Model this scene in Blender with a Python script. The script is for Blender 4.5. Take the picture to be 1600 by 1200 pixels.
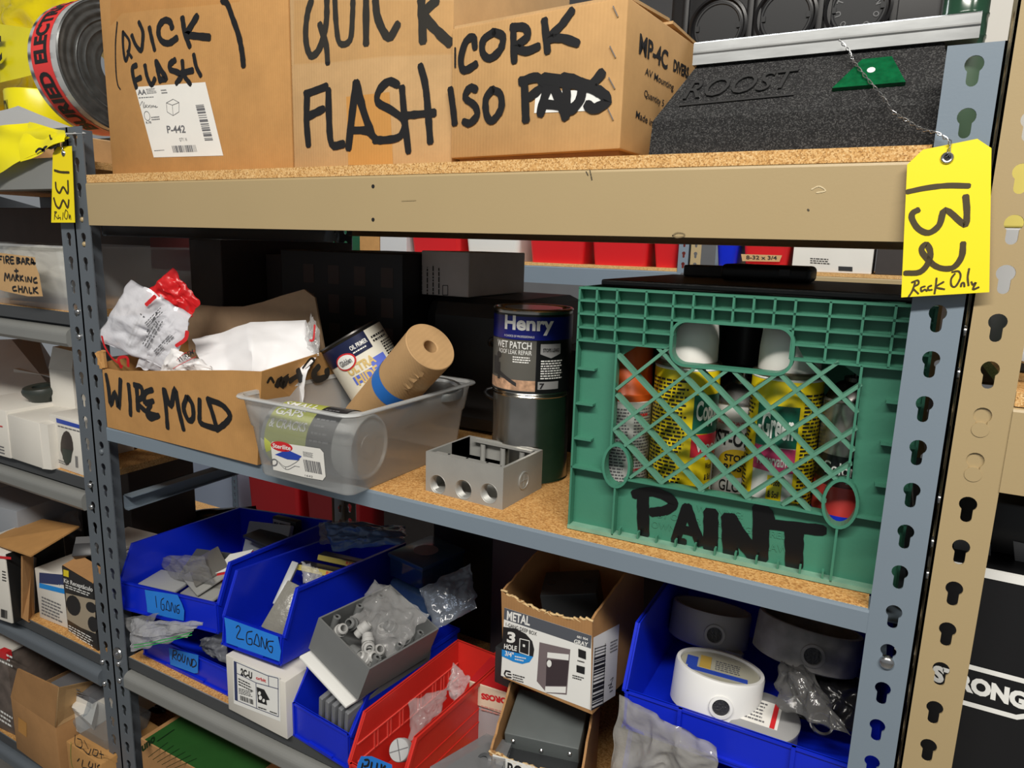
import bpy, bmesh, math, random
from mathutils import Vector, Matrix, noise
random.seed(7)
for _o in list(bpy.data.objects):
    bpy.data.objects.remove(_o)
SC = bpy.context.scene
COL = SC.collection
V = Vector
# ---------------------------------------------------------------- camera
CAM_POS = V((0.5533, -0.6711, 1.6022))
FPX = 1093.69                      # focal length in pixels of the 1600 px wide frame
R_ = V((0.8779, 0.4780, 0.0297)); D_ = V((0.1175, -0.1549, -0.9809)); F_ = V((-0.4643, 0.8646, -0.1922))
cd = bpy.data.cameras.new('camera'); cam = bpy.data.objects.new('camera', cd); COL.objects.link(cam)
cd.sensor_width = 36.0; cd.lens = FPX / 1600 * 36.0; cd.clip_start = 0.02
cm = Matrix((( R_.x, -D_.x, -F_.x), (R_.y, -D_.y, -F_.y), (R_.z, -D_.z, -F_.z))).to_4x4()
cm.translation = CAM_POS
cam.matrix_world = cm
SC.camera = cam
# ---------------------------------------------------------------- light and exposure
SC.view_settings.view_transform = 'Standard'; SC.view_settings.look = 'None'
SC.view_settings.gamma = 1.0; SC.view_settings.use_curve_mapping = False
SC.view_settings.exposure = 0.0
wd = bpy.data.worlds.new('warehouse_air'); SC.world = wd; wd.use_nodes = True
wd.node_tree.nodes['Background'].inputs[0].default_value = (0.92, 0.96, 1.0, 1)
wd.node_tree.nodes['Background'].inputs[1].default_value = 0.22
def lamp(name, loc, target, sx, sy, watts, col):
    l = bpy.data.lights.new(name, 'AREA'); l.shape = 'RECTANGLE'; l.size = sx; l.size_y = sy; l.energy = watts; l.color = col
    o = bpy.data.objects.new(name, l); COL.objects.link(o); o.location = loc
    o.rotation_euler = (V(target) - V(loc)).to_track_quat('-Z', 'Y').to_euler()
    return o
lamp('aisle_strip_lamp', (0.9, -1.55, 3.15), (0.6, -0.2, 1.2), 2.6, 0.16, 92, (1.0, 0.955, 0.88))
lamp('far_aisle_strip_lamp', (-0.6, 1.15, 3.2), (-0.6, 1.3, 0.6), 4.0, 0.2, 60, (0.95, 0.98, 1.0))
# ---------------------------------------------------------------- small tools
def ray(x, y):
    return R_ * ((x - 800) / FPX) + D_ * ((y - 600) / FPX) + F_
def P(x, y, X=None, Y=None, Z=None):
    """the point of the plane X=, Y= or Z= that the camera sees at x, y of the 1600 x 1200 frame"""
    d = ray(x, y)
    if X is not None: t = (X - CAM_POS.x) / d.x
    elif Y is not None: t = (Y - CAM_POS.y) / d.y
    else: t = (Z - CAM_POS.z) / d.z
    return CAM_POS + d * t
class Plane:
    """a face in the place: point o, outward normal n"""
    def __init__(s, o, n):
        s.o = V(o); s.n = V(n).normalized()
        if s.n.dot(CAM_POS - s.o) < 0: s.n = -s.n
    def __call__(s, x, y, off=0.0004):
        d = ray(x, y); t = (s.o - CAM_POS).dot(s.n) / d.dot(s.n)
        return CAM_POS + d * t + s.n * off
def plane3(a, b, c):
    a, b, c = V(a), V(b), V(c)
    return Plane(a, (b - a).cross(c - a))
def frame(x, y, z, yaw=0, pitch=0, roll=0):
    return Matrix.Translation((x, y, z)) @ Matrix.Rotation(yaw, 4, 'Z') @ Matrix.Rotation(pitch, 4, 'X') @ Matrix.Rotation(roll, 4, 'Y')
def axis_frame(o, axis, up=(0, 0, 1)):
    z = V(axis).normalized(); u = V(up)
    if abs(z.dot(u)) > 0.97: u = V((0, 1, 0))
    x = u.cross(z).normalized(); y = z.cross(x)
    m = Matrix((( x.x, y.x, z.x), (x.y, y.y, z.y), (x.z, y.z, z.z))).to_4x4(); m.translation = V(o)
    return m
I4 = Matrix.Identity(4)
_TXT = {}
def glyphs(s, bold=0.0):
    """built-in font outlines of a string as points in its unit box"""
    k = (s, bold)
    if k not in _TXT:
        c = bpy.data.curves.new('t', 'FONT'); c.body = s; c.offset = bold; c.resolution_u = 3
        o = bpy.data.objects.new('t', c)
        m = bpy.data.meshes.new_from_object(o)
        vs = [v.co.copy() for v in m.vertices]; fs = [tuple(p.vertices) for p in m.polygons]
        bpy.data.objects.remove(o); bpy.data.curves.remove(c); bpy.data.meshes.remove(m)
        x0 = min(v.x for v in vs); x1 = max(v.x for v in vs); y0 = min(v.y for v in vs); y1 = max(v.y for v in vs)
        _TXT[k] = ([((v.x - x0) / (x1 - x0 + 1e-9), (v.y - y0) / (y1 - y0 + 1e-9)) for v in vs], fs)
    return _TXT[k]
class MB:
    def __init__(s): s.v = []; s.f = []; s.mi = []; s.m = 0
    def add(s, vs, fs):
        b = len(s.v); s.v += [V(v) for v in vs]
        s.f += [tuple(i + b for i in f) for f in fs]; s.mi += [s.m] * len(fs); return s
    def quad(s, *p): return s.add(p, [tuple(range(len(p)))])
    def box(s, T, a, b):
        x0, y0, z0 = a; x1, y1, z1 = b
        vs = [T @ V(p) for p in ((x0,y0,z0),(x1,y0,z0),(x1,y1,z0),(x0,y1,z0),(x0,y0,z1),(x1,y0,z1),(x1,y1,z1),(x0,y1,z1))]
        return s.add(vs, [(3,2,1,0),(4,5,6,7),(0,1,5,4),(1,2,6,5),(2,3,7,6),(3,0,4,7)])
    def rbox(s, T, a, b, r=0.003, seg=2):
        bm = bmesh.new(); bmesh.ops.create_cube(bm, size=1.0)
        for v in bm.verts:
            v.co = V([(a[i] + b[i]) / 2 + v.co[i] * (b[i] - a[i]) for i in range(3)])
        bmesh.ops.bevel(bm, geom=list(bm.edges), offset=r, segments=seg, profile=0.5, affect='EDGES')
        return s.frombm(bm, T)
    def frombm(s, bm, T=I4):
        bm.verts.index_update()
        s.add([T @ v.co for v in bm.verts], [tuple(v.index for v in f.verts) for f in bm.faces]); bm.free(); return s
    def hexa(s, c):
        """eight corners: bottom four then top four, same order"""
        return s.add(c, [(3,2,1,0),(4,5,6,7),(0,1,5,4),(1,2,6,5),(2,3,7,6),(3,0,4,7)])
    def prism(s, T, pts, y0, y1):
        """outline in local x,z pushed from y0 to y1"""
        n = len(pts)
        vs = [T @ V((x, y0, z)) for x, z in pts] + [T @ V((x, y1, z)) for x, z in pts]
        fs = [tuple(range(n)), tuple(range(2*n-1, n-1, -1))] + [(i, i+n, (i+1) % n + n, (i+1) % n) for i in range(n)]
        return s.add(vs, fs)
    def slab(s, pts, n, t):
        """a world outline with thickness t along -n"""
        k = len(pts); n = V(n).normalized()
        vs = [V(p) for p in pts] + [V(p) - n * t for p in pts]
        return s.add(vs, [tuple(range(k)), tuple(range(2*k-1, k-1, -1))] + [(i, i+k, (i+1) % k + k, (i+1) % k) for i in range(k)])
    def lathe(s, T, prof, seg=40, a0=0.0, a1=2*math.pi, closed=True):
        full = abs(a1 - a0 - 2*math.pi) < 1e-6; n = seg if full else seg + 1
        vs = []
        for r, z in prof:
            for i in range(n):
                a = a0 + (a1 - a0) * i / seg
                vs.append(T @ V((r * math.cos(a), r * math.sin(a), z)))
        fs = []
        for j in range(len(prof) - 1):
            for i in range(seg):
                i2 = (i + 1) % n
                fs.append((j*n+i, j*n+i2, (j+1)*n+i2, (j+1)*n+i))
        return s.add(vs, fs)
    def disc(s, T, r, z=0.0, seg=40, up=True):
        vs = [T @ V((r*math.cos(2*math.pi*i/seg), r*math.sin(2*math.pi*i/seg), z)) for i in range(seg)]
        return s.add(vs, [tuple(range(seg)) if up else tuple(range(seg-1, -1, -1))])
    def cyl(s, T, r, z0, z1, seg=32):
        s.lathe(T, [(r, z0), (r, z1)], seg); s.disc(T, r, z1, seg); return s.disc(T, r, z0, seg, False)
    def tube(s, pts, r, seg=8, closed=False):
        pts = [V(p) for p in pts]; n = len(pts); vs = []; up = V((0, 0, 1)); last = None
        for i, p in enumerate(pts):
            t = (pts[(i+1) % n] - pts[i-1]) if closed else (pts[min(i+1, n-1)] - pts[max(i-1, 0)])
            t.normalize()
            x = (last - t * last.dot(t)) if last is not None else t.cross(up if abs(t.z) < .95 else V((1, 0, 0)))
            x.normalize(); last = x; y = t.cross(x)
            rr = r[i] if isinstance(r, (list, tuple)) else r
            for k in range(seg):
                a = 2*math.pi*k/seg; vs.append(p + x*(rr*math.cos(a)) + y*(rr*math.sin(a)))
        fs = []
        for i in range(n if closed else n-1):
            j = (i+1) % n
            for k in range(seg): fs.append((i*seg+k, i*seg+(k+1) % seg, j*seg+(k+1) % seg, j*seg+k))
        if not closed: fs += [tuple(range(seg-1, -1, -1)), tuple(range((n-1)*seg, n*seg))]
        return s.add(vs, fs)
    def grid(s, fn, nu, nv):
        vs = [fn(i/nu, j/nv) for j in range(nv+1) for i in range(nu+1)]
        w = nu + 1
        return s.add(vs, [(j*w+i, j*w+i+1, (j+1)*w+i+1, (j+1)*w+i) for j in range(nv) for i in range(nu)])
    def stroke(s, pts, w, n, rough=0.10):
        """a felt-pen stroke: flat ribbon of width w along world points on a face with normal n"""
        pts = [V(p) for p in pts]; n = V(n)
        if rough > 0 and len(pts) > 2:      # round the turns of the pen
            q = [pts[0]*2 - pts[1]] + pts + [pts[-1]*2 - pts[-2]]; sm = []
            for i in range(1, len(q)-2):
                for k in range(4):
                    u = k/4; sm.append(.5*(2*q[i] + (q[i+1]-q[i-1])*u + (2*q[i-1]-5*q[i]+4*q[i+1]-q[i+2])*u*u + (3*q[i]-q[i-1]-3*q[i+1]+q[i+2])*u**3))
            pts = sm + [pts[-1]]
        den = []
        for a, b in zip(pts, pts[1:]):
            k = max(1, int((b-a).length / (w*0.6)))
            den += [a.lerp(b, i/k) for i in range(k)]
        den.append(pts[-1]); pts = den
        vs = []; N = len(pts)
        for i, p in enumerate(pts):
            t = (pts[min(i+1, N-1)] - pts[max(i-1, 0)]).normalized(); q = n.cross(t).normalized()
            h = w/2 * (1 + random.uniform(-rough, rough))
            vs += [p + q*h, p - q*h]
        t0 = (pts[1]-pts[0]).normalized(); t1 = (pts[-1]-pts[-2]).normalized()
        e0 = [pts[0] - t0*w*0.28 + (vs[0]-pts[0])*0.6, pts[0] - t0*w*0.28 + (vs[1]-pts[0])*0.6]
        e1 = [pts[-1] + t1*w*0.28 + (vs[-2]-pts[-1])*0.6, pts[-1] + t1*w*0.28 + (vs[-1]-pts[-1])*0.6]
        vs = e0 + vs + e1
        return s.add(vs, [(2*i, 2*i+2, 2*i+3, 2*i+1) for i in range(N+1)])
    def text(s, o, ux, uy, string, bold=0.0):
        vs, fs = glyphs(string, bold); o, ux, uy = V(o), V(ux), V(uy)
        return s.add([o + ux*x + uy*y for x, y in vs], fs)
    def ptext(s, pl, bl, br, tl, string, bold=0.0, off=0.0006):
        o = pl(*bl, off=off)
        return s.text(o, pl(*br, off=off)-o, pl(*tl, off=off)-o, string, bold)
    def pquad(s, pl, pts, off=0.0005):
        return s.add([pl(x, y, off=off) for x, y in pts], [tuple(range(len(pts)))])
    def cpatch(s, T, r, a0, a1, z0, z1, seg=16):
        return s.lathe(T, [(r, z0), (r, z1)], seg, a0, a1)
    def ctext(s, T, r, ac, half, z0, h, string, bold=0.0):
        """lettering wrapped round a can; ac = angle of its middle, reading left to right from outside"""
        vs, fs = glyphs(string, bold)
        return s.add([T @ V((r*math.cos(ac + (x-.5)*2*half), r*math.sin(ac + (x-.5)*2*half), z0 + y*h)) for x, y in vs], fs)
    def clines(s, T, r, a0, a1, z0, z1, n, rnd=None):
        """lines of fine print on a can"""
        rnd = rnd or random
        h = (z1-z0)/n
        for i in range(n):
            a = a0 + (a1-a0)*0.03
            e = a0 + (a1-a0)*rnd.uniform(.8, .99)
            while a < e:
                b = min(e, a + (a1-a0)*rnd.uniform(.05, .16))
                s.cpatch(T, r, a, b, z1-(i+.78)*h, z1-(i+.28)*h, 2)
                a = b + (a1-a0)*.03
        return s
    def lines(s, o, ux, uy, n, rnd=None):
        """lines of fine print in the parallelogram o, ux, uy (uy points up)"""
        rnd = rnd or random; o, ux, uy = V(o), V(ux), V(uy)
        for i in range(n):
            y0 = 1-(i+.75)/n; y1 = 1-(i+.3)/n; a = 0; e = rnd.uniform(.75, 1)
            while a < e:
                b = min(e, a+rnd.uniform(.06, .18))
                s.quad(o+ux*a+uy*y0, o+ux*b+uy*y0, o+ux*b+uy*y1, o+ux*a+uy*y1); a = b+.03
        return s
    def plines(s, pl, bl, br, tl, n, off=0.0006):
        o = pl(*bl, off=off); return s.lines(o, pl(*br, off=off)-o, pl(*tl, off=off)-o, n)
    def bars(s, o, ux, uy, n=24):
        """bar code"""
        o, ux, uy = V(o), V(ux), V(uy); x = 0; rnd = random.Random(n)
        while x < 1:
            w = rnd.choice((.4, .7, 1.1, 1.5))/n; w = min(w, 1-x+1e-6)
            s.quad(o+ux*x, o+ux*(x+w), o+ux*(x+w)+uy, o+ux*x+uy); x += w + rnd.choice((.4, .6, .9))/n
        return s
    def pbars(s, pl, bl, br, tl, n=24, off=0.0006):
        o = pl(*bl, off=off); return s.bars(o, pl(*br, off=off)-o, pl(*tl, off=off)-o, n)
    def build(s, name, mats, parent=None, smooth=None, label=None, loc=None, recalc=False):
        base = V((0, 0, 0))
        if parent is not None: base = V(BASE[parent.name])
        elif loc is not None: base = V(loc)
        me = bpy.data.meshes.new(name)
        me.from_pydata([tuple(v - base) for v in s.v], [], s.f)
        mats = mats if isinstance(mats, (list, tuple)) else [mats]
        for m in mats: me.materials.append(m)
        if len(mats) > 1:
            for p, i in zip(me.polygons, s.mi): p.material_index = i
        bm = bmesh.new(); bm.from_mesh(me)
        bmesh.ops.remove_doubles(bm, verts=bm.verts, dist=1e-6)
        if recalc: bmesh.ops.recalc_face_normals(bm, faces=bm.faces)
        if smooth is not None:
            for f in bm.faces: f.smooth = True
            for e in bm.edges:
                if len(e.link_faces) == 2 and e.calc_face_angle(0) > math.radians(smooth): e.smooth = False
        bm.to_mesh(me); bm.free(); me.update()
        o = bpy.data.objects.new(name, me); COL.objects.link(o)
        if parent is not None: o.parent = parent
        else: o.location = base
        BASE[o.name] = base
        if label: o['label'] = label
        return o
BASE = {}
def thing(name, label, cat, loc, group=None):
    o = bpy.data.objects.new(name, None); COL.objects.link(o); o.location = V(loc); o.empty_display_size = 0.02
    o['label'] = label; o['category'] = cat
    if group: o['group'] = group
    BASE[o.name] = V(loc)
    return o
def tag(o, label, cat, group=None, kind=None):
    if label: o['label'] = label
    if cat: o['category'] = cat
    if group: o['group'] = group
    if kind: o['kind'] = kind
    return o
# ---------------------------------------------------------------- materials
def lin(c):
    return tuple(((x/255)/12.92 if x <= 10 else (((x/255)+.055)/1.055)**2.4) for x in c)
_M = {}
def nodes(name):
    m = bpy.data.materials.new(name); m.use_nodes = True
    nt = m.node_tree; return m, nt, nt.nodes['Principled BSDF']
def mat(name, col, rough=.5, metal=0.0, var=0.0, scale=30.0, bump=0.0, bscale=200.0, spec=.5, alpha=1.0, trans=0.0, stretch=None):
    """paint or plastic with slight mottling and surface grain"""
    if name in _M: return _M[name]
    m, nt, b = nodes(name); c = lin(col)
    b.inputs['Base Color'].default_value = (*c, 1); b.inputs['Roughness'].default_value = rough; b.inputs['Metallic'].default_value = metal
    b.inputs['Specular IOR Level'].default_value = spec
    if alpha < 1: b.inputs['Alpha'].default_value = alpha
    if trans: b.inputs['Transmission Weight'].default_value = trans
    tc = nt.nodes.new('ShaderNodeTexCoord'); src = tc.outputs['Object']
    if stretch:
        mp = nt.nodes.new('ShaderNodeMapping'); mp.inputs['Scale'].default_value = stretch
        nt.links.new(src, mp.inputs['Vector']); src = mp.outputs['Vector']
    if var:
        n = nt.nodes.new('ShaderNodeTexNoise'); n.inputs['Scale'].default_value = scale; n.inputs['Detail'].default_value = 5
        r = nt.nodes.new('ShaderNodeValToRGB'); r.color_ramp.elements[0].position = .3; r.color_ramp.elements[1].position = .7
        r.color_ramp.elements[0].color = (*[x*(1-var) for x in c], 1); r.color_ramp.elements[1].color = (*[min(1, x*(1+var)) for x in c], 1)
        nt.links.new(src, n.inputs['Vector']); nt.links.new(n.outputs['Fac'], r.inputs['Fac']); nt.links.new(r.outputs['Color'], b.inputs['Base Color'])
    if bump:
        n2 = nt.nodes.new('ShaderNodeTexNoise'); n2.inputs['Scale'].default_value = bscale; n2.inputs['Detail'].default_value = 3
        bp = nt.nodes.new('ShaderNodeBump'); bp.inputs['Strength'].default_value = bump; bp.inputs['Distance'].default_value = .002
        nt.links.new(src, n2.inputs['Vector']); nt.links.new(n2.outputs['Fac'], bp.inputs['Height']); nt.links.new(bp.outputs['Normal'], b.inputs['Normal'])
    _M[name] = m; return m
def film(name, col, clear=.7, rough=.15, bump=.6, bscale=60.0, white=.3):
    """thin clear plastic: mostly see-through, with sheen and a little milkiness"""
    if name in _M: return _M[name]
    m = bpy.data.materials.new(name); m.use_nodes = True; nt = m.node_tree; nt.nodes.clear()
    out = nt.nodes.new('ShaderNodeOutputMaterial'); mix = nt.nodes.new('ShaderNodeMixShader'); mix.inputs[0].default_value = 1-clear
    tr = nt.nodes.new('ShaderNodeBsdfTransparent'); tr.inputs[0].default_value = (*lin(col), 1)
    pb = nt.nodes.new('ShaderNodeBsdfPrincipled'); pb.inputs['Base Color'].default_value = (*[x*white + (1-white)*.0 for x in lin(col)], 1)
    pb.inputs['Roughness'].default_value = rough; pb.inputs['Specular IOR Level'].default_value = 1.0
    tc = nt.nodes.new('ShaderNodeTexCoord'); n = nt.nodes.new('ShaderNodeTexNoise'); n.inputs['Scale'].default_value = bscale; n.inputs['Detail'].default_value = 4
    bp = nt.nodes.new('ShaderNodeBump'); bp.inputs['Strength'].default_value = bump; bp.inputs['Distance'].default_value = .004
    nt.links.new(tc.outputs['Object'], n.inputs['Vector']); nt.links.new(n.outputs['Fac'], bp.inputs['Height']); nt.links.new(bp.outputs['Normal'], pb.inputs['Normal'])
    nt.links.new(tr.outputs[0], mix.inputs[1]); nt.links.new(pb.outputs[0], mix.inputs[2]); nt.links.new(mix.outputs[0], out.inputs[0])
    _M[name] = m; return m
def card(name, col, var=.12):
    """kraft cardboard: fibres, faint corrugation"""
    if name in _M: return _M[name]
    m, nt, b = nodes(name); c = lin(col); b.inputs['Roughness'].default_value = .72; b.inputs['Specular IOR Level'].default_value = .25
    tc = nt.nodes.new('ShaderNodeTexCoord')
    n = nt.nodes.new('ShaderNodeTexNoise'); n.inputs['Scale'].default_value = 14; n.inputs['Detail'].default_value = 8; n.inputs['Roughness'].default_value = .7
    r = nt.nodes.new('ShaderNodeValToRGB'); r.color_ramp.elements[0].position = .3; r.color_ramp.elements[1].position = .72
    r.color_ramp.elements[0].color = (*[x*(1-var) for x in c], 1); r.color_ramp.elements[1].color = (*[min(1, x*(1+var)) for x in c], 1)
    w = nt.nodes.new('ShaderNodeTexWave'); w.wave_type = 'BANDS'; w.bands_direction = 'X'; w.inputs['Scale'].default_value = 75; w.inputs['Distortion'].default_value = .6
    bp = nt.nodes.new('ShaderNodeBump'); bp.inputs['Strength'].default_value = .10; bp.inputs['Distance'].default_value = .001
    nt.links.new(tc.outputs['Object'], n.inputs['Vector']); nt.links.new(n.outputs['Fac'], r.inputs['Fac']); nt.links.new(r.outputs['Color'], b.inputs['Base Color'])
    nt.links.new(tc.outputs['Object'], w.inputs['Vector']); nt.links.new(w.outputs['Fac'], bp.inputs['Height']); nt.links.new(bp.outputs['Normal'], b.inputs['Normal'])
    _M[name] = m; return m
def speckle(name, base, dark, light, scale, rough=.8, bump=.3, mid=.45):
    """pressed chips: particle board, crumb rubber"""
    if name in _M: return _M[name]
    m, nt, b = nodes(name); b.inputs['Roughness'].default_value = rough; b.inputs['Specular IOR Level'].default_value = .3
    tc = nt.nodes.new('ShaderNodeTexCoord')
    v = nt.nodes.new('ShaderNodeTexVoronoi'); v.inputs['Scale'].default_value = scale
    n = nt.nodes.new('ShaderNodeTexNoise'); n.inputs['Scale'].default_value = scale*.8; n.inputs['Detail'].default_value = 6; n.inputs['Roughness'].default_value = .75
    sep = nt.nodes.new('ShaderNodeSeparateColor')
    r = nt.nodes.new('ShaderNodeValToRGB'); e = r.color_ramp.elements
    e[0].position = .12; e[0].color = (*lin(dark), 1); e[1].position = .9; e[1].color = (*lin(light), 1)
    k = e.new(mid); k.color = (*lin(base), 1)
    mx = nt.nodes.new('ShaderNodeMath'); mx.operation = 'ADD'; m2 = nt.nodes.new('ShaderNodeMath'); m2.operation = 'MULTIPLY'; m2.inputs[1].default_value = .5
    bp = nt.nodes.new('ShaderNodeBump'); bp.inputs['Strength'].default_value = bump; bp.inputs['Distance'].default_value = .0012
    L = nt.links
    L.new(tc.outputs['Object'], v.inputs['Vector']); L.new(tc.outputs['Object'], n.inputs['Vector'])
    L.new(v.outputs['Color'], sep.inputs['Color']); L.new(sep.outputs['Red'], mx.inputs[0]); L.new(n.outputs['Fac'], mx.inputs[1]); L.new(mx.outputs[0], m2.inputs[0])
    L.new(m2.outputs[0], r.inputs['Fac']); L.new(r.outputs['Color'], b.inputs['Base Color'])
    L.new(m2.outputs[0], bp.inputs['Height']); L.new(bp.outputs['Normal'], b.inputs['Normal'])
    _M[name] = m; return m
INK = mat('black_marker_ink', (22, 22, 24), .45)
PRINT = mat('black_print', (28, 28, 30), .6)
GREYPRINT = mat('grey_print', (105, 105, 108), .6)
WHITE = mat('white_print', (236, 236, 232), .5)
PAPER = mat('white_paper_label', (228, 226, 220), .55, var=.02)
RED = mat('red_print', (205, 40, 45), .5)
BLUEP = mat('blue_print', (40, 70, 170), .5)
YEL = mat('yellow_print', (238, 214, 40), .45)
KRAFT = card('kraft_cardboard', (184, 138, 84))
KRAFTL = card('pale_kraft_cardboard', (192, 156, 110))
KRAFTD = card('brown_cardboard', (168, 126, 82))
KRAFTG = card('grey_brown_cardboard', (150, 126, 100))
WCARD = mat('white_cardboard', (216, 212, 203), .6, var=.04, scale=9, bump=.05)
PBOARD = speckle('particle_board', (196, 144, 82), (132, 84, 40), (224, 182, 120), 520, .75, .25)
PEDGE = speckle('particle_board_edge', (206, 158, 96), (112, 70, 32), (236, 204, 150), 800, .85, .4)
GREYP = mat('blue_grey_enamel', (118, 131, 143), .38, var=.03, scale=6, bump=.03, bscale=500)
SLATE = mat('slate_grey_enamel', (92, 99, 106), .42, var=.05, scale=8, bump=.03, bscale=500)
SLATEL = mat('warm_grey_enamel', (128, 129, 126), .38, var=.05, scale=8, bump=.03, bscale=500)
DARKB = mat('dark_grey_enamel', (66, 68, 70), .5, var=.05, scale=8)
TAN = mat('tan_enamel', (170, 150, 112), .36, var=.025, scale=5, bump=.03, bscale=500)
STEEL = mat('bright_steel', (200, 200, 200), .25, metal=1.0, var=.08, scale=60)
GALV = mat('galvanised_steel', (178, 180, 180), .38, metal=.85, var=.15, scale=90, stretch=(.25, 1, 1))
BLACKP = mat('black_plastic', (24, 24, 26), .35, var=.1, scale=20)
BLACKM = mat('matt_black', (16, 16, 17), .6)
# ---------------------------------------------------------------- room
m = MB(); m.quad((-6, -4, 0), (6, -4, 0), (6, 5, 0), (-6, 5, 0))
tag(m.build('floor', mat('polished_concrete', (126, 124, 120), .4, var=.12, scale=3)), None, None, kind='structure')
m = MB(); m.box(I4, (-6, 5, 0), (6, 5.1, 4.2))
tag(m.build('wall_back', mat('pale_block_wall', (150, 150, 152), .8, var=.05, scale=4)), None, None, kind='structure')
m = MB(); m.box(I4, (-6, -4, 4.2), (6, 5.1, 4.3))
tag(m.build('ceiling', mat('white_ceiling', (190, 190, 188), .8)), None, None, kind='structure')
# ---------------------------------------------------------------- steel racks
def keyhole(cx, cz):
    pts = []; r1, r2, dz = .0065, .0041, .0121
    a0 = math.asin(r2 / r1)
    for i in range(15):
        a = -math.pi/2 + a0 + (2*math.pi - 2*a0) * i / 14
        pts.append((cx + r1*math.cos(a), cz + r1*math.sin(a)))
    for i in range(8):
        a = math.pi + math.pi * i / 7
        pts.append((cx + r2*math.cos(a), cz - dz + r2*math.sin(a)))
    return pts
def round_hole(cx, cz, r, n=14):
    return [(cx + r*math.cos(2*math.pi*i/n), cz + r*math.sin(2*math.pi*i/n)) for i in range(n)]
def plate(T, outline, holes, t, mb):
    """sheet in local x,z, from y=0 back to y=t, with holes through it"""
    bm = bmesh.new(); es = []
    for loop in [outline] + holes:
        vs = [bm.verts.new((x, 0, z)) for x, z in loop]
        es += [bm.edges.new((vs[i], vs[(i+1) % len(vs)])) for i in range(len(vs))]
    bmesh.ops.triangle_fill(bm, use_beauty=True, use_dissolve=False, edges=es, normal=(0, -1, 0))
    bmesh.ops.recalc_face_normals(bm, faces=bm.faces)
    g = bmesh.ops.extrude_face_region(bm, geom=list(bm.faces))
    for v in g['geom']:
        if isinstance(v, bmesh.types.BMVert): v.co.y = t
    bmesh.ops.recalc_face_normals(bm, faces=bm.faces)
    mb.frombm(bm, T)
PITCH = .0381
def leg(mb, T, w, z0, z1, phase, skip=()):
    """one keyholed leg of a post, local x 0..w"""
    k0 = math.ceil((z0 + .018 - phase) / PITCH); k1 = math.floor((z1 - .008 - phase) / PITCH)
    z = z0; zs = []
    for k in range(k0, k1 + 1):
        c = phase + k*PITCH; top = min(z1, c + PITCH/2 - .003) if k < k1 else z1
        holes = [keyhole(w*.5, c)] if k not in skip else []
        plate(T, [(0, z), (w, z), (w, top), (0, top)], holes, .0018, mb); z = top
def post(parent, x0, x1, y, z0, z1, phase, material, outer, facing=1, skip=(), side=True):
    """angle post: front leg from x0 to x1 at depth y, side leg along `outer` ('l' or 'r')"""
    mb = MB(); w = x1 - x0
    leg(mb, Matrix.Translation((x0, y, 0)) if facing > 0 else Matrix.Translation((x0, y - .0018, 0)), w, z0, z1, phase, skip)
    if side:
        xs = x0 if outer == 'l' else x1
        T = Matrix.Translation((xs if outer == 'l' else xs, y if facing > 0 else y, 0)) @ Matrix.Rotation(math.pi/2 * facing, 4, 'Z')
        if outer == 'l': T = Matrix.Translation((xs + .0018, y, 0)) @ Matrix.Rotation(math.pi/2 * facing, 4, 'Z')
        leg(mb, T, w, z0, z1, phase, skip)
    return mb.build('post', material, parent)
def beam_plain(parent, x0, x1, y, z0, z1, material, facing=1, name='beam'):
    """formed beam: face, rolled top edge and inward shelf flange"""
    mb = MB(); t = .0018; d = .03*facing; r = .003
    prof = [(0, z0), (0, z1-r), (.0009*facing, z1-.0009), (r*facing, z1), (d, z1), (d, z1-t), (r*facing+t*facing, z1-t), (t*facing, z1-r-t), (t*facing, z0+t), (.014*facing, z0+t), (.014*facing, z0)]
    T = Matrix.Translation((0, y, 0)) @ Matrix.Rotation(math.pi/2, 4, 'Z')
    # local x -> world y, local y -> world -x
    mb.prism(T, prof, -x0, -x1)
    return mb.build(name, material, parent, recalc=True)
def beam_step(parent, x0, x1, y, ztop, materials, drop=.079):
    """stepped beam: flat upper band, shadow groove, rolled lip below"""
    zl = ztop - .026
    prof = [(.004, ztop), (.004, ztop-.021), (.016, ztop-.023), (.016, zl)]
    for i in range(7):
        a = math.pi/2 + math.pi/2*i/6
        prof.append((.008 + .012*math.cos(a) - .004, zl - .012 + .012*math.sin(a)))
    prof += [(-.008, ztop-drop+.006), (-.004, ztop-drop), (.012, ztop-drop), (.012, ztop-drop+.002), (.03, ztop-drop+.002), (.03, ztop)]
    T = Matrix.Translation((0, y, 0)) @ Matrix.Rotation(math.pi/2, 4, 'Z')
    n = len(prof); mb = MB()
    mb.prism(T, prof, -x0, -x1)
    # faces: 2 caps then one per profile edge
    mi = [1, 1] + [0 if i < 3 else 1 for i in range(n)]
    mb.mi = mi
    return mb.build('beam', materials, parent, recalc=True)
def bolt(parent, c, n, r=.0055, material=None, name='bolt'):
    T = axis_frame(c, n); mb = MB()
    mb.lathe(T, [(0, .0036), (r*.55, .0034), (r*.9, .002), (r, 0), (r, -.002), (0, -.002)], 14)
    return mb.build(name, material or STEEL, parent, smooth=50)
WX = .606; PW = .039; DEP = .61
PH = 1.75
rack = thing('shelving_rack', 'slate and blue-grey boltless steel rack filling the middle of the photo, with tan upper beam', 'shelving rack', (0, .3, 0))
ph = PH % PITCH
post(rack, -WX, -WX+PW, 0, 0, 1.764, ph, SLATE, 'l')
post(rack, WX-PW, WX, 0, 0, 1.765, ph, GREYP, 'r')
post(rack, -WX, -WX+PW, DEP, 0, 1.764, ph, SLATE, 'l', facing=-1)
post(rack, WX-PW, WX, DEP, 0, 1.765, ph, GREYP, 'r', facing=-1)
xi = WX - PW
tb = beam_plain(rack, -xi, xi, -.001, 1.6158, 1.680, TAN)
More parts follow.
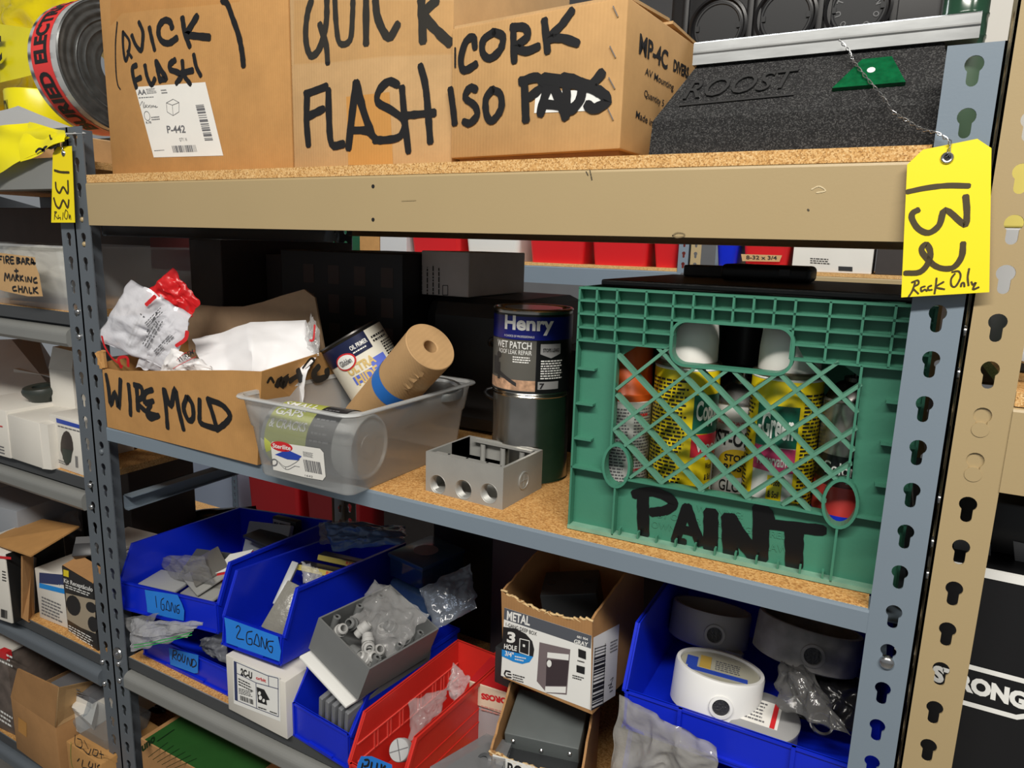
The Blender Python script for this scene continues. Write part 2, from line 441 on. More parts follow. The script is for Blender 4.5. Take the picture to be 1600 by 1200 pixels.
for yy in (291, 343):
    mb = MB(); c = P(583, yy, Y=-.0012); mb.cyl(axis_frame(c, (0, -1, 0)), .0022, -.001, .0004, 10); mb.build('rivet_hole', BLACKM, tb)
pbm = Plane((0, -.001, 0), (0, -1, 0))
for q, m_ in (([(916,268),(919,274)], (70, 62, 46)), ([(922,266),(925,281)], (70, 62, 46)), ([(1268,296),(1280,291),(1290,298),(1276,301)], (206, 188, 150)), ([(1051,368),(1058,364),(1068,365),(1069,369),(1058,371),(1051,368)], (120, 104, 74)), ([(1262,327),(1264,329)], (70, 62, 46)), ([(628,314),(650,313)], (150, 132, 96))):
    mb = MB(); mb.stroke([pbm(x, y, .0004) for x, y in q], .0012, pbm.n, .3); mb.build('scuff_mark', mat('scuff_%d' % m_[0], m_, .6), tb)
beam_plain(rack, -xi, xi, DEP+.001, 1.6158, 1.680, TAN, facing=-1)
mb_ = beam_plain(rack, -xi, xi, -.001, 1.2665, 1.2895, GREYP)
beam_plain(rack, -xi, xi, DEP+.001, 1.2665, 1.2895, GREYP, facing=-1)
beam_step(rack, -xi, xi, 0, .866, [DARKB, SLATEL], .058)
beam_plain(rack, -xi, xi, DEP+.001, .81, .866, SLATE, facing=-1)
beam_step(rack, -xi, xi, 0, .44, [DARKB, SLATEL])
def side_tie(parent, x, z0, z1, material):
    mb = MB(); mb.box(I4, (x, .04, z0), (x+.0025, DEP-.04, z1)); mb.box(I4, (x, .04, z1-.002), (x+.024, DEP-.04, z1)); mb.box(I4, (x, .04, z0), (x+.012, DEP-.04, z0+.002))
    return mb.build('side_tie', material, parent)
side_tie(rack, -WX+.004, 1.125, 1.153, GREYP)
side_tie(rack, -WX+.004, 1.60, 1.66, SLATE); side_tie(rack, WX-.03, 1.60, 1.66, GREYP); side_tie(rack, WX-.03, 1.22, 1.265, GREYP); side_tie(rack, -WX+.004, .79, .835, SLATE)
for k in (-3, -4):      # tan rivets of the upper beam in its keyholes
    for s in (-1, 1):
        bolt(rack, (s*(WX-PW/2), .0016, PH + k*PITCH - .0115), (0, -1, 0), .0042, TAN, 'rivet')
bolt(rack, (-(WX-PW/2), -.0002, PH - 13*PITCH - .0115), (0, -1, 0), .0052, SLATE, 'rivet')
bolt(rack, (WX-PW/2, -.0002, PH - 13*PITCH - .0115), (0, -1, 0), .0064, STEEL, 'rivet')
def board(z, x0, x1, y0, y1, label, t=.012, edge=True):
    mb = MB(); mb.box(I4, (x0, y0, z-t), (x1, y1, z)); mb.mi = [0, 0, 1, 1, 1, 1]
    o = mb.build('shelf_board', [PBOARD, PEDGE], None, loc=((x0+x1)/2, (y0+y1)/2, z-t))
    return tag(o, label, 'shelf board')
board(1.692, -xi+.001, xi-.001, .0005, DEP-.002, 'particle board shelf carrying the marked cardboard boxes on the tan beam')
board(1.290, -xi+.001, xi-.001, .002, DEP-.002, 'particle board shelf under the green crate and outlet box', t=.0125)
board(.8662, -xi+.001, xi-.001, .006, DEP-.002, 'particle board shelf under the blue and red bins', t=.0125)
# ---------------------------------------------------------------- helpers for lettering and boxes
def cv(pts, ox, oy, s): return [(ox + x/s, oy + y/s) for x, y in pts]
def marker(parent, pl, strokes, ox, oy, s, name='marker_lettering', material=None, off=.0007, rough=.10):
    """hand lettering: strokes as (width in metres, points on the face)"""
    mb = MB()
    for w, pts in strokes:
        mb.stroke([pl(x, y, off=off) for x, y in cv(pts, ox, oy, s)], w, pl.n, rough)
        off += .000015
    return mb.build(name, material or INK, parent)
def carton(parent, T, w, d, h, material, name='carton', r=.0025):
    mb = MB(); mb.rbox(T, (0, 0, 0), (w, d, h), r, 2)
    return mb.build(name, material, parent, smooth=40)
def open_box(T, w, d, h, t=.003, front=None, floor=True):
    """walls of an open carton; front = lower front wall height"""
    mb = MB(); f = h if front is None else front
    mb.box(T, (0, 0, 0), (w, t, f)); mb.box(T, (0, d-t, 0), (w, d, h))
    mb.box(T, (0, t, 0), (t, d-t, h)); mb.box(T, (w-t, t, 0), (w, d-t, h))
    if floor: mb.box(T, (t, t, 0), (w-t, d-t, t))
    return mb
def bag(quad, Ys, thick, seed=0, nu=30, nv=30, crumple=.0035):
    """crumpled pouch: two skins meeting at the rim; quad = frame corners tl, tr, br, bl with a depth each"""
    a, b, c, d = [P(x, y, Y=Y) for (x, y), Y in zip(quad, Ys)]
    n = (b-a).cross(d-a).normalized()
    if n.dot(CAM_POS - a) < 0: n = -n
    mb = MB()
    for sgn in (1, -1):
        def fn(u, v):
            p = a.lerp(b, u).lerp(d.lerp(c, u), v)
            e = (4*u*(1-u))**.5 * (4*v*(1-v))**.5
            w = noise.noise(V((u*3+seed, v*3, seed*.7)))*.9 + (.5-1.6*abs(noise.noise(V((u*4.3+seed, v*3.1+u*1.7, seed*1.9))))) + .6*(.5-1.6*abs(noise.noise(V((u*8+v*5+seed, v*7-u*3, seed*.4)))))
            rim = (1-e)*crumple*.5*noise.noise(V((u*9, v*9, seed+5)))
            return p + n*(sgn*thick*e*(.7+.35*w) + rim + crumple*w*e) + (b-a).normalized()*(crumple*1.5*noise.noise(V((u*5, v*5, seed+9)))) + (d-a).normalized()*(crumple*1.5*noise.noise(V((u*5, v*5, seed+19))))
        mb.grid(fn, nu, nv)
    return mb
TAPE = film('clear_parcel_tape', (255, 250, 240), .95, .05, .8, 40, .35)
# ================================================================ TOP SHELF
ZT = 1.692
# ---- carton with shipping label
b1 = thing('cardboard_box', 'tall brown cardboard box with white P-442 shipping label and QUICK FLASH in marker', 'box', (-.327, .15, ZT))
x0 = P(175, 268, Y=.040).x
T = frame(x0, .040, ZT)
carton(b1, T, P(458, 259, Y=.040).x-.0005-x0, .30, .335, KRAFT)
pl = Plane((0, .040, 0), (0, -1, 0))
w = .0076
marker(b1, pl, [(.0026, [(100,250),(80,500),(85,800),(105,960),(135,1015)]),
 (.0052, [(165,360),(165,500),(180,640),(200,690),(235,560),(235,460),(165,360)]), (.005, [(215,580),(265,655)]),
 (.007, [(265,400),(310,510),(370,575),(388,480),(390,360),(345,250)]), (w, [(465,310),(490,430),(525,570)]),
 (.0092, [(725,320),(700,250),(640,230),(580,290),(570,390),(610,470),(690,490),(780,430)]),
 (.009, [(840,200),(870,380),(925,530)]), (.010, [(1010,180),(920,330),(890,390),(1000,410),(1150,425)]),
 (w, [(320,740),(275,770),(282,870),(320,1000)]), (w, [(290,920),(370,880)]), (w, [(415,740),(440,870),(490,965),(530,890)]),
 (w, [(540,690),(560,800),(590,930)]), (.009, [(545,700),(600,800),(655,890),(590,905)]),
 (.0085, [(760,680),(700,730),(705,790),(780,820),(830,860),(770,950)]), (w, [(840,690),(860,850),(935,960)]), (.0085, [(830,830),(960,800)]), (w, [(970,620),(1000,760),(1050,860)]),
 (.0095, [(1290,2),(1350,40),(1410,200),(1480,400),(1520,600),(1535,750)])], 170, 0, 7.2727)
lab = MB(); lab.pquad(pl, cv([(105,170),(135,135),(1040,72),(1280,1055),(350,1080)], 200, 120, 8.571))
lo = lab.build('shipping_label', PAPER, b1)
c8 = lambda *p: cv(p, 200, 120, 8.571)
pr = MB()
pr.ptext(pl, *c8((535,755),(780,750),(520,655)), 'P-442', .02, off=.0008)
pr.ptext(pl, *c8((140,245),(255,238),(130,175)), 'AA', .03, off=.0008)
pr.plines(pl, *c8((265,235),(395,220),(245,160)), 4, .0008); pr.plines(pl, *c8((150,295),(385,280),(148,270)), 1, .0008)
pr.plines(pl, *c8((460,235),(545,228),(440,165)), 2, .0008); pr.plines(pl, *c8((325,590),(440,580),(315,530)), 2, .0008)
pr.ptext(pl, *c8((250,630),(320,625),(245,600)), 'R-78', .02, off=.0008)
pr.plines(pl, *c8((360,1000),(510,990),(355,980)), 1, .0008); pr.ptext(pl, *c8((700,870),(800,865),(690,820)), 'QTY. 16', 0, off=.0008)
pr.pbars(pl, *c8((615,1015),(930,1005),(592,925)), 26, .0008)
o_ = pl(*c8((1035,855))[0], off=.0008); a_ = pl(*c8((905,360))[0], off=.0008); e_ = pl(*c8((1145,850))[0], off=.0008)
pr.bars(o_, a_-o_, e_-o_, 22)
for k in range(2):
    ring = [pl(*c8((262+38*(1-.25*k)*math.cos(t*.4)+10*math.sin(t*.4), 525+62*(1-.2*k)*math.sin(t*.4)))[0], off=.0008) for t in range(17)]
    pr.stroke(ring, .0009, pl.n, 0) if k == 0 else None
for q in ([(520,350),(610,300),(690,345),(690,470),(610,520),(530,470),(520,350)], [(520,350),(600,380),(690,345)], [(600,380),(610,520)]):
    pr.stroke([pl(x, y, off=.0008) for x, y in c8(*q)], .0007, pl.n, 0)
pr.build('label_print', GREYPRINT, lo)
marker(lo, pl, [(.0007, [(170,385),(200,330),(215,420)]), (.0007, [(225,340),(222,410),(240,405),(255,385),(245,375),(240,400),(262,405)]), (.0007, [(265,375),(305,415)]), (.0007, [(305,375),(270,415)]), (.0007, [(310,385),(318,415),(330,380),(340,412),(350,380),(360,405),(380,385),(375,410),(405,402)])], 200, 120, 8.571, 'pen_note', GREYPRINT, .0009)
mb = MB(); mb.pquad(pl, cv([(20,0),(1500,0),(1480,20),(1000,70),(500,110),(150,150),(20,300)], 170, 0, 7.2727), .0005); mb.build('clear_tape', TAPE, b1)
# ---- taped carton
b2 = thing('cardboard_box', 'tall pale cardboard box under clear tape with large FLASH in marker', 'box', (-.02, .15, ZT))
x0 = P(459, 259, Y=.040).x
T = frame(x0, .040, ZT)
carton(b2, T, .083-x0, .31, .34, KRAFTL)
pl = Plane((0, .040, 0), (0, -1, 0))
w = .0100
marker(b2, pl, [(.009, [(350,0),(325,80),(312,200),(322,300),(350,350),(400,300),(440,150),(445,0)]), (.009, [(400,150),(440,280),(450,395)]),
 (.008, [(495,0),(503,150),(525,270),(590,250),(605,100),(608,0)]), (.010, [(690,0),(690,130),(690,275)]), (.0105, [(748,0),(765,120),(830,235),(890,150)]),
 (.0115, [(1035,0),(1040,120),(1045,260)]), (.0115, [(1130,0),(1055,90),(1130,190),(1215,270)]),
 (w, [(445,540),(310,590)]), (w, [(322,590),(318,750),(330,910)]), (w, [(325,730),(425,680)]), (w, [(455,560),(458,720),(475,900),(550,900)]),
 (.011, [(630,515),(605,700),(580,930)]), (.0115, [(630,515),(670,680),(725,840)]), (.010, [(605,815),(700,820),(750,870)]),
 (.0095, [(890,530),(830,510),(770,570),(765,640),(850,690),(930,760),(905,850),(820,875),(740,875)]),
 (.0095, [(915,545),(930,730),(955,950)]), (.009, [(940,722),(1120,705)]), (.0095, [(1030,410),(1065,560),(1092,890)])], 400, 0, 4)
mb = MB(); mb.pquad(pl, cv([(565,605),(835,575),(858,1030),(578,1032)], 400, 0, 4), .0003); mb.build('brown_tape', card('amber_tape', (190, 138, 74), .06), b2)
mb = MB(); mb.pquad(pl, cv([(240,0),(1240,0),(1240,335),(800,350),(500,385),(240,400)], 400, 0, 4), .0012); mb.build('clear_tape', TAPE, b2)
# ---- cork pads carton at an angle over the shelf edge
b3 = thing('cardboard_box', 'kraft box marked CORK ISO PADS jutting over the tan beam', 'box', (.23, .06, ZT))
T = frame(.0839, .0357, ZT+.0085, -.0971)
cw, cd_, ch = .2151, .225, .139
carton(b3, T, cw, cd_, ch, card('corrugated_kraft', (188, 148, 98)), r=.002)
mb = MB()
for sgn in (0, 1):   # top flaps a little sprung
    y0, y1 = (0.002, cd_*.48) if sgn == 0 else (cd_-.002, cd_*.52)
    mb.hexa([T @ V(p) for p in ((.002, y0, ch), (cw-.002, y0, ch), (cw-.002, y1, ch+.006), (.002, y1, ch+.006), (.002, y0, ch+.003), (cw-.002, y0, ch+.003), (cw-.002, y1, ch+.009), (.002, y1, ch+.009))])
mb.build('top_flap', KRAFTL, b3)
mb = MB(); mb.box(T, (.006, .010, -.0080), (cw-.006, cd_-.01, -.0002)); mb.build('bottom_flap', KRAFTD, b3)
f0 = T @ V((0, 0, 0)); f1 = T @ V((cw, 0, 0)); f2 = T @ V((0, 0, ch)); g1 = T @ V((cw, cd_, 0))
pl = plane3(f0, f1, f2); ps = plane3(f1, g1, f1 + V((0, 0, 1)))
mb = MB(); mb.pquad(pl, cv([(550,572),(962,560),(955,690),(540,707)], 700, 0, 4)); mb.build('white_sticker', WHITE, b3)
w = .0086
marker(b3, pl, [(.0025, [(48,300),(48,420)]), (w, [(172,300),(160,235),(115,260),(85,360),(92,430),(125,435),(180,400)]),
 (w, [(290,200),(225,250),(220,330),(265,365),(330,310),(345,230),(290,200)]), (w, [(412,160),(412,260),(417,385)]), (w, [(400,172),(480,172),(500,230),(430,290),(490,320),(570,290)]),
 (w, [(605,125),(615,220),(625,325)]), (w, [(780,65),(710,160),(640,235),(720,240),(815,272)]), (w, [(18,555),(35,680),(45,775)]),
 (w, [(180,560),(140,550),(110,610),(170,660),(185,720),(140,770),(100,760)]), (w, [(280,560),(240,620),(245,720),(280,755),(335,680),(330,590),(280,560)]),
 (.0098, [(480,500),(485,620),(490,755)]), (.0095, [(455,510),(560,485),(590,540),(510,610)]),
 (.0105, [(650,500),(610,600),(580,715)]), (.0105, [(640,495),(690,600),(740,735)]), (.009, [(600,650),(700,660)]),
 (.0105, [(740,485),(745,600),(740,695)]), (.0105, [(720,485),(830,520),(830,620),(770,695)]), (.0105, [(968,455),(905,540),(960,580),(1000,630),(920,680),(870,655)]), (.012, [(600,490),(800,520),(900,545)])], 700, 0, 4, off=.001)
mb = MB(); c4 = lambda *p: cv(p, 700, 0, 4)
mb.ptext(ps, *c4((1190,335),(1368,440),(1198,205)), 'MP-4C', .03); mb.ptext(ps, *c4((1405,445),(1500,495),(1410,368)), 'DIVERS', .04)
mb.ptext(ps, *c4((1226,480),(1405,580),(1232,420)), 'AV Mounting', .01); mb.ptext(ps, *c4((1222,615),(1345,680),(1226,558)), 'Quantity 5', .01); mb.ptext(ps, *c4((1170,735),(1275,790),(1175,690)), 'Made in', .01)
mb.build('printed_lettering', PRINT, b3)
for a, b in (((1035,40),(1065,105)), ((1015,290),(1050,360)), ((1008,485),(1045,555)), ((1003,680),(1035,750))):
    p, q = [pl(*c4(t)[0], off=.001) for t in (a, b)]
    mb = MB(); mb.tube([p - pl.n*.001, p, q, q - pl.n*.001], .0007, 6); mb.build('staple', STEEL, b3)
# ---- rubber pipe support block
RUB = speckle('crumb_rubber', (40, 40, 41), (14, 14, 15), (96, 96, 95), 1100, .9, .7, .55)
rb = thing('rubber_support_block', 'black crumb rubber block with steel channel and green reflector, lettered ROOST', 'pipe support', (.45, .06, ZT))
T = frame(.3288, .0121, ZT, .0149, 0, -.006)
rw, rk, rh = .2500, .0325, .0885
mb = MB()
mb.hexa([T @ V(p) for p in ((0,0,0),(rw,0,0),(rw,.118,0),(0,.118,0),(.002,.001,rk),(rw-.002,.001,rk),(rw-.002,.117,rk),(.002,.117,rk))])
mb.hexa([T @ V(p) for p in ((.002,.001,rk),(rw-.002,.001,rk),(rw-.002,.117,rk),(.002,.117,rk),(.03,.042,rh),(rw-.012,.042,rh),(rw-.012,.076,rh),(.03,.076,rh))])
body = mb.build('block', RUB, rb)
sp = plane3(T @ V((.002,.001,rk)), T @ V((rw-.002,.001,rk)), T @ V((.03,.042,rh)))
def text3(mb, o, ux, uy, n, d, s, bold=0):
    vs, fs = glyphs(s, bold); base = len(mb.v)
    mb.add([o + ux*x + uy*y + n*d for x, y in vs], fs)
    ec = {}
    for f in fs:
        for i in range(len(f)):
            e = (f[i], f[(i+1) % len(f)])
            ec[tuple(sorted(e))] = ec.get(tuple(sorted(e)), 0) + 1
    for (a, b), c in ec.items():
        if c == 1:
            A, B = [o + ux*vs[i][0] + uy*vs[i][1] for i in (a, b)]
            mb.quad(A, B, B + n*d, A + n*d)
c27 = lambda *p: cv(p, 1000, 0, 2.6667)
mb = MB()
o = sp(*c27((178,420))[0], 0); ux = sp(*c27((622,370))[0], 0) - o; uy = sp(*c27((222,345))[0], 0) - o
text3(mb, o, ux, uy, sp.n, .0022, 'ROOST', .0)
a = sp(*c27((165,443))[0], 0); b = sp(*c27((642,397))[0], 0)
mb.stroke([a + sp.n*.0015, b + sp.n*.0015], .0022, sp.n, 0)
mb.build('raised_lettering', mat('smooth_black_rubber', (30, 30, 31), .7, bump=.2), body)
mb = MB(); mb.slab([sp(*p, off=.004) for p in c27((800,382),(925,262),(1048,250),(1105,357))], sp.n, .0045)
rf = mb.build('reflector', mat('green_reflector', (8, 84, 48), .1, var=.25, scale=160, bump=.15, bscale=400), rb)
mb = MB(); mb.disc(axis_frame(sp(*c27((962,308))[0], off=.0043), sp.n), .0032, 0, 20); mb.build('emblem', WHITE, rf)
mb = MB()   # strut channel
prof = [(.037,rh),(.037,rh+.009),(.0362,rh+.0105),(.037,rh+.012),(.037,rh+.0195),(.040,rh+.0212),(.047,rh+.0212),(.047,rh+.016),(.045,rh+.016),(.045,rh+.019),(.040,rh+.019),(.0392,rh+.002),(.078,rh+.002),(.078,rh+.019),(.073,rh+.019),(.073,rh+.016),(.071,rh+.016),(.071,rh+.0212),(.0785,rh+.0212),(.0802,rh+.0195),(.0802,rh)]
TT = T @ Matrix.Rotation(math.pi/2, 4, 'Z')
mb.prism(TT, prof, -.027, -.262); mb.build('steel_channel', GALV, rb, recalc=True)
# ---- black knockout housing behind it
kb = thing('knockout_box', 'black plastic housing with round knockouts, behind the rubber block', 'electrical box', (.3, .34, ZT))
Yk = .235
pk = Plane((0, Yk, 0), (0, -1, 0))
xl = P(1046, 40, Y=Yk).x; xr = P(1468, 40, Y=Yk).x
mb = MB(); mb.rbox(I4, (xl, Yk, ZT), (xr, Yk+.10, ZT+.235), .006, 2); [mb.rbox(I4, (pk(x, 30, 0).x-.004, Yk-.004, ZT+.02), (pk(x, 30, 0).x+.004, Yk+.01, ZT+.235), .002, 2) for x in (1072, 1172, 1184, 1280, 1293, 1395)]
mb.build('housing', mat('glossy_black_plastic', (20, 20, 22), .42, var=.1, spec=.25), kb, smooth=40)
RIM = mat('black_rim_plastic', (22, 22, 24), .3, spec=.3)
for i, (cx, cy) in enumerate(((1122, 43), (1228, 27), (1341, 13))):
    c = pk(cx, cy, 0); F2 = axis_frame(c, (0, -1, 0))
    mb = MB(); R2 = .0285
    mb.lathe(F2, [(R2+.007, 0), (R2+.006, .004), (R2+.003, .005), (R2+.001, .002), (R2-.001, .0025), (R2-.002, .0006)], 48)
    kn = mb.build('knockout_ring', RIM, kb, smooth=40)
    mb = MB(); mb.lathe(F2, [(0, .0012), (R2*.86, .0012), (R2*.9, .0022), (R2*.97, .0022), (R2*.98, .0004)], 48)
    for dx in (-.024, .024): mb.box(F2, (dx-.002, -.003, .0012), (dx+.002, .003, .003))
    ds = mb.build('knockout_disc', mat('dark_grey_plastic', (34, 35, 37), .4, spec=.3), kn, smooth=40)
    if i == 2:
        mb = MB()
        for k, chh in enumerate('KNOCKOUT'):
            th = math.radians(48 - k*36); d = V((math.cos(th), 0, math.sin(th))); t = V((math.sin(th), 0, -math.cos(th)))
            p = c + d*(R2*.60) + V((0, -.0018, 0)); mb.text(p - t*.0027, t*.0054, d*.0062, chh, .02)
        mb.build('embossed_lettering', mat('grey_emboss', (92, 93, 95), .4), ds)
# ---- green flask and white carton behind the post
gb_ = thing('green_flask', 'dark green ribbed plastic flask with brown cap, behind the grey post', 'bottle', P(1503, 82, Y=.10) * 1)
c = P(1502, 66, Y=.10); base = V((c.x, c.y, ZT)); BASE[gb_.name] = base; gb_.location = base
F2 = Matrix.Translation(base); GG = mat('green_flask_plastic', (40, 74, 56), .18, var=.1); GM = mat('green_flask_body', (74, 100, 78), .5)
zs = c.z - ZT
mb = MB(); mb.lathe(F2, [(0, 0), (.0245, 0), (.026, .003), (.026, zs-.016), (.024, zs-.011), (.0175, zs-.008)], 40); mb.build('body', GM, gb_, smooth=40)
mb = MB(); rr = [(.0175, zs-.008), (.0178, zs), (.0184, zs+.001), (.0184, zs+.003), (.0178, zs+.004), (.0178, zs+.018), (.0184, zs+.019), (.0184, zs+.021), (.0178, zs+.022), (.0178, zs+.041)]
mb.lathe(F2, rr, 40); mb.build('neck', GG, gb_, smooth=60)
zt = zs - .005 + 11*.0042
mb = MB(); mb.lathe(F2, [(.0190, zt), (.0190, zt+.02), (.017, zt+.022), (0, zt+.022)], 40); mb.build('cap', mat('brown_cap', (70, 54, 48), .5), gb_, smooth=40)
wb = thing('white_carton', 'white carton partly hidden behind the green flask', 'box', (.56, .3, ZT))
mb = MB(); xa = P(1515, 40, Y=.28).x; mb.rbox(I4, (xa, .28, ZT), (xa+.042, .42, ZT+.26), .002); mb.build('carton', mat('dim_white_carton', (190, 188, 182), .6), wb)
# ---- caution tapes on the neighbouring top shelf
YT = mat('yellow_tape', (238, 226, 20), .3, var=.05, scale=12); 
tr = thing('tape_roll', 'big red BURIED ELECTRIC warning tape roll standing on edge', 'tape roll', P(185, 218, X=-.622))
ctr = P(189, 106, X=-.622); RR = .104
ctr = V((-.622, ctr.y, ctr.z))
F2 = axis_frame(ctr, (-1, 0, 0)); W_ = .078
mb = MB(); rp = []
for k in range(26):
    r = .034 + (RR-.034)*k/25; rp.append((r, random.uniform(-.0012, .0012)))
rp[0] = (.034, 0); rp[-1] = (RR-.0004, .0008)
mb.lathe(F2, rp, 64); mb.build('roll_face', mat('wound_film_edge', (84, 86, 86), .3, metal=.4, var=.3, scale=60), tr, smooth=50)
mb = MB(); mb.lathe(F2, [(RR, 0), (RR, W_)], 72); mb.lathe(F2, [(RR, W_), (.034, W_), (.034, 0)], 48); mb.build('foil_tape', mat('silver_tape', (205, 206, 206), .3, metal=.3), tr, smooth=60)
mb = MB(); mb.lathe(F2, [(RR+.0004, .016), (RR+.0004, W_-.010)], 72); rd = mb.build('red_band', mat('red_tape', (226, 60, 58), .35), tr, smooth=60)
# angle of the point of the roll nearest the camera
q0 = F2.inverted() @ P(92, 96, X=-.66); am = math.atan2(q0.y, q0.x)
mb = MB(); R3 = RR+.0009
arc = .34
mb.ctext(F2, R3, am-.70, .52, .024, .036, 'BURIED', .045)
mb.ctext(F2, R3, am+.52, .58, .024, .036, 'ELECTRIC', .045)
mb.ctext(F2, R3, am+1.65, .40, .024, .036, 'LINE', .045)
mb.build('tape_lettering', PRINT, rd)
# loose caution tape
def sheet(mb, quad, Ys, nu=14, nv=8, amp=.004, seed=0):
    """wavy strip: four frame corners (tl, tr, br, bl) with a depth each"""
    a, b, c, d = [P(x, y, Y=Y) for (x, y), Y in zip(quad, Ys)]
    n = (b-a).cross(d-a).normalized()
    def fn(u, v):
        p = a.lerp(b, u).lerp(d.lerp(c, u), v)
        return p + n*(amp*noise.noise(V((u*2.3+seed, v*1.7, seed*1.3)))*2)
    mb.grid(fn, nu, nv)
ct = thing('caution_tape', 'loose yellow caution tape spilling over the neighbouring top shelf', 'tape', P(30, 262, Y=.01))
mb = MB()
sheet(mb, [(-60,30),(100,52),(63,112),(-60,145)], (.16,.10,.10,.14), seed=1); mb.build('tape_strip', YT, ct, smooth=80)
mb = MB(); sheet(mb, [(-60,215),(45,190),(105,214),(-40,285)], (-.03,0,-.01,-.03), seed=4, amp=.008); sheet(mb, [(45,190),(104,205),(104,222),(30,252)], (0,-.01,-.012,-.02), seed=5); s2 = mb.build('tape_fold', YT, ct, smooth=80)
mb = MB(); sheet(mb, [(-60,185),(30,166),(135,208),(-60,225)], (.02,.03,.0,.0), seed=6, amp=.003); mb.build('tape_underside', mat('silver_tape', (205, 206, 206), .3), ct, smooth=80)
pq = plane3(P(-60, 30, Y=.16), P(100, 52, Y=.10), P(-60, 145, Y=.14))
mb = MB(); mb.ptext(pq, (-10, 112), (17, 100), (-12, 70), 'IC', .03, off=.014); mb.ptext(pq, (-8, 128), (4, 124), (-8, 100), 'N', .03, off=.014)
mb.build('tape_lettering', PRINT, ct)
mb = MB(); pq = Plane(P(80, 215, Y=-.012), (0, -1, 0))
for q in ([(82,212),(84,218),(92,222),(96,228)], [(70,236),(76,230),(84,232),(92,228)], [(60,238),(66,233),(74,236)]): mb.stroke([pq(x, y, off=.004) for x, y in q], .004, pq.n)
mb.build('tape_lettering', PRINT, s2)
kc = thing('cardboard_box', 'small kraft carton under the yellow tape roll at the upper left', 'box', (-.97, .2, 1.7215))
mb = MB(); mb.rbox(I4, (-1.06, .075, 1.7215), (-.86, .24, 1.787), .002); mb.build('carton', KRAFTL, kc)
dk = thing('carton', 'long dark filler carton added behind the yellow tapes on the neighbouring shelf', 'box', (-1.2, .4, 1.7215))
mb = MB(); mb.rbox(I4, (-1.8, .36, 1.7215), (-.63, .56, 1.82), .002); mb.build('carton', mat('dusky_carton', (60, 54, 52), .6, var=.1), dk)  # added carton, dark to close off the grey wall behind the tapes
yr = thing('tape_roll', 'yellow caution tape roll lying behind the red roll', 'tape roll', P(40, 160, Y=.10))
cc = P(42, 128, Y=.12); F2 = Matrix.Translation((cc.x, .145, 1.7875))
mb = MB(); mb.lathe(F2, [(.03, .075), (.06, .075), (.061, .073), (.061, .002), (.06, 0), (.03, 0), (.03, .075)], 40); mb.build('roll', YT, yr, smooth=40)
mb = MB(); mb.ctext(F2, .0615, -1.9, .3, .02, .035, 'CAUTION', .02); mb.build('tape_lettering', PRINT, yr)
yb = thing('tape_bundle', 'glossy yellow film bundle in the top left corner', 'tape', P(60, 60, Y=.16))
bag([(-60,-70),(175,-50),(130,160),(-60,176)], (.30,.30,.25,.24), .045, 7, nu=40, nv=40, crumple=.010).build('film', mat('glossy_yellow_film', (226, 206, 24), .12, var=.1, scale=10, bump=.15, bscale=30), yb, smooth=80)
# ---- rack tags
TAGY = mat('yellow_card_tag', (240, 218, 8), .5)
BROWNINK = mat('brown_black_ink', (62, 50, 16), .5)
def rack_tag(label, pl, outline, eye, strokes, ox, oy, s, wire, small):
    pts = [pl(x, y, off=0) for x, y in cv(outline, ox, oy, s)]
    tg = thing('rack_tag', label, 'tag', (pts[0]+pts[1])/2)
    mb = MB(); mb.slab(pts, pl.n, .0006); mb.build('card', TAGY, tg)
    marker(tg, pl, strokes, ox, oy, s, 'pen_number', BROWNINK, .0003, .06); marker(tg, pl, small, ox, oy, s, 'pen_note', BROWNINK, .0003, .1)
    e = pl(*cv([eye], ox, oy, s)[0], off=.0006); T = axis_frame(e, pl.n)
    mb = MB(); mb.lathe(T, [(.0024, -.001), (.0026, .0006), (.0036, .0010), (.0046, .0004), (.0048, -.0006)], 24); ey = mb.build('eyelet', STEEL, tg, smooth=50)
    mb = MB(); mb.disc(T, .0025, -.0004, 20); mb.build('eyelet_hole', BLACKM, ey)
    for j in range(2):
        pp = []
        for i in range(len(wire)-1):
            for k in range(8):
                t = k/8; p = wire[i].lerp(wire[i+1], t); a = (i*8+k)*.9 + j*math.pi
                pp.append(p + V((math.cos(a), .3*math.sin(a), math.sin(a)))*.0011)
        mb = MB(); mb.tube(pp + [wire[-1]], .00045, 6); mb.build('wire', STEEL, tg, smooth=60)
    return tg
pl = Plane((0.55, -.012, 1.6), (.03, -1, .06))
wr = [pl(1481, 246, off=.001), pl(1484, 222, off=.002)] + [P(x, y, Y=Y) for x, y, Y in ((1465,208,-.008),(1439,202,-.001),(1416,188,.004))] + [sp(x, y, off=.006) for x, y in ((1394,184),(1379,161),(1360,139),(1341,116))] + [P(x, y, Y=.044) for x, y in ((1332,94),(1326,79),(1311,62))]
